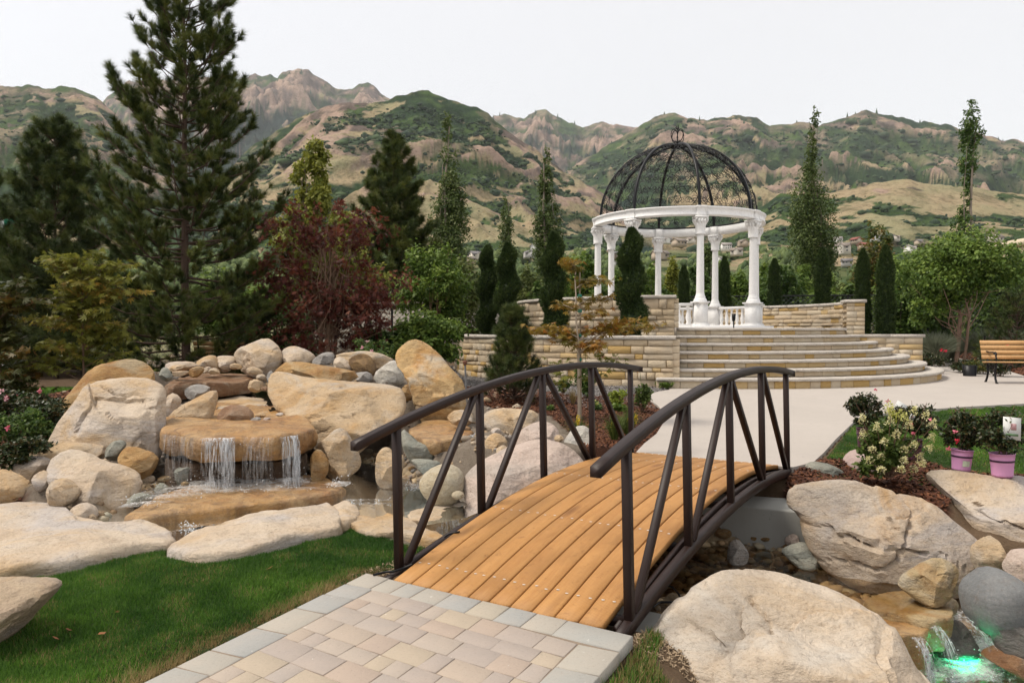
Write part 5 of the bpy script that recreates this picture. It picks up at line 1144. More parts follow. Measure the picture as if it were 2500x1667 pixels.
pebbles(fpx('4',[(0,960),(300,980),(520,1060),(800,1080),(560,1140),(300,1140),(50,1090)]),-.1,44,(.025,.07),'brown submerged stone in the stream left of the bridge','stones on the pond bed',[RM_['tan'],RM_['och'],RM_['brn']],.2)
pebbles(fpx('7',[(130,760),(250,690),(420,690),(380,740),(260,820),(140,900)]),-.15,26,(.012,.03),'dry tan stone chip at the near bridge footing','stone chips by the near footing',[RM_['tan'],RM_['pale'],RM_['och']])
fill=[]
WFC=Wp([(0,1250),(0,1140),(200,1010),(420,880),(700,860),(1050,880),(1100,990),(1290,1020),(1330,1120),(1180,1180),(1000,1160),(860,1130),(750,1110),(480,1120),(330,1200),(230,1270)],.2)
_rs=np.random.default_rng(77); lo,hi=WFC.min(0),WFC.max(0); P=lo+(hi-lo)*_rs.random((24000,2)); P=P[in_poly(P[:,0],P[:,1],WFC)]; r=_rs.uniform(.012,.042,len(P))*np.where(_rs.random(len(P))<.12,1.8,1); z=gq(P[:,0],P[:,1])
scatter('gravel_fill',ICO[1][0],ICO[1][1],np.c_[P,z+r*.2],np.stack([r*_rs.uniform(.8,1.3,len(P)),r*_rs.uniform(.8,1.3,len(P)),r*.7],1),_rs.random(len(P)),M_FILL,label='loose small stones filling the gaps between waterfall rocks',cat='gravel')
for nm_,pg,cnt,lbl in (('bed_stones',POND,5200,'brown stones covering the bed of the pond'),('bed_stones',STR,3000,'brown stones covering the bed of the stream right of the bridge'),('bed_stones',POOL,1200,'stones covering the bed of the lower pool'),('bed_stones',STR1,900,'stones covering the bed of the stream under the left railing')):
    lo,hi=pg.min(0),pg.max(0); P=lo+(hi-lo)*_rs.random((cnt,2)); P=P[in_poly(P[:,0],P[:,1],pg)]; r=_rs.uniform(.015,.05,len(P))*np.where(_rs.random(len(P))<.1,1.7,1); z=gq(P[:,0],P[:,1])
    scatter(nm_,ICO[1][0],ICO[1][1],np.c_[P,z+r*.15],np.stack([r*_rs.uniform(.8,1.4,len(P)),r*_rs.uniform(.8,1.3,len(P)),r*.6],1),_rs.random(len(P)),M_BEDS,label=lbl,cat='stones')
# ================================================================== WATER
def m_water(name,tint,deep=.35,bscale=9.,bstr=.25,rough=.04):
    t=NT(name);v=t.n('NewGeometry').outputs['Position']
    h=t.math('ADD',t.noise(bscale,3,.5,v,.6),t.math('MULTIPLY',t.noise(bscale*3.3,2,.5,v),.35)); nb=t.bump(h,bstr,.006)
    fr=t.n('Fresnel',IOR=1.33,Normal=nb); gl=t.n('BsdfGlossy',Color=(.9,.93,.95),Roughness=rough,Normal=nb); tr=t.n('BsdfTransparent',Color=tint)
    return t.done(t.n('MixShader',i0=t.math('ADD',fr.outputs[0],.03,True),i1=tr.outputs[0],i2=gl.outputs[0]))
M_WA=m_water('pond_water',(.90,.82,.66)); M_WB=m_water('stream_water',(.92,.83,.68),bscale=5.,bstr=.12); M_WC=m_water('pool_water',(.55,.68,.60),bscale=16.,bstr=.6)
def wsheet(name,poly,z,mat):
    c=poly.mean(0); P=c+(poly-c)*1.06
    from mathutils.geometry import tessellate_polygon
    tri=tessellate_polygon([[Vector((p[0],p[1],z)) for p in P]]); me=mesh_np(name,np.c_[P,np.full(len(P),z)],np.array([list(t) for t in tri]),mat)
    return tag(link(name,me),kind='structure')
wsheet('pond_water',POND,Z_A,M_WA); wsheet('stream_water',STR1,Z_B1,M_WA); wsheet('stream_water',STR,Z_B,M_WB); wsheet('pool_water',POOL,Z_C,M_WC)
ub=Wp(fpx('5',[(780,720),(1180,700),(1500,720),(1450,770),(1000,780),(700,775),(820,740)]),.86); wsheet('basin_water',ub,.845,M_WA)
mb_=Wp(fpx('5',[(760,1080),(800,1030),(1000,1010),(1250,1010),(1500,1030),(1650,1260),(1500,1300),(1400,1180),(1000,1120)]),.60); wsheet('basin_water',mb_,.595,M_WA)
# falling water: thin ribbons that break into strands, with drops
def m_fall():
    t=NT('falling_water');v=t.n('NewGeometry').outputs['Position']; a=t.attr('var')
    st=t.noise(1.,5,.62,t.mapping(v,(48,48,5))); 
    f=t.math('MULTIPLY',t.ramp(st,[(.42,0),(.70,1)]),t.math('MULTIPLY',a,1.0))
    d=t.princ((.93,.94,.95),.2,t.bump(st,.6,.02),.5); tr=t.n('BsdfTransparent',Color=(.93,.94,.95))
    return t.done(t.n('MixShader',i0=t.math('MULTIPLY',f,.85,True),i1=tr.outputs[0],i2=d.outputs[0]))
def m_foam():
    t=NT('foam');v=t.n('NewGeometry').outputs['Position']; a=t.attr('var')
    n=t.noise(26,6,.7,v,.5); n2=t.noise(7,4,.6,v,.6)
    f=t.math('MULTIPLY',t.ramp(t.math('ADD',t.math('MULTIPLY',n,.6),t.math('MULTIPLY',n2,.5)),[(.46,0),(.60,1)]),a)
    d=t.princ((.88,.89,.89),.5,t.bump(n,1.,.02),.4); tl=t.n('BsdfTranslucent',Color=(.9,.92,.92)); dm=t.n('MixShader',i0=.45,i1=d.outputs[0],i2=tl.outputs[0]); tr=t.n('BsdfTransparent')
    return t.done(t.n('MixShader',i0=t.math('MULTIPLY',f,.93,True),i1=tr.outputs[0],i2=dm.outputs[0]))
M_FALL=m_fall(); M_FOAM=m_foam()
def fall(mb,p0,p1,drop,reach,n=14,m=18,dens=1.0,seed=0):
    """ribbon from lip p0-p1 falling by drop and flying out by reach"""
    p0=np.array(p0);p1=np.array(p1); rs=np.random.default_rng(seed); e=p1-p0; nrm=np.array([e[1],-e[0],0]); nrm/=np.linalg.norm(nrm)+1e-9
    if nrm[1]>0: nrm=-nrm
    u=np.linspace(0,1,n); t=np.linspace(0,1,m); V=[];A=[]
    off=rs.normal(0,.012,n)
    for tt_ in t:
        P=p0+np.outer(u,e)+nrm*(reach*tt_**.6+.02)+np.outer(off*(tt_+.3),nrm); P[:,2]-=drop*tt_**1.4; P[:,:2]+=np.outer((u-.5)*-.06*tt_,e[:2]); V.append(P)
        A.append(np.clip(dens*(np.sin(np.pi*np.clip(u,.02,.98))**.4)*(1-.25*tt_),0,1))
    V=np.concatenate(V);A=np.concatenate(A); Q=[[i*n+j,i*n+j+1,(i+1)*n+j+1,(i+1)*n+j] for i in range(m-1) for j in range(n-1)]; mb.add(V,Q,a=A)
    # strands and beads
    for k in range(int(26*dens)):
        uu=rs.random(); q=p0+e*uu+nrm*.03; tt_=np.linspace(rs.uniform(0,.3),rs.uniform(.5,1),7)
        P=q+np.outer(reach*tt_**.6*rs.uniform(.7,1.3),nrm); P[:,2]-=drop*tt_**1.4; V_,Q_=tube(P,np.linspace(.003,.001,7)*rs.uniform(.5,1.1),3); mb.add(V_,Q_,a=1)
    for k in range(int(40*dens)):
        tt_=rs.random(); P=p0+e*rs.uniform(-.05,1.05)+nrm*(reach*tt_**.6*rs.uniform(.6,1.6)+.02); P[2]-=drop*tt_**1.3
        D,T3=ICO[1]; mb.add(P+D*rs.uniform(.002,.006),T=T3,a=1)
L_=lambda x,y,z=.575: at(*fpx('1',[(x,y)])[0],z)
def fthing(name,label,parts):
    b=MB(); 
    for i,(a,c,dr,re,de) in enumerate(parts): fall(b,a,c,dr,re,14,18,de,seed=hash(label)%1000 if False else len(label)*7+i)
    return tag(b.build(name,M_FALL),label,'waterfall')
fthing('waterfall','white veil of water pouring from the left of the ledge lip',[(L_(1370,742),L_(1590,738),.47,.06,1.0),(L_(1500,742),L_(1590,738),.46,.09,.9)])
fthing('waterfall','narrow white stream of water pouring from the right of the ledge lip',[(L_(1885,735),L_(2000,722),.47,.05,1.0),(L_(1955,730),L_(1995,724),.46,.05,1.0)])
fthing('waterfall','thin dripping trickles under the middle of the ledge lip',[(L_(1640,735),L_(1860,738),.42,.03,.28)])
fthing('waterfall','thin dripping trickles at the far left of the ledge lip',[(L_(1110,712),L_(1330,745),.4,.02,.3)])
q4=lambda x,y,z: at(*fpx('4',[(x,y)])[0],z); q7=lambda x,y,z: at(*fpx('7',[(x,y)])[0],z)
fthing('waterfall','small white cascade behind the second left bridge post',[(q4(810,645,.40),q4(905,605,.40),.27,.2,.9),(q4(830,640,.40),q4(880,620,.40),.26,.24,1.0)])
fthing('waterfall','fringe of water over the dark ledge by the left railing',[(q4(590,1240,.0),q4(910,1165,.0),.12,.03,.9)])
fthing('waterfall','right hand clear fan of water in the lower cascade',[(q7(1890,925,-.33),q7(1960,850,-.33),.29,.28,.75)])
fthing('waterfall','left hand thin spouts of water in the lower cascade',[(q7(1650,1040,-.37),q7(1700,1030,-.37),.24,.13,.8),(q7(1755,985,-.35),q7(1790,960,-.35),.26,.13,.7)])
fthing('waterfall','faint film of water under the upper brown ledge',[(at(*fpx('5',[(840,915)])[0],.80),at(*fpx('5',[(1210,870)])[0],.80),.18,.02,.3)])
def foam(name,label,blobs,z,seed):
    b=MB(); rs=np.random.default_rng(seed)
    for (c,rx,ry,dn,rot) in blobs:
        n=14;k=28; r=np.linspace(0,1,n); ph=np.arange(k)*2*math.pi/k; V=[];A=[]
        for rr_ in r:
            x=rx*rr_*np.cos(ph)*(1+.2*np.sin(3*ph+rs.uniform(0,6))*rr_); y=ry*rr_*np.sin(ph); X=c[0]+x*math.cos(rot)-y*math.sin(rot); Y_=c[1]+x*math.sin(rot)+y*math.cos(rot)
            zz_=z+.012+.03*dn*(1-rr_)*(.6+fbm(np.stack([X*14,Y_*14,X*0],1),3,seed)); V.append(np.stack([X,Y_,zz_],1)); A.append(np.full(k,dn*(1-rr_)**.5))
        Q=[[i*k+j,i*k+(j+1)%k,(i+1)*k+(j+1)%k,(i+1)*k+j] for i in range(n-1) for j in range(k)]; b.add(np.concatenate(V),Q,a=np.concatenate(A))
        for _ in range(int(60*dn)):
            D,T3=ICO[1]; a=rs.uniform(0,6.28); rr_=rs.random()**.5; b.add(np.array([c[0]+rx*rr_*math.cos(a),c[1]+ry*rr_*math.sin(a),z+abs(rs.normal(0,.05))*dn])+D*rs.uniform(.002,.007),T=T3,a=1)
    return tag(b.build(name,M_FOAM,smooth=True),label,'foam',kind='stuff')
l1=lambda x,y,z: at(*fpx('1',[(x,y)])[0],z)
foam('foam','white churning foam at the foot of the main waterfall',[(l1(1480,1045,.12),.30,.26,1.0,0),(l1(1950,1045,.12),.22,.24,1.0,0),(l1(1720,1055,.12),.5,.22,.8,.05),(l1(1300,1090,.12),.5,.20,.7,.35),(l1(1600,1100,.12),.7,.14,.55,.12),(l1(1150,1140,.12),.4,.12,.6,.4),(l1(960,1230,.08),.2,.10,.85,.6),(l1(2290,1105,.06),.12,.14,.85,.3)],.118,5)
foam('foam','white foam flecks drifting on the pond',[(l1(1400,1250,.01),.12,.03,.6,0),(l1(1600,1245,.01),.08,.03,.55,0),(l1(1290,1350,.01),.1,.03,.6,0),(q4(450,990,.01),.12,.06,.5,0),(q4(120,1100,.01),.25,.05,.45,0),(q4(560,1000,.01),.2,.05,.45,0)],.012,6)
foam('foam','white foam below the second cascade behind the railing',[(q4(900,770,.14),.16,.12,1.0,.3),(q4(990,770,.12),.16,.08,.8,.2),(q4(860,870,.06),.14,.14,.75,.2),(q4(840,900,.03),.1,.1,.6,.2)],.13,7)
foam('foam','white foam along the small cascade by the railing',[(q4(740,1275,Z_B1),.26,.06,.9,.5),(q4(870,1220,Z_B1),.12,.06,.9,.4),(q4(600,1290,Z_B1),.12,.04,.7,.3)],Z_B1,8)
foam('foam','white churning foam in the lower pool',[(q7(2080,970,-.5),.14,.10,1.0,.3),(q7(1980,1080,Z_C),.28,.12,1.0,0),(q7(2080,1200,Z_C),.34,.14,.8,0),(q7(1800,1180,Z_C),.18,.10,.8,0),(q7(2280,1270,Z_C),.25,.1,.7,0),(q7(1960,1250,Z_C),.34,.12,.85,0),(q7(2200,1240,Z_C),.3,.12,.8,0)],Z_C,9)
# green underwater lamp
p=q7(1965,1235,Z_C-.05); lp=thing('pool_lamp','lit green underwater lamp in the lower pool','lamp',(p[0],p[1],Z_C-.13))
t=NT('green_lamp_glass'); M_GL=t.done(t.n('Emission',Color=(.02,1.,.42,1),Strength=30.))
b=MB(); b.lathe([(.0,.06),(.03,.055),(.05,.04)],14); b.build('lens',M_GL,lp); b=MB(); b.lathe([(.05,.04),(.062,.04),(.062,-.06),(0,-.06)],14); b.build('housing',M_IRON,lp)
ll=bpy.data.lights.new('green_glow','POINT'); ll.energy=60.; ll.color=(.03,1.,.42); ll.shadow_soft_size=.06; lo=link('green_glow',ll,lp,(0,0,.09))
# ================================================================== VEGETATION
def unit(v): return v/(np.linalg.norm(v,axis=-1,keepdims=True)+1e-9)
def frames(d):
    d=unit(d); ref=np.where(np.abs(d[:,2:3])<.9,np.array([[0,0,1.]]),np.array([[1.,0,0]])); x=unit(np.cross(d,ref)); return d,x,np.cross(x,d)
def needles(mb,P,D,L,n,width,rs,spread=.85,var=None,along=.35):
    """P tuft positions, D shoot direction, L needle length"""
    m=len(P); p=np.repeat(P,n,0); d=np.repeat(unit(D),n,0); l=np.repeat(np.broadcast_to(L,(m,)),n)*rs.uniform(.75,1.1,m*n)
    r=unit(rs.normal(0,1,(m*n,3))); dd=unit(d*.75+r*spread); base=p-d*(l*along*rs.random(m*n)*1.6)[:,None]
    tip=base+dd*l[:,None]; tip[:,2]-=l*.08
    s=unit(np.cross(dd,rs.normal(0,1,(m*n,3))))*width/2
    V=np.stack([base-s,base+s,tip],1).reshape(-1,3)
    T=np.arange(m*n*3).reshape(-1,3)
    v=np.repeat(rs.uniform(0,1,m) if var is None else var,n)+rs.normal(0,.12,m*n)
    mb.add(V,T=T,a=np.repeat(np.clip(v,0,1),3))
def leafs(mb,P,size,rs,kind='rhomb',up=.4,droop=0.0,var=None,out=None):
    n=len(P); N=rs.normal(0,1,(n,3)); N[:,2]=np.abs(N[:,2])+up
    if out is not None: N=N+out*.8
    N=unit(N); d=rs.normal(0,1,(n,3)); d=unit(d-N*(d*N).sum(1,keepdims=True)); d[:,2]-=droop; d=unit(d); x=unit(np.cross(d,N))
    s=(np.broadcast_to(size,(n,))*rs.uniform(.7,1.25,n))[:,None]
    v=rs.uniform(0,1,n) if var is None else np.clip(var+rs.normal(0,.15,n),0,1)
    if kind=='rhomb':
        V=np.stack([P,P+d*s*.5+x*s*.28,P+d*s,P+d*s*.5-x*s*.28],1).reshape(-1,3); mb.add(V,np.arange(n*4).reshape(-1,4),a=np.repeat(v,4))
    else: # palmate, 5 narrow lobes
        V=[P]; T=[]
        for a in (-1.25,-.62,0,.62,1.25):
            c,s_=math.cos(a),math.sin(a); e=d*c+x*s_; f=-d*s_+x*c; L=s*(1-.22*abs(a)); V+= [P+e*L*.45-f*L*.13,P+e*L,P+e*L*.45+f*L*.13]
        V=np.stack(V,1); k=V.shape[1]
        for i in range(5): T.append([0,1+3*i,2+3*i]); T.append([0,2+3*i,3+3*i])
        T=(np.array(T)[None]+(np.arange(n)*k)[:,None,None]).reshape(-1,3); mb.add(V.reshape(-1,3),T=T,a=np.repeat(v,k))
M_BARK=m_plain('pine_bark',(.085,.055,.04),.95,.35,9,.8,30); M_BARK2=m_plain('grey_bark',(.22,.18,.14),.9,.3,8,.5,40); M_BARK3=m_plain('maple_bark',(.16,.10,.065),.9,.3,8,.5,40)
M_PINE=m_leaf('pine_needles',(.021,.036,.010),(.078,.105,.023),.2,.5,(.15,.16,.036))
M_PINE2=m_leaf('dark_pine_needles',(.020,.035,.012),(.068,.095,.024),.18,.5,(.125,.14,.034))
def pine(label,px,Y,h,rad,mat,seed,whorl=.42,nb=(5,7),f0=.08,tuft=.15,nn=34,width=.006,upang=(4,52),group=None,sub=6,bare=None,trunk_r=.016,name='pine_tree',spread=.85,z=None):
    rs=np.random.default_rng(seed); x=(px*K-1250)/F*Y; z=float(gq(x,Y)) if z is None else z
    T=thing(name,label,'tree',(x,Y,z),group); tb=MB(); nbm=MB()
    k=14; zz=np.linspace(-.15,h,k); tr=np.stack([np.cumsum(rs.normal(0,.012,k))*h/8,np.cumsum(rs.normal(0,.012,k))*h/8,zz],1)
    tb.tube(tr,np.linspace(trunk_r*h,.004*h**.5,k),8)
    tp=lambda q: np.array([np.interp(q,zz,tr[:,i]) for i in range(3)])
    PT=[];PD=[]
    q=f0*h
    while q<h*.985:
        f=q/h; n=rs.integers(*nb); a0=rs.uniform(0,6.28); R=rad(f)
        for i in range(n):
            a=a0+i*6.283/n+rs.normal(0,.25); L=R*rs.uniform(.72,1.12); el=R_(upang[0]+(upang[1]-upang[0])*f**1.4+rs.normal(0,7)); o=tp(q+rs.normal(0,.06))
            t=np.linspace(0,1,7); hd=np.array([math.cos(a),math.sin(a),0])
            rr_=L*t*math.cos(el*.8); hz=L*(t*math.sin(el)*.55+t**2.2*.30*(1 if f>.25 else .55)-.10*np.sin(t*math.pi)*(1-f))
            P=o+np.outer(rr_,hd)+np.outer(hz,[0,0,1])+np.cumsum(rs.normal(0,.012*L,(7,3)),0)
            tb.tube(P,np.linspace(.011*L+.007,.004,7),5)
            PT.append(P[-1]);PD.append(P[-1]-P[-2])
            m=max(2,int(sub*L/1.2)+1)
            for j in range(m):
                u=rs.uniform(.32,.97) if j else .9; idx=min(int(u*6),5); b0=P[idx]+(P[idx+1]-P[idx])*(u*6-idx); dr=unit(P[idx+1]-P[idx]); sd_=np.cross(dr,[0,0,1.]); s=1 if rs.random()<.5 else -1
                l=(L*.32*(1.15-u*.6)+.08)*rs.uniform(.6,1.2); dv=unit(dr*.65+sd_*s*.75+np.array([0,0,rs.uniform(.1,.6)])); e=b0+dv*l+np.array([0,0,.12*l])
                tb.tube([b0,(b0+e)/2-np.array([0,0,.03*l]),e],[.007,.0055,.004],4)
                PT.append(e);PD.append(dv+np.array([0,0,.4])); 
                if l>.2: PT.append(b0+dv*l*.6);PD.append(dv+np.array([0,0,.5])); 
                if l>.4: PT.append(b0+dv*l*.35);PD.append(dv+np.array([0,0,.5]))
        q+=whorl*(1.1-.45*f)*rs.uniform(.85,1.15)
    PT.append(tr[-1]);PD.append(np.array([0,0,1.])); PT.append(tr[-1]-[0,0,.1]);PD.append(np.array([0,0,1.]))
    PT=np.array(PT);PD=np.array(PD)
    needles(nbm,PT,PD,tuft,nn,width,rs,spread)
    tb.build('trunk',M_BARK,T,True); nbm.build('crown',mat,T); return T
pine('tall open crowned pine rising above the waterfall into the sky',425,15.2,9.0,lambda f:2.25*np.clip(1.02-f,0,1)**.62*(.72+.28*min(f/.12,1)),M_PINE,1,.36,(6,8),.03,.17,96,.0078,sub=8,trunk_r=.011,spread=.62)
pine('dense dark pine at the left edge behind the lace leaf maple',128,17.5,5.9,lambda f:2.0*np.clip(1.03-f,0,1)**.7,M_PINE2,2,.32,(6,8),.05,.20,90,.009,sub=9,trunk_r=.011)
pine('dark pine filling the left picture edge behind the shrubs',-60,19.,5.2,lambda f:2.3*np.clip(1.03-f,0,1)**.7,M_PINE2,5,.38,(6,8),.05,.2,80,.010,sub=8,trunk_r=.011)
pine('bushy pine with a bronze tip behind the red maple',905,31.,9.0,lambda f:2.75*np.clip(1.02-f,0,1)**.75,M_PINE,3,.44,(6,8),.05,.28,80,.016,sub=7,z=.45,trunk_r=.010)
pine('small young pine growing before the lower planter wall',1180,11.4,1.28,lambda f:.42*np.clip(1.05-f,0,1)**.6,M_PINE2,4,.06,(6,9),.03,.11,90,.0045,(25,62),sub=7,trunk_r=.02,name='pine_sapling')
pine('low dark pine shrub at the right edge behind the bench',2335,21.,1.9,lambda f:1.0*np.clip(1.05-f,0,1)**.5,M_PINE2,6,.2,(6,8),.04,.14,44,.009,(20,60),sub=6,name='pine_shrub')
def crown_pts(rs,n,clumps,sig=.45):
    n=int(n*1.15)
    """clumps: list (cx,cy,cz,rx,ry,rz); leaves sit in the outer part of each clump, in small bunches"""
    C=np.array(clumps,float); w_=C[:,3]*C[:,4]+C[:,3]*C[:,5]; w_/=w_.sum(); per=14; nb=max(1,n//per)
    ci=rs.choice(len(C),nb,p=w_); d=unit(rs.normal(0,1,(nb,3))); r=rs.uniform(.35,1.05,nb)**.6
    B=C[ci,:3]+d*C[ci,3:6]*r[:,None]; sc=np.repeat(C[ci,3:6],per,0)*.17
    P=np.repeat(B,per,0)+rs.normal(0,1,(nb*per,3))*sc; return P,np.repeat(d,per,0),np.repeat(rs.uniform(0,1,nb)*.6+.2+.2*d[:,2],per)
def tree(label,px,Y,h,clumps,n,leaf,mat,seed,kind='rhomb',bark=None,trunk=((0,0),(0,0)),tr=.05,group=None,name='tree',stems=1,cat='tree',limbs=14,droop=.2,z=None,up=.4,forks=None):
    rs=np.random.default_rng(seed); x=(px*K-1250)/F*Y
    if z is None: z=float(gq(x,Y)) if Y<26.5 else .45
    T=thing(name,label,cat,(x,Y,z),group); tb=MB()
    C=np.array(clumps,float)
    for s in range(stems):
        a=rs.uniform(0,6.28); top=np.array([C[:,0].mean()*.6+rs.normal(0,.12*(stems>1)),C[:,1].mean()*.6+rs.normal(0,.1*(stems>1)),h*(.75 if name!='poplar_tree' else .93)]); st=np.array([math.cos(a)*.06*(stems>1),math.sin(a)*.06*(stems>1),-.1])
        t=np.linspace(0,1,9)[:,None]; P=st+(top-st)*t+np.cumsum(rs.normal(0,.014*h/2,(9,3))*[1,1,0],0)
        if trunk[0]!=(0,0): P[:,0]+=np.interp(t[:,0],[0,.5,1],[0,trunk[0][0],trunk[0][1]])
        tb.tube(P,np.linspace(tr,tr*.3,9),7)
        for j in range(limbs//stems):
            c=C[rs.integers(len(C))]; tgt=c[:3]+rs.normal(0,.45,3)*c[3:6]; u=rs.uniform(.25,.95); b0=P[int(u*8)]
            mid=(b0+tgt)/2+np.array([0,0,-.04*h*rs.random()])+rs.normal(0,.03*h,3)
            tb.tube([b0,(b0+mid)/2+rs.normal(0,.012*h,3),mid,(mid+tgt)/2,tgt],np.linspace(tr*.35,tr*.07,5),4)
    tb.build('trunk',bark or M_BARK3,T,True)
    m=MB(); P,o,v=crown_pts(rs,n,clumps); leafs(m,P,leaf,rs,kind,up,droop,v,o); m.build('crown',mat,T); return T
def blobs(rs,n,c,r,sub=.45):
    out=[]
    for _ in range(n):
        d=unit(rs.normal(0,1,3)); q=np.array(c)+d*np.array(r)*rs.uniform(.45,.85); s=np.array(r)*sub*rs.uniform(.7,1.25); out.append(tuple(q)+tuple(s))
    return out
M_RED=m_leaf('red_maple_leaf',(.045,.014,.011),(.13,.034,.022),.4,.5,(.24,.085,.045))
M_YG=m_leaf('yellow_green_leaf',(.12,.15,.025),(.30,.30,.05),.4,.55)
M_GR=m_leaf('green_leaf',(.042,.085,.015),(.14,.215,.038),.35,.5,(.23,.30,.06))
M_GR2=m_leaf('deep_green_leaf',(.028,.058,.014),(.085,.145,.032),.35,.5,(.16,.22,.05))
M_OL=m_leaf('olive_leaf',(.07,.095,.025),(.18,.21,.06),.35,.55)
M_POP=m_leaf('poplar_leaf',(.035,.06,.018),(.10,.14,.036),.3,.5,(.17,.20,.07))
M_LACE=m_leaf('lace_maple_leaf',(.08,.095,.015),(.22,.22,.04),.4,.5,(.32,.20,.04))
M_ORG=m_leaf('orange_maple_leaf',(.10,.11,.02),(.26,.17,.03),.35,.5,(.36,.14,.03))
M_ARB=m_leaf('arborvitae_leaf',(.014,.028,.009),(.045,.075,.017),.1,.6,(.085,.115,.026))
M_BRO=m_leaf('bronze_tip_leaf',(.04,.06,.015),(.11,.14,.03),.3,.5,(.22,.12,.03))
M_SAGE=m_leaf('sage_grass',(.14,.16,.10),(.26,.28,.20),.2,.7)
r0=np.random.default_rng(50)
tree('dark red maple with many thin stems behind the waterfall rocks',748,14.6,3.5,blobs(r0,26,(0,0,2.3),(1.5,1.0,1.15),.36)+blobs(r0,22,(0,0,1.2),(1.75,1.0,.9),.34)+[(-.75,0,3.05,.35,.3,.3),(.1,0,3.35,.3,.3,.3),(.75,0,3.1,.35,.3,.3)],5600,.082,M_RED,60,'palm',M_BARK3,tr=.032,name='maple_tree',stems=8,limbs=120,droop=.45,up=.2)
tree('loose yellow green tree behind the red maple',712,20.,5.9,blobs(r0,22,(0,0,4.75),(.75,.7,1.15),.26)+blobs(r0,26,(.1,0,3.5),(1.5,1.,.9),.26),12500,.13,M_YG,61,'rhomb',M_BARK2,name='tree',limbs=30,droop=.7)
tree('rounded mid green tree right of the red maple',1000,19.,3.4,blobs(r0,22,(0,0,2.2),(1.0,.8,1.1),.36),9000,.10,M_GR,62,'rhomb',limbs=20,name='tree')
tree('small olive green tree left of the spiral arborvitae',1062,21.,3.0,blobs(r0,14,(0,0,1.7),(.75,.7,1.1),.36),5500,.10,M_OL,63,'rhomb',limbs=14)
tree('green shrub thicket behind the tall ochre boulder',985,15.5,1.5,blobs(r0,16,(0,0,.85),(.85,.6,.55),.36),6500,.10,M_GR,64,'rhomb',name='shrub',cat='shrub',stems=3,limbs=12)
tree('dark green shrub at the foot of the red maple',850,15.8,1.3,blobs(r0,12,(0,0,.7),(.9,.5,.5),.36),4500,.08,M_GR2,65,'rhomb',name='shrub',cat='shrub',stems=3,limbs=12)
tree('dark shrub behind the rounded beige boulders',640,17.2,1.9,blobs(r0,16,(0,0,1.0),(1.2,.6,.8),.36),6000,.09,M_GR2,66,'rhomb',name='shrub',cat='shrub',stems=3,limbs=14)
tree('dark green thicket between the two left pines',270,18.8,2.6,blobs(r0,26,(0,0,1.3),(1.6,.8,1.2),.36),9000,.10,M_GR2,67,'rhomb',name='shrub',cat='shrub',stems=3,limbs=14)
tree('dark thicket under the left edge pine',60,20.,2.6,blobs(r0,26,(0,0,1.3),(1.9,.8,1.2),.36),9000,.10,M_GR2,68,'rhomb',name='shrub',cat='shrub',stems=3,limbs=14)
tree('bright green thicket seen beneath the tall pine',540,19.5,2.8,blobs(r0,22,(0,0,1.5),(1.4,.8,1.2),.36),8000,.11,M_GR,69,'rhomb',name='shrub',cat='shrub',stems=3,limbs=14)
tree('light green sapling thicket seen through the red maple',765,16.6,3.0,blobs(r0,20,(0,0,1.9),(1.3,.7,1.1),.34),5200,.10,M_YG,160,'rhomb',name='tree',limbs=16)
# lace leaf maples at the left
def laceleaf(label,px,Y,h,tiers,mat,seed,leaf=.085,tr=.016,n=70,bark=None,name='maple_sapling'):
    rs=np.random.default_rng(seed); x=(px*K-1250)/F*Y; z=float(gq(x,Y)); T=thing(name,label,'tree',(x,Y,z)); tb=MB(); m=MB()
    t=np.linspace(0,1,8); P=np.stack([np.cumsum(rs.normal(0,.012,8))+t*-.04,np.cumsum(rs.normal(0,.01,8)),-.1+t*(h*.86+.1)],1); tb.tube(P,np.linspace(tr,tr*.35,8),6)
    for (zz,dx,dy,L) in tiers:
        o=np.array([np.interp(zz-.35*L,P[:,2],P[:,0]),np.interp(zz-.35*L,P[:,2],P[:,1]),max(zz-.35*L,.1)]); e=np.array([dx,dy,zz]); tt_=np.linspace(0,1,6)[:,None]; B=o+(e-o)*tt_+np.array([0,0,1])*np.sin(tt_*math.pi)*.08*L+np.cumsum(rs.normal(0,.01,(6,3)),0)
        tb.tube(B,np.linspace(tr*.45,.003,6),4)
        k=int(n*L); u=rs.uniform(.3,1.05,k); Q=np.stack([np.interp(u,tt_[:,0],B[:,i]) for i in range(3)],1)+rs.normal(0,1,(k,3))*[.11*L+.03,.11*L+.03,.03]
        for i in range(0,k,7): tb.tube([B[min(int(u[i]*5),5)],Q[i]],[.003,.0015],3)
        leafs(m,Q,leaf,rs,'palm',1.2,.55,np.full(k,rs.uniform(.25,.75)))
    tb.build('trunk',bark or M_BARK2,T,True); m.build('crown',mat,T); return T
rs=np.random.default_rng(70)
ti=[(zz,rs.choice((-1,1))*rs.uniform(.15,.8)*(1.15-zz/2.9),rs.normal(0,.3),rs.uniform(.6,1.0)) for zz in np.linspace(.35,2.05,30)]
laceleaf('young yellow green lace leaf maple left of the waterfall',192,11.6,2.2,ti+[(2.1,.25,0,.5),(1.95,.75,0,.8),(2.0,-.3,0,.5),(1.55,.85,.1,.9),(1.15,-.75,0,.9)],M_LACE,71,.10,.02,95,M_BARK3)
ti=[(zz,rs.choice((-1,1))*rs.uniform(.1,.7),rs.normal(0,.25),rs.uniform(.6,1.0)) for zz in np.linspace(.25,1.8,26)]
laceleaf('dark lace leaf maple with orange tips cut by the left picture edge',5,11.2,1.95,ti,m_leaf('dark_lace_leaf',(.03,.04,.01),(.08,.085,.02),.3,.5,(.19,.09,.02)),72,.10,.02,100,M_BARK3)
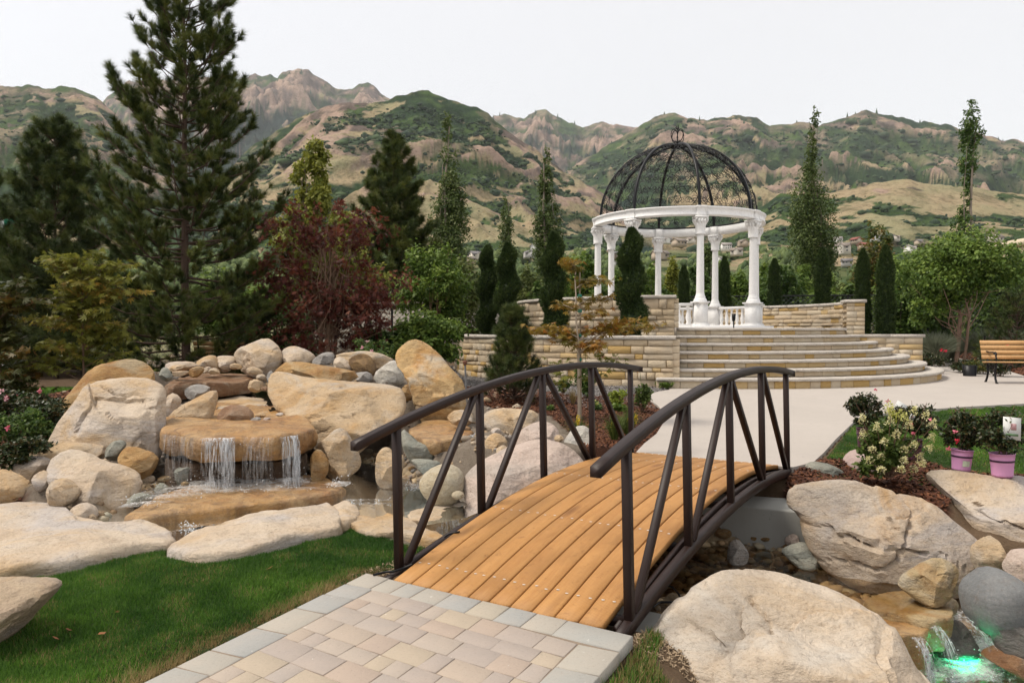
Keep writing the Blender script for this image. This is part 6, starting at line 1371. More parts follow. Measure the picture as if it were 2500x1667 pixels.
# orange maple sapling by the bridge with pale trunk
ti=[(2.12,-.22,0,.35),(2.02,-.1,.05,.3),(1.86,.16,0,.35),(1.88,.3,-.05,.4),(1.55,-.26,0,.3),(1.6,.28,.06,.35),(1.45,.3,-.1,.3),(1.25,-.36,0,.5),(1.2,-.55,.05,.6),(1.22,.5,0,.6),(1.32,.72,.05,.8),(1.05,-.25,-.1,.4),(1.0,.3,.1,.4),(1.28,.88,0,.9),(1.02,.2,-.15,.35),(1.1,-.1,.2,.3)]
ti2=[(.86,.32,.05,.4),(.80,.55,0,.6),(.72,.62,-.05,.6),(.75,-.36,0,.45),(.66,-.5,.05,.55),(.58,-.28,-.05,.4),(.55,.2,.1,.3),(.50,-.35,.1,.4),(.62,.35,0,.4)]
SAP=laceleaf('slender maple sapling with orange leaves and pale trunk beside the bridge',1332,10.0,2.2,ti,M_ORG,73,.085,.024,130,m_plain('pale_bark',(.40,.33,.25),.9,.2,9,.4,40))
rs=np.random.default_rng(74); mm=MB()
for (zz,dx,dy,L) in ti2:
    k=int(50*L); Q=np.array([dx*.7,dy,zz])+rs.normal(0,1,(k,3))*[.13*L+.03,.1,.035]; leafs(mm,Q,.07,rs,'palm',1.2,.55,np.full(k,.4))
mm.build('lower_leaves',M_LACE,SAP)
b=MB(); b.tube([(.02,.04,0),(.0,.04,1.95)],.012,6); b.build('stake',m_plain('stake_wood',(.30,.24,.17),.9,.2,8,.3,40),SAP)
b=MB()
for zz in (.78,1.1,1.42,1.62): b.lathe([(.026,zz),(.03,zz+.02),(.026,zz+.04)],8,(0,.02,0))
b.build('tie_tape',m_plain('green_tape',(.02,.22,.16),.5,.2,8,0),SAP)
# columnar poplars
def poplar(label,px,Y,top,hw,seed,n=5200,bareness=0,mat=None,prof=None,leaf=.14):
    n=int(n*2.2)
    rs=np.random.default_rng(seed); h=(805-top*K)/F*Y+CAMH-.45; r=hw*K/F*Y*1.25
    prof=prof or [(.12,.75),(.3,1.0),(.5,1.0),(.65,.8),(.8,.55),(.92,.33),(1.,.18)]
    cl=[]
    for _ in range(110):
        f=rs.uniform(.06,.99); R=np.interp(f,[p[0] for p in prof],[p[1] for p in prof])*r; a=rs.uniform(0,6.28); q=R*rs.uniform(.15,.75)
        cl.append((q*math.cos(a)+r*.14*math.sin(f*5+seed),q*math.sin(a),f*h,max(R*.55,.12),max(R*.55,.12),max(R*1.1,.3)))
    return tree(label,px,Y,h,cl,n,leaf,mat or M_POP,seed,'rhomb',M_BARK2,name='poplar_tree',limbs=4,tr=.11,droop=.5,z=.45,group=None)
poplar('tall slim poplar right of the bushy bronze tipped pine',1030,38,255,36,80,7500)
poplar('shortest slim poplar behind the twin spiral arborvitae',1163,46,440,22,81,4200)
poplar('slim poplar left of the gazebo dome',1258,39,345,27,82,6500)
poplar('tall full poplar right of the gazebo dome',1868,40,242,42,83,9500,prof=[(.1,.7),(.3,1.0),(.5,1.0),(.62,.95),(.68,.6),(.8,.38),(.92,.32),(1.,.2)])
poplar('tall half bare poplar with exposed trunk at the right',2222,37,242,34,84,5200,prof=[(.1,1.0),(.3,1.0),(.45,.85),(.55,.55),(.62,.28),(.72,.30),(.78,.6),(.86,.7),(.95,.45),(1.,.3)],mat=M_GR2)
# arborvitae: clipped spirals in the planter and columns behind
def arbor_mesh(h,r,seed,spiral=True,n=5200):
    rs=np.random.default_rng(seed); f=rs.uniform(0,1,n); a=rs.uniform(0,6.283,n)
    env=np.interp(f,[0,.06,.3,.75,.92,1],[.6,.92,1,.85,.6,.12])
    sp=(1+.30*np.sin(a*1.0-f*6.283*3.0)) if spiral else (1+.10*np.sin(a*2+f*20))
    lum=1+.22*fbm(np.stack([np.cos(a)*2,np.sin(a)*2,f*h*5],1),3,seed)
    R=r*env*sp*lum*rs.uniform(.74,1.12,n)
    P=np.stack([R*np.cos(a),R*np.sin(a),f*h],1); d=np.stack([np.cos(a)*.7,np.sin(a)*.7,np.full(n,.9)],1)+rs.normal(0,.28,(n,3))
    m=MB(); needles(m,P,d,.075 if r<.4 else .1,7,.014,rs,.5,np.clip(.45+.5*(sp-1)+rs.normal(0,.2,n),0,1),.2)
    k=18; ff=np.linspace(0,1,30); A=np.arange(k)*6.283/k; core=MB(); V=[]
    for q in ff:
        e=np.interp(q,[0,.06,.3,.75,.92,1],[.55,.8,.88,.72,.45,.03]); s_=(1+.30*np.sin(A-q*6.283*3)) if spiral else 1; V.append(np.stack([r*e*s_*np.cos(A)*.92,r*e*s_*np.sin(A)*.92,np.full(k,q*h)],1))
    core.add(np.concatenate(V),[[i*k+j,i*k+(j+1)%k,(i+1)*k+(j+1)%k,(i+1)*k+j] for i in range(29) for j in range(k)],a=.05)
    return m.mesh('crown',M_ARB),core.mesh('trunk',M_ARB,True)  # core is a dark body added inside to close gaps in the foliage, no trunk
AM={}
def arbor(label,px,Y,top,hw,base,spiral,seed,group):
    h=(805-top*K)/F*Y+CAMH-base; r=hw*K/F*Y; key=(spiral,seed)
    if key not in AM: AM[key]=arbor_mesh(2.3 if spiral else 3.3,.25,seed,spiral)
    x=(px*K-1250)/F*Y; T=thing('arborvitae',label,'tree',(x,Y,base),group,rotz=seed*1.3+px)
    sc=(r/.25,r/.25,h/(2.3 if spiral else 3.3)); link('crown',AM[key][0],T,scale=sc); link('trunk',AM[key][1],T,scale=sc)  # second part is the added dark inner body, not a stem
G1='clipped spiral arborvitae in the planter'; PZ=ZLO-.14
arbor('leftmost spiral clipped arborvitae in the planter',1121,18.2,565,21,PZ,True,1,G1)
arbor('second spiral clipped arborvitae from the left, touching its twin',1166,17.3,560,23,PZ,True,2,G1)
arbor('spiral clipped arborvitae behind the orange sapling',1272,16.2,535,25,PZ,True,3,G1)
arbor('spiral clipped arborvitae with brown spots before the left gazebo columns',1450,15.2,525,27,PZ,True,1,G1)
G2='columnar arborvitae behind the terrace'
arbor('small columnar arborvitae seen between rear and front gazebo columns',1570,25.4,610,14,.45,False,4,G2)
arbor('columnar arborvitae between the two right gazebo columns',1663,25.6,590,14,.45,False,5,G2)
arbor('columnar arborvitae just right of the gazebo',1778,24.8,595,15,.45,False,4,G2)
arbor('columnar arborvitae in front of the tall full poplar',1888,24.,570,18,.45,False,5,G2)
arbor('columnar arborvitae beside the stone pier, left of a close pair',1981,21.,572,17,.45,False,4,G2)
arbor('rightmost columnar arborvitae beyond the stone pier',2033,20.6,565,20,.45,False,5,G2)
# belt of leafy trees beyond the fence
r1=np.random.default_rng(90)
BELT=[(1345,29,555,55,'GR','leafy green tree left of the left gazebo columns'),(1205,31,600,40,'OL','olive shrub tree between the spiral arborvitae'),(1420,33,600,30,'GR','green tree glimpsed between the two left gazebo columns'),(1490,30,600,35,'GR','bright green tree behind the rear gazebo column'),(1545,36,570,20,'YG','slim yellow green tree inside the gazebo opening'),(1605,31,590,36,'GR2','green tree behind the front gazebo column'),(1625,34,540,16,'POP','slim tree behind the front gazebo column, taller than its neighbours'),(1695,30,615,40,'GR','low green tree left of the right gazebo columns'),(1800,30,575,62,'GR2','broad dark green tree right of the gazebo'),(1755,33,590,30,'GR','green tree touching the right gazebo columns'),(1925,33,625,40,'OL','pale olive tree behind the arborvitae row'),(2020,33,480,52,'BRO','tall bronze tipped tree right of the arborvitae pair'),(2085,27,590,55,'GR','mid green tree left of the big right tree'),(2130,38,545,60,'OL','hazy olive tree behind the big right tree'),(2330,30,560,60,'GR','leafy tree at the right picture edge'),(1950,27,645,38,'GR2','low dark green shrub behind the stone pier'),(1100,27,640,50,'GR2','dark green tree left behind the twin spiral arborvitae'),(1235,27,640,30,'GR2','dark shrub between the second and third spiral arborvitae'),(1380,27,640,45,'GR2','dark shrub behind the upper wall left of the gazebo'),(1520,27,650,45,'GR2','dark shrub low behind the gazebo balustrade'),(1640,27,650,45,'GR2','dark shrub low between the right gazebo columns'),(1730,27,650,45,'GR2','dark shrub low behind the right gazebo columns'),(2060,30,560,50,'GR','fresh green tree between the bronze tipped tree and the big right tree'),(2270,32,555,60,'GR','fresh green tree behind the half bare poplar'),(2345,27,620,50,'GR2','dark green tree at the right edge above the bench'),(1850,34,600,45,'GR','green tree left of the tall full poplar base'),(1440,36,580,40,'OL','olive tree behind the left gazebo columns'),(1660,36,585,45,'GR','green tree beyond the right gazebo bay'),(1290,33,590,40,'GR','green tree between third spiral arborvitae and gazebo'),(1140,34,610,45,'GR','green tree behind the twin spiral arborvitae'),(1905,29,620,40,'GR','leafy shrub tree between poplar and stone pier'),(2300,25.5,548,75,'GR2','large dark green tree behind the big right tree toward the edge'),(2120,26.2,580,55,'GR2','dark green tree left behind the big right tree'),(2075,24.5,640,40,'GR2','low dark green shrub right of the columnar arborvitae')]
MM={'GR':M_GR,'GR2':M_GR2,'OL':M_OL,'YG':M_YG,'POP':M_POP,'BRO':M_BRO}
for i,(px,Y,top,hw,mk,lb) in enumerate(BELT):
    h=(805-top*K)/F*Y+CAMH-.45; r=hw*K/F*Y; r*=1.2; cl=blobs(r1,18,(0,0,h*.45),(r,r*.8,h*.38),.38)+blobs(r1,10,(0,0,h*.74),(r*.6,r*.6,h*.22),.36)
    tree(lb,px,Y,h,cl,8200 if hw>35 else 4600,.15,MM[mk],200+i,'rhomb',M_BARK2,name='tree',limbs=14,tr=.05)
# big leafy tree at right with leaning trunk
tree('big rounded leafy tree with pinkish leaning trunks at right',2200,23.,4.3,blobs(r1,34,(0,0,2.9),(1.75,1.3,1.15),.34)+blobs(r1,10,(-1.1,0,1.9),(.8,.8,.7),.36),17000,.12,M_GR,260,'rhomb',m_plain('pink_bark',(.34,.22,.16),.9,.2,8,.4,40),name='tree',stems=3,limbs=36,tr=.05,trunk=((.25,-.1),(0,0)))
# ornamental grasses beyond the right bed
def grassclump(name,label,x,y,h,r,n,mat,seed,cat='grass',width=.006,z=None,droop=.5,group=None):
    rs=np.random.default_rng(seed); z=float(gq(x,y)) if z is None else z; m=MB(); a=rs.uniform(0,6.28,n); l=h*rs.uniform(.55,1.1,n); o=np.stack([np.cos(a),np.sin(a),a*0],1); lean=rs.uniform(.05,1,n)*r
    b0=o*(rs.random(n)*.12*r)[:,None]; p1=b0+o*(lean*.4)[:,None]+np.outer(l*.62,[0,0,1]); p2=b0+o*(lean)[:,None]+np.outer(l*(1-droop*.45*lean/r),[0,0,1]); s=unit(np.cross(p1-b0,rs.normal(0,1,(n,3))))*width
    V=np.stack([b0-s,b0+s,p1+s*.8,p1-s*.8,p2],1).reshape(-1,3); i=np.arange(n)*5
    m.add(V,np.stack([i,i+1,i+2,i+3],1),np.stack([i+3,i+2,i+4],1),a=np.repeat(rs.random(n),5)); o_=m.build(name,mat,None,False,(x,y,z)); return tag(o_,label,cat,group)
for i,(px,Y,h,lb) in enumerate([(2150,22.5,1.0,'grey green feathery grass clump right of the cheek wall'),(2180,23.5,.9,'pale feathery grass clump just behind the black fence post'),(2265,23.,1.1,'tall sage coloured grass clump behind the big tree trunks'),(2310,24,1.15,'sage coloured grass clump nearest the right edge')]):
    grassclump('ornamental_grass',lb,(px*K-1250)/F*Y,Y,h,.8,1500,M_SAGE,300+i,width=.012,z=.5)
# low shrubs and roses of the right bed
M_ROSE=m_leaf('rose_leaf',(.014,.026,.010),(.045,.065,.02),.15,.4,(.085,.05,.02))
M_FLP=m_leaf('pink_petal',(.65,.10,.18),(.80,.30,.36),.3,.5); M_FLR=m_leaf('red_petal',(.55,.02,.05),(.70,.06,.10),.3,.5); M_FLL=m_leaf('light_pink_petal',(.75,.36,.42),(.85,.62,.62),.3,.5)
def flower(mb,p,r,rs,n=12):
    d=unit(rs.normal(0,1,(n,3))+np.array([0,-.3,.5])); P=np.repeat(np.array(p)[None],n,0)+d*r*.25; leafs(mb,P,r*.95,rs,'rhomb',.2,-.2,rs.random(n))
def bush(name,label,x,y,h,r,n,leaf,mat,seed,flowers=(),nst=9,cat='shrub',z=None,clumps=14,group=None,fr=.03,stem=.006):
    rs=np.random.default_rng(seed); z=float(gq(x,y)) if z is None else z; T=thing(name,label,cat,(x,y,z),group); tb=MB(); m=MB(); cl=blobs(rs,clumps,(0,0,h*.55),(r,r*.8,h*.45),.36)
    for i in range(nst):
        c=np.array(cl[i%len(cl)][:3]); tb.tube([(rs.normal(0,.02),rs.normal(0,.02),-.03),c*[.45,.45,.5]+rs.normal(0,.02,3),c*[1.05,1.05,1.12]],[stem,stem*.8,stem*.4],4)
    tb.build('stems',M_BARK3,T); P,o,v=crown_pts(rs,n,cl); P=P[P[:,2]>-.0]; leafs(m,P,leaf,rs,'rhomb',.4,.2); m.build('foliage',mat,T)
    for (dx,dy,dz,fm) in flowers:
        f=MB(); flower(f,(dx,dy,dz),fr,rs); f.build('flower',fm,T)
    return T
X=lambda px,Y:(px*K-1250)/F*Y
bush('rose_bush','low dark rose bush with a red bloom beside the cheek wall',X(2140,20),20.,.55,.45,2200,.06,M_ROSE,310,[(.15,-.2,.62,M_FLR),(.22,-.25,.6,M_FLR)],fr=.07)
bush('shrub','low dark shrub under the big right tree',X(2215,19.2),19.2,.5,.5,2200,.06,M_ROSE,311)
bush('rose_bush','rose bush with a red bloom behind the bench',X(2300,17.6),17.6,.75,.5,2600,.06,M_ROSE,312,[(-.05,-.3,.8,M_FLR)],fr=.06)
bush('shrub','sparse reddish shrub left of the bench back',X(2262,18.5),18.5,.5,.4,1500,.05,M_BRO,313)
b=MB(); p=(X(2228,17.8),17.8); 
pot=tag(link('plant_pot',None,None,(p[0],p[1],float(gq(*p)))),'black nursery pot standing in the mulch under the big right tree','pot'); b.lathe([(.13,0),(.16,.32),(.15,.32),(.13,.28),(0,.28)],16); b.build('pot_body',M_IRON,pot,True)
# roses of the left bed
for i,(px,Y,h,r,fl,lb) in enumerate([(15,7.6,.55,.42,[(.1,-.35,.5,M_FLP),(-.05,-.3,.62,M_FLL),(.2,-.3,.35,M_FLP),(.05,-.36,.22,M_FLP)],'leafy rose bush with pale and bright pink blooms at the left edge'),(70,8.1,.5,.4,[(-.2,-.3,.55,M_FLL),(-.1,-.32,.6,M_FLL),(-.05,-.33,.52,M_FLL),(.15,-.32,.3,M_FLP)],'rose bush with a light pink bloom cluster left of the orange boulder'),(90,9.3,.45,.35,[(-.1,-.28,.46,M_FLP),(.16,-.25,.5,M_FLP),(-.16,-.28,.38,M_FLP),(-.05,-.3,.2,M_FLL)],'small dark rose bush farthest back in the left bed'),(40,6.95,.35,.35,[(-.1,-.3,.34,M_FLP)],'low rose bush with one hot pink bloom above the left rocks'),(-20,8.6,.5,.4,[(.3,-.2,.4,M_FLP)],'rose bush cut by the left picture edge')]):
    bush('rose_bush',lb,X(px,Y),Y,h,r,3600,.045,M_ROSE if i!=0 else M_GR2,320+i,fl,fr=.035)
# small flowers behind the waterfall
bush('flowering_shrub','shrub with faint pink blooms between red maple and ochre boulder',X(852,12.6),12.6,.65,.42,2500,.05,M_GR2,330,[(.0,-.3,.6,M_FLL),(-.08,-.3,.5,M_FLL),(.06,-.3,.45,M_FLL)],fr=.04)
# ================================================================== GRASS, MULCH, GRAVEL
M_LAWN=m_leaf('lawn_blade',(.030,.088,.010),(.15,.285,.036),.42,.45)
M_DRY=m_leaf('dry_blade',(.20,.14,.055),(.36,.27,.12),.3,.7)
def lawn(label,poly,dens,h,wd,seed,avoid=(),dry=None,near=None):
    rs=np.random.default_rng(seed); lo,hi=poly.min(0),poly.max(0); n=int((hi-lo).prod()*dens); P=lo+(hi-lo)*rs.random((n,2)); P=P[in_poly(P[:,0],P[:,1],poly)]
    # drop what the frame can never show
    P=P[np.abs(P[:,0])<P[:,1]*.80+.6]
    if near is not None: P=P[(P[:,1]>near)]
    z=gq(P[:,0],P[:,1]); n=len(P)
    pn=fbm(np.c_[P*1.6,np.zeros(n)],3,seed); pf=fbm(np.c_[P*6,np.zeros(n)],2,seed+1)
    hh=h*rs.uniform(.6,1.2,n)*(1+.35*pn); a=rs.uniform(0,6.28,n); d=np.stack([np.cos(a),np.sin(a),np.zeros(n)],1); s=np.stack([-np.sin(a),np.cos(a),np.zeros(n)],1)*wd
    B=np.c_[P,z-.004]; tip=B+d*(hh*rs.uniform(.2,.9,n))[:,None]+np.outer(hh,[0,0,1])
    V=np.stack([B-s,B+s,tip],1).reshape(-1,3); var=np.clip(.38+.7*pn+.35*pf+rs.normal(0,.2,n),0,1); T=np.arange(n*3).reshape(-1,3)
    if dry is not None:
        q=dry(P)+.25*pf; dm=rs.random(n)<np.clip(q,0,1)
        o=tag(link('dry_grass',mesh_np('dry_grass',V.reshape(-1,3,3)[dm].reshape(-1,3),np.arange(dm.sum()*3).reshape(-1,3),M_DRY,False,{'var':np.repeat(var[dm],3)})),label.replace('green','straw coloured dry').replace('lawn','lawn edge'),'grass',kind='stuff')
        V=V.reshape(-1,3,3)[~dm].reshape(-1,3); var=var[~dm]; T=np.arange(len(var)*3).reshape(-1,3)
    return tag(link('lawn_grass',mesh_np('lawn_grass',V,T,M_LAWN,False,{'var':np.repeat(var,3)})),label,'grass',kind='stuff')
def dryL(P):
    d=poly_dist(P[:,0],P[:,1],np.array([PA,PDd,PA])); return np.clip(1.15-d/.16,0,1)*.95+.03
lawn('green lawn left of the paver patio',LAWN_L,36000,.027,.0024,400,dry=dryL)
def dryR(P):
    q=at(2050,1092,.27)[:2]; return np.clip(.9-np.hypot((P[:,0]-q[0])/.35,(P[:,1]-q[1])/.08),0,1)*.9+.02
lawn('green lawn right of the bridge behind the flower pots',LAWN_R,11000,.022,.0040,401,dry=dryR)
lawn('green strip of lawn behind the left rose bed',LAWN_B,2500,.05,.007,402)
TUFT=np.vstack([[PB+eF*.03],[PB+eR*.05+eF*.03],Wp([(1475,1660),(1560,1665),(1580,1610),(1630,1530),(1660,1480),(1640,1470),(1580,1500)],-.06)])
lawn('green and dry grass strip between patio and foreground boulder',np.vstack([[PB+eF*.02],[PB+eR*1.3+eF*.02],Wp([(1640,1665),(1600,1600),(1640,1500),(1600,1510)],-.05)]),16000,.05,.0032,403,dry=lambda P:np.full(len(P),.45))
M_CHIP=NT('bark_chip'); _t=M_CHIP; _a=_t.attr('var'); _c=_t.ramp(_a,[(0,(.030,.012,.007)),(.5,(.105,.036,.016)),(.85,(.19,.075,.03)),(1,(.30,.16,.08))]); M_CHIP=_t.done(_t.princ(_c,.75,None,.3))
def chips(label,poly,dens,size,seed,mat=None,name='bark_mulch',flat=.35,cat='mulch'):
    rs=np.random.default_rng(seed); lo,hi=poly.min(0),poly.max(0); n=int((hi-lo).prod()*dens); P=lo+(hi-lo)*rs.random((n,2)); P=P[in_poly(P[:,0],P[:,1],poly)]; P=P[np.abs(P[:,0])<P[:,1]*.80+.5]; n=len(P)
    z=gq(P[:,0],P[:,1])+rs.uniform(0,.018,n); L=size*rs.uniform(.5,1.4,n); d=unit(np.c_[rs.normal(0,1,(n,2)),rs.normal(0,flat,n)]); x=unit(np.cross(d,np.c_[rs.normal(0,.4,(n,2)),np.ones(n)])); u=np.cross(x,d)
    C=np.c_[P,z]; w_=L*.38; t=L*.14
    V=np.stack([C-d*L[:,None]*.5-x*w_[:,None]*.3,C-d*L[:,None]*.4+x*w_[:,None]*.5,C+d*L[:,None]*.5+x*w_[:,None]*.2,C+d*L[:,None]*.42-x*w_[:,None]*.5,C+u*t[:,None]],1).reshape(-1,3)
    i=np.arange(n)*5; T=np.concatenate([np.stack([i+a,i+b_,i+4],1) for a,b_ in ((0,1),(1,2),(2,3),(3,0))])
    return tag(link(name,mesh_np(name,V,T,mat or M_CHIP,False,{'var':np.repeat(np.clip(rs.beta(2,2.6,n),0,1),5)})),label,cat,kind='stuff')
chips('red brown bark mulch around the orange sapling',MULCH[0],2600,.05,410); chips('red brown bark mulch among the right boulders',MULCH[1],3200,.055,411); chips('red brown bark mulch of the left rose bed',MULCH[2],1800,.055,412); chips('red brown bark mulch of the bed behind the bench',MULCH[3],420,.085,413)
M_GRV=NT('gravel_stone'); _t=M_GRV; _c=_t.ramp(_t.attr('var'),[(0,(.09,.085,.08)),(1,(.33,.30,.28))]); M_GRV=_t.done(_t.princ(_c,.85,None,.3))
chips('grey gravel strip along the planter wall',GRAVEL,1300,.04,414,M_GRV,'gravel',.6,'gravel')
chips('stony dirt under the near end of the bridge',np.vstack([[bw(-.2,1.62,0)[:2]],[bw(.9,1.7,0)[:2]],[bw(.9,2.2,0)[:2]],[bw(-.2,2.1,0)[:2]]]),5000,.02,415,m_plain('dirt_stone',(.30,.22,.14),.9,.4,30,0),'stony_dirt',.7,'dirt')
chips('stony dirt beside the near left bridge post',np.vstack([[bw(-.28,-.02,0)[:2]],[bw(.25,-.02,0)[:2]],[bw(.2,-.16,0)[:2]],[bw(-.26,-.2,0)[:2]]]),6000,.018,416,bpy.data.materials['dirt_stone'],'stony_dirt',.7,'dirt')
# fallen leaves on the lawn
for i,(px,py) in enumerate([(290,1495),(165,1532),(145,1560),(238,1548),(650,1390)]):
    p=at(px,py,.035); m=MB(); rs=np.random.default_rng(420+i); leafs(m,np.array([[0,0,.0]]),.05,rs,'rhomb',3); o=m.build('fallen_leaf',m_leaf('fallen_leaf_%d'%i,(.20,.07,.03),(.28,.12,.05),.2,.7),None,False,(p[0],p[1],p[2]))
    tag(o,['dry brown leaf on the middle of the left lawn','dry leaf lying nearest the lower left lawn corner','dry leaf just below the lower left pair on the lawn','small dry leaf right of the lower left pair on the lawn','dark dry leaf on the lawn close to the long cream slab'][i],'leaf')
# ================================================================== POTS, HYDRANGEA AND SMALL PLANTS
M_POTD=m_plain('dark_shaded_plastic',(.10,.035,.06),.45,.1,6,0)  # dark pot colour with shade worked in, for the two back pots
M_POT=m_plain('pink_plastic',(.62,.30,.52),.4,.08,6,.0,spec=.45); M_BAND=m_plain('dark_band',(.05,.02,.045),.5,.2,6,0); M_TAGW=m_plain('white_card',(.66,.66,.63),.5,.1,9,0); M_SOIL=m_plain('potting_soil',(.03,.02,.015),.95,.4,30,.5)
M_PRINT=m_plain('pink_print',(.52,.30,.30),.5,.3,30,0); M_PRG=m_plain('green_print',(.12,.22,.10),.5,.3,30,0)
def pot(label,px,py,z,h,r,seed,tilt=0.0,sticker=False,cardpos=None,flw=(),pm=None):
    p=at(px,py,z); T=thing('rose_pot',label,'potted rose',(p[0],p[1],p[2])); T.rotation_euler=(0,tilt,0); rs=np.random.default_rng(seed)
    b=MB(); b.lathe([(0,.004),(r*.80,.004),(r*.81,.0),(r*.84,.02),(r*.92,h*.62),(r*.94,h*.64),(r*.96,h*.80),(r*1.0,h*.97),(r*1.03,h*.97),(r*1.03,h),(r*.97,h),(r*.93,h*.86),(0,h*.86)],28); b.build('pot_body',pm or M_POT,T,True)
    b=MB(); b.lathe([(r*.932,h*.64),(r*.965,h*.645),(r*.975,h*.72),(r*.95,h*.73)],28); b.build('band',M_BAND,T)
    b=MB(); b.lathe([(0,h*.90),(r*.93,h*.90)],20); b.build('soil',M_SOIL,T)
    if sticker:
        b=MB(); a=np.linspace(-2.0,-1.25,6); rr_=r*.915; V=np.concatenate([np.stack([rr_*np.cos(a),rr_*np.sin(a),np.full(6,zz)],1) for zz in (h*.26,h*.52)]); V[6:,:2]*=1.03; b.add(V,[[i,i+1,7+i,6+i] for i in range(5)]); b.build('sticker',m_plain('pale_sticker',(.50,.56,.42),.5,.3,60,0),T)
    tb=MB(); m=MB(); hh=.40
    for i in range(11):
        a=rs.uniform(0,6.28); e=np.array([math.cos(a)*rs.uniform(.08,.24),math.sin(a)*rs.uniform(.06,.2),h+rs.uniform(.16,hh)]); mid=np.array([e[0]*.4,e[1]*.4,h+(e[2]-h)*.55]); tb.tube([(rs.normal(0,.02),rs.normal(0,.02),h*.88),mid,e],[.004,.003,.002],4)
    tb.build('stems',M_BARK3,T); cl=blobs(rs,16,(0,0,h+.19),(.21,.18,.17),.34); P,o,v=crown_pts(rs,2600,cl); leafs(m,P,.034,rs,'rhomb',.4,.2); m.build('foliage',M_ROSE,T)
    for (dx,dz,fm) in flw:
        f=MB(); flower(f,(dx,-.2,h+dz),.026,rs,14); f.build('flower',fm,T)
    if cardpos:
        dx,dz,rt,sz=cardpos; c=link('plant_card',None,T,(dx,-.10,h+dz),(math.radians(-8),rt,0)); b=MB(); b.box((0,0,0),(sz,.002,sz*1.25)); b.build('card',M_TAGW,T).matrix_local=c.matrix_basis.copy()
        b=MB(); b.box((sz*.08,-.0025,sz*.1),(sz*.32,.001,sz*.36)); q=b.build('card_picture',M_PRINT,T); q.matrix_local=c.matrix_basis.copy()
        b=MB(); b.box((0,-.0025,-sz*.35),(sz*.7,.001,sz*.12)); q=b.build('card_print',M_PRG,T); q.matrix_local=c.matrix_basis.copy()
        bpy.data.objects.remove(c)
    return T
zr=.29
pot('potted rose in a pink bucket with a pale sticker on the right rock',2346,1149,zr,.19,.088,500,.06,True,None,[(-.19,.17,M_FLP),(-.17,.09,M_FLR),(-.24,.02,M_FLP)])
pot('potted rose in a clean pink bucket, rightmost on the right rock',2447,1163,zr,.20,.096,501,-.02,False,(.02,.22,.12,.15),[(.22,.15,M_FLP),(.15,.2,M_FLR),(.27,.05,M_FLP)])
pot('potted rose half hidden between hydrangea and the stickered bucket',2228,1122,zr,.20,.085,502,0,False,(-.06,.22,.5,.045),[(.05,.2,M_FLP),(-.12,.16,M_FLR),(-.1,.08,M_FLP)],M_POTD)
pot('tall potted rose with a printed plant card behind the hydrangea',2115,1094,zr-.02,.22,.10,503,0,False,(.30,.20,.55,.13),[(-.03,.02,M_FLP),(-.05,-.03,M_FLP),(.12,.3,M_FLR),(.0,.42,M_FLP)],M_POTD)
# white panicle hydrangea
p=at(2168,1160,.26); H=thing('hydrangea','bushy hydrangea with cream white flower cones beside the right boulders','shrub',(p[0],p[1],p[2])); rs=np.random.default_rng(510); H.scale=(.88,.88,.86)
M_HYL=m_leaf('hydrangea_leaf',(.05,.085,.018),(.13,.18,.04),.3,.45); M_HYF=m_leaf('hydrangea_flower',(.46,.48,.12),(.66,.62,.28),.35,.6,(.76,.71,.48)); M_HYY=m_leaf('hydrangea_bud',(.40,.42,.06),(.58,.56,.10),.35,.6)
tb=MB();m=MB(); heads=[]
HD_=[(-.31,.50),(-.20,.42),(-.12,.60),(-.03,.56),(.06,.52),(.16,.58),(.26,.54),(.30,.46),(-.29,.34),(-.24,.22),(-.15,.30),(-.04,.36),(.33,.32),(.34,.22),(.14,.26),(-.27,.12),(-.14,.14),(.03,.12),(.17,.10),(.05,.22),(-.05,.05),(.16,.00),(-.2,.04),(.24,.14),(-.08,.48),(.12,.44)]
for i,(dx,dz) in enumerate(HD_):
    e=np.array([dx,-.05-.18*math.cos(dx*3)+rs.normal(0,.05),max(dz,.02)+.06]); tb.tube([(dx*.1,rs.normal(0,.02),-.02),(dx*.5,e[1]*.4,e[2]*.45),e],[.006,.005,.003],4)
    k=90; t=rs.random(k); L=.085 if dz>.3 else .06; r=.040*(1-t*.75); a=rs.uniform(0,6.28,k); ax=unit(np.array([dx*.7,-.25,.9 if dz>.25 else .35])); _,xx,yy=frames(ax[None]); Q=e+np.outer(t*L,ax)+(np.cos(a)*r)[:,None]*xx+(np.sin(a)*r)[:,None]*yy
    f=MB(); leafs(f,Q,.020,rs,'rhomb',.3,0,np.full(k,.75-.6*(dz>.5)*rs.random())); f.build('flower_head',M_HYF,H)
P,o,v=crown_pts(rs,2600,blobs(rs,22,(0,0,.28),(.32,.2,.27),.36)); leafs(m,P[P[:,2]>-.02],.06,rs,'rhomb',.5,.3); tb.build('stems',M_BARK3,H); m.build('foliage',M_HYL,H)
for (dx,dz) in ((.02,.66),(.05,.60),(-.01,.71)):
    k=60; Q=np.array([dx,.0,dz])+rs.normal(0,1,(k,3))*[.02,.02,.03]; f=MB(); leafs(f,Q,.022,rs,'rhomb',.3,0); f.build('flower_bud',M_HYY,H)
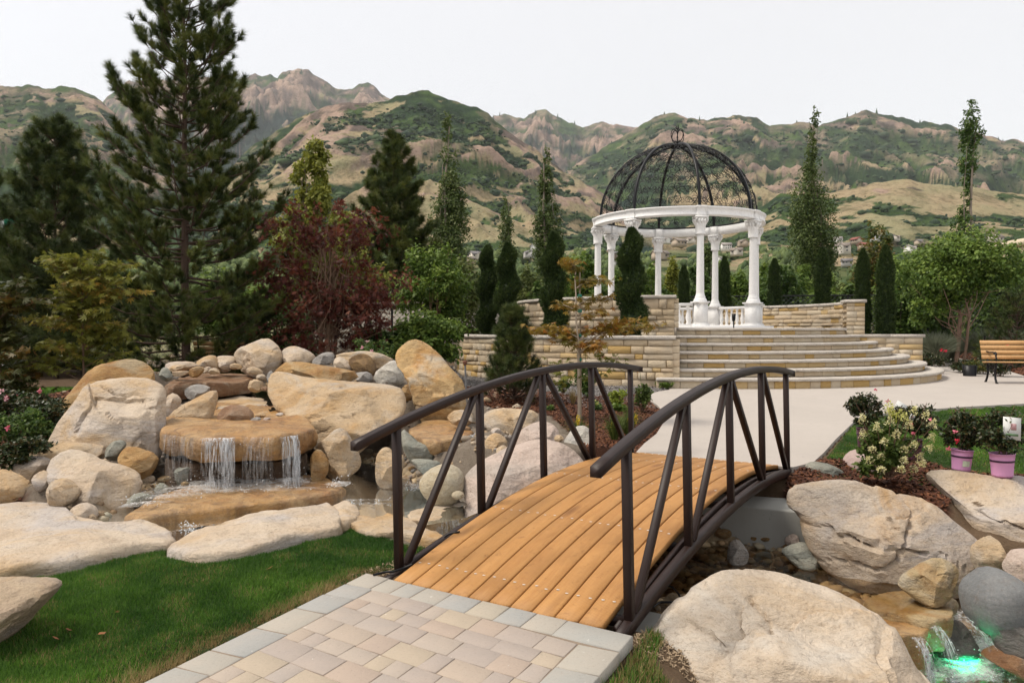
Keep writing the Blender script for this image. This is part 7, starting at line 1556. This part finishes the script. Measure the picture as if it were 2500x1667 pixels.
# border plants left of the concrete path
M_GB=m_leaf('grass_blade_green',(.05,.08,.02),(.13,.17,.04),.3,.5); M_HEU=m_leaf('lime_leaf',(.16,.22,.03),(.32,.36,.06),.35,.5); M_TORCH=m_leaf('torch_flower',(.62,.42,.02),(.78,.60,.05),.2,.5); M_GAI=m_leaf('gaillardia_petal',(.62,.16,.02),(.75,.36,.04),.2,.5); M_DKR=m_leaf('dark_red_bloom',(.16,.01,.03),(.28,.02,.06),.2,.5)
q8=lambda x,y,z: at(*fpx('8',[(x,y)])[0],z)
for i,(x,y,z,fl,lb) in enumerate([(790,1180,.20,[(770,710)],'torch lily grass clump with one tall yellow spike near the pink boulder'),(1290,1080,.22,[(1265,820)],'torch lily grass clump between the last left bridge posts'),(1480,1000,.24,[(1600,700),(1490,760)],'torch lily grass clump behind the last left bridge post')]):
    p=q8(x,y,z); p[2]=float(gq(p[0],p[1])); T=thing('torch_lily',lb,'flower',tuple(p)); g=grassclump('leaves',None,p[0],p[1],.36,.24,200,M_GB,520+i,None,.0035); del_=[k for k in g.keys()]; g.parent=T; g.location=(0,0,0)
    for (fx_,fy_) in fl:
        tp_=atY(*fpx('8',[(fx_,fy_)])[0],p[1]-.02)-p; b=MB(); b.tube([(0,0,0),tp_*[.4,.4,.5],tp_-[0,0,.05]],.003,4); b.build('stem',M_GB,T)
        f=MB(); rs=np.random.default_rng(530+i); k=80; t=rs.random(k); a=rs.uniform(0,6.28,k); r=.016*np.sin(np.pi*np.clip(t,.05,.98))**.6; Q=tp_+np.stack([np.cos(a)*r,np.sin(a)*r,(t-.6)*.11],1); leafs(f,Q,.018,rs,'rhomb',-.2,.8); f.build('flower_spike',M_TORCH,T)
p=q8(1350,640,.30); bush('heuchera','lime green leafy perennial between the last left bridge posts',p[0],p[1],.26,.16,500,.06,M_HEU,540,cat='plant',clumps=10)
p=q8(1430,700,.29); bush('heuchera','low lime green plant right of the lime perennial',p[0],p[1],.14,.15,260,.06,M_GR,541,cat='plant',clumps=8)
p=q8(1060,690,.30); T=bush('small_hydrangea','small plant with one cream flower head before the sapling',p[0],p[1],.13,.13,200,.06,M_GR2,542,cat='plant',clumps=7,flowers=[(-.06,-.08,.14,M_HYF),(-.03,-.09,.1,M_HYF)],fr=.04)
p=q8(1700,700,.28); T=bush('gaillardia','feathery blanket flower with one orange red bloom by the path',p[0],p[1],.42,.15,900,.05,M_GB,543,cat='flower',clumps=10,flowers=[(-.06,-.02,.60,M_GAI)],fr=.035)
b=MB(); b.tube([(0,0,.2),(-.05,-.02,.6)],.003,4); b.build('stem',M_GB,T)
p=q8(890,520,.36); T=bush('penstemon','tall leafy perennial with dark red blooms behind the fourth left post',p[0],p[1],.62,.16,900,.06,M_GR2,544,cat='flower',clumps=12,flowers=[(-.03,-.08,.83,M_DKR),(-.03,-.08,.78,M_DKR),(.24,-.05,.66,M_DKR)],fr=.035)
b=MB(); b.tube([(0,0,.3),(-.03,-.06,.86)],.003,4); b.build('stem',M_GB,T)
p=q8(560,430,.38); bush('perennial','small leafy perennial in front of the gravel strip',p[0],p[1],.3,.12,300,.06,M_GR2,545,cat='plant',clumps=8)
p=q8(370,650,.36); bush('perennial','tiny green plant in the mulch by the sloping pink rock',p[0],p[1],.12,.1,200,.05,M_GR2,546,cat='plant',clumps=6)
p=q8(700,600,.34); grassclump('grass_tuft','thin straw coloured grass tuft in the mulch left of the sapling',p[0],p[1],.26,.14,120,M_DRY,547,'grass',.003)
p=q8(1980,270,.45); bush('weed','small green weed at the corner of the bottom step',p[0],p[1]-.1,.16,.22,500,.04,M_GR,548,cat='plant',clumps=8)
# ================================================================== BENCHES
M_SLAT=m_wood('bench_slat',(.40,.22,.085),(.48,.28,.12),(.28,.14,.05),1.,False)
def bench(label,p,rot,L=1.5,zz=0):
    T=thing('bench',label,'bench',p,None,rot)
    for i in range(5):
        b=MB(); b.box((L/2,-.40+.093*i,.435-.004*i),(L,.082,.028)); b.build('seat_slat',M_SLAT,T)
    for i in range(4):
        zq=.52+.10*i; yq=.04+.032*i; b=MB(); c,s=math.cos(.3),math.sin(.3); b.box((L/2,yq,zq),(L,.024,.086),np.array([[1,0,0],[0,c,s],[0,-s,c]])); b.build('back_slat',M_SLAT,T)
    for x in (.10,L-.10):
        b=MB()
        V,Q=tube([(x,-.40,.42),(x,-.40,.34),(x,-.36,.22),(x,-.38,.10),(x,-.43,.02),(x,-.47,0)],[.022,.024,.022,.020,.022,.026],6); b.add(V,Q)
        V,Q=tube([(x,.02,.42),(x,.0,.32),(x,-.02,.22),(x,.02,.10),(x,.08,.02),(x,.11,0)],[.022,.024,.022,.020,.022,.026],6); b.add(V,Q)
        V,Q=tube([(x,-.02,.40),(x,.06,.52),(x,.13,.72),(x,.17,.9),(x,.15,.95)],.02,6); b.add(V,Q)
        V,Q=tube([(x,-.40,.42),(x,.02,.41)],.018,6); b.add(V,Q)
        t=np.linspace(0,4.6,14); V,Q=tube([(x,-.37+.06*math.cos(a)*(1-a/9),.58+.06*math.sin(a)*(1-a/9)) for a in t],.014,5); b.add(V,Q)
        V,Q=tube([(x,-.40,.43),(x,-.42,.50),(x,-.38,.60),(x,-.25,.63),(x,-.1,.62),(x,.1,.64)],.016,6); b.add(V,Q)
        V,Q=tube([(x,-.36,.22),(x,-.28,.25),(x,-.19,.26),(x,-.10,.25),(x,-.02,.22)],.012,5); b.add(V,Q)
        for a0 in (-.32,-.22,-.12):
            V,Q=tube([(x,a0+.045*math.cos(a),.33+.04*math.sin(a)) for a in np.linspace(0,6.28,11)],.011,4); b.add(V,Q)
        b.build('cast_iron_end',M_IRON,T,True)
p=at_pl(2415,934); bench('cast iron and timber bench on the plaza at the right edge',(p[0]-.05,p[1]+.15,float(zpl(p[1]))),-.20)
p=atY(447*K,840*K,15.4); bench('timber bench seen from behind above the waterfall rocks',(p[0]+1.05,p[1],float(gq(p[0]+.5,p[1]))-.02),math.pi+.06,1.0)
# ================================================================== FENCE, SIGN, BUILDINGS, SMALL OBJECTS
M_BLK=m_plain('black_fence',(.012,.013,.013),.5,.2,6,0); M_WIRE=NT('chain_link'); t=M_WIRE; v=t.n('NewGeometry').outputs['Position']
def fence(label,x0,x1,y0,y1,h,n):
    T=thing('chain_link_fence',label,'fence',(x0,y0,.45)); d=np.array([x1-x0,y1-y0,0.])
    for i in range(n+1):
        b=MB(); q=d*i/n; b.tube([q+[0,0,-.2],q+[0,0,h]],.035,8); b.build('post',M_BLK,T)
    b=MB(); b.tube([np.array([0,0,h-.03]),d+[0,0,h-.03]],.025,6); b.build('top_rail',M_BLK,T)
    b=MB(); L=np.linalg.norm(d); e=d/L; s=.16; k=int(L/s)
    for i in range(-int(h/s),k):
        for sg in (1,-1):
            a0=i*s; pts=[]
            for (u,zq) in ((a0,0 if sg>0 else h),(a0+h,h if sg>0 else 0)):
                pts.append((u,zq))
            (u0,z0),(u1,z1)=pts
            if u0<0: z0+= (z1-z0)*(-u0)/(u1-u0); u0=0
            if u1>L: z1-= (z1-z0)*(u1-L)/(u1-u0); u1=L
            if u1-u0<.05: continue
            b.tube([e*u0+[0,0,z0],e*u1+[0,0,z1]],.007,3)
    tag(b.build('wire_mesh',M_FW,T),kind='stuff'); return T
M_FW=m_plain('wire',(.10,.11,.10),.6,.2,6,0)
fence('black chain link fence behind the terrace and right bed',4.2,19.,27.8,24.6,2.3,6)
fence('dark chain link fence behind the maple and waterfall',-14,1.5,22.5,23.5,1.8,6)
b=MB(); b.box((0,0,.9),(7,.2,2.0)); wh=thing('shed','pale block building glimpsed between the maple trunks','building',(-3.2,25.2,.4)); b.build('wall',m_plain('pale_render',(.40,.36,.30),.9,.1,2,.1),wh); b=MB(); b.box((0,.1,1.98),(7.3,.6,.15)); b.build('roof',M_HR[1],wh)
b=MB(); b.box((0,0,-4.4),(7,8,11)); fb=thing('commercial_building','flat roofed beige building at the far right edge','building',tuple(atY(2425*K,592*K,70))); b.build('wall',m_plain('beige_render',(.52,.42,.29),.9,.1,1,.1),fb); b=MB(); b.box((0,0,1.35),(7.6,8.8,.6)); b.build('roof',m_plain('beige_fascia',(.58,.49,.36),.9,.1,1,0),fb)
p=atY(20*K,505*K,60); sg=thing('roadside_sign','green and white pole sign behind the left pines','sign',(p[0],p[1],.5)); hz=p[2]-.5
b=MB(); b.box((0,0,hz),(2.6,.3,2.0)); b.build('sign_panel',m_plain('sign_white',(.66,.68,.66),.5,.05,2,0),sg); b=MB(); b.box((.5,-.17,hz-.1),(1.5,.04,1.7)); b.build('green_panel',m_plain('sign_green',(.0,.22,.13),.5,.1,2,0),sg); b=MB(); b.box((-.4,-.2,hz+.35),(.5,.04,.2)); b.build('red_mark',m_plain('sign_red',(.5,.06,.04),.5,.1,2,0),sg); b=MB(); b.tube([(0,0,0),(0,0,hz-1)],.12,8); b.build('pole',M_BLK,sg)
# riser pipe with brown cap and small white stake near the ochre boulder
p=atY(1068*K,888*K,10.8); p[2]=float(gq(p[0],p[1])); tz=atY(1068*K,830*K,10.8)[2]-p[2]; T=thing('path_light','thin grey post light with a brown cap right of the tall ochre boulder','lamp',tuple(p)); b=MB(); b.tube([(.03,0,-.05),(0,0,tz-.04)],.014,8); b.build('post',m_plain('grey_pipe',(.20,.20,.20),.5,.1,6,0),T); b=MB(); b.lathe([(.012,tz-.06),(.02,tz-.05),(.035,tz),(.03,tz+.01),(0,tz+.012)],10); b.build('cap',m_plain('brown_cap',(.19,.08,.045),.5,.1,6,0),T)
p=atY(1058*K,900*K,10.4); p[2]=float(gq(p[0],p[1])); b=MB(); b.box((0,0,.12),(.028,.01,.26)); b.box((0,0,.262),(.02,.01,.025)); tag(b.build('marker_stake',M_TAGW,None,False,tuple(p)),'short white marker stake right of the tall ochre boulder','stake')
# black cables near the bridge
def cable(label,pts,r=.007):
    P=np.array(pts); n=len(P); t=np.linspace(0,n-1,n*8); C=np.stack([np.interp(t,np.arange(n),P[:,i]) for i in range(3)],1)
    for _ in range(3): C[1:-1]=(C[:-2]+C[1:-1]*2+C[2:])/4
    b=MB(); b.tube(C,r,6); tag(b.build('cable',M_IRON,None,True),label,'cable')
q5=lambda x,y,z: at(850+x*.3401,1134+y*.3401,z)
cable('black cable lying across the near left corner of the deck',[q5(180,790,.01),q5(260,770,.015),(q5(330,765,.02)),q5(400,740,.03),q5(460,715,.05)])
cable('black cable draped on the left chord of the bridge',[q5(690,520,.12),q5(720,498,.14),q5(760,488,.15),q5(800,480,.16)])
cable('black cable loop on the dirt under the near right railing',[q7(110,860,-.1),q7(150,830,-.1),q7(240,830,-.1),q7(280,820,-.1),q7(265,780,-.1),q7(230,740,-.1),q7(180,725,-.1)])
# ---------------------------------------------------------------- haze over the valley
hz=NT('valley_haze'); pv=hz.n('VolumePrincipled',Density=.00006); pv.inputs['Color'].default_value=(.88,.92,.97,1); pv.inputs['Anisotropy'].default_value=.1
hz.t.links.new(pv.outputs[0],hz.out.inputs['Volume'])
b=MB(); b.box((0,2600,675),(13000,5400,1356)); o=b.build('haze',hz.m); tag(o,'thin pale haze over the valley and hills','haze',kind='stuff')
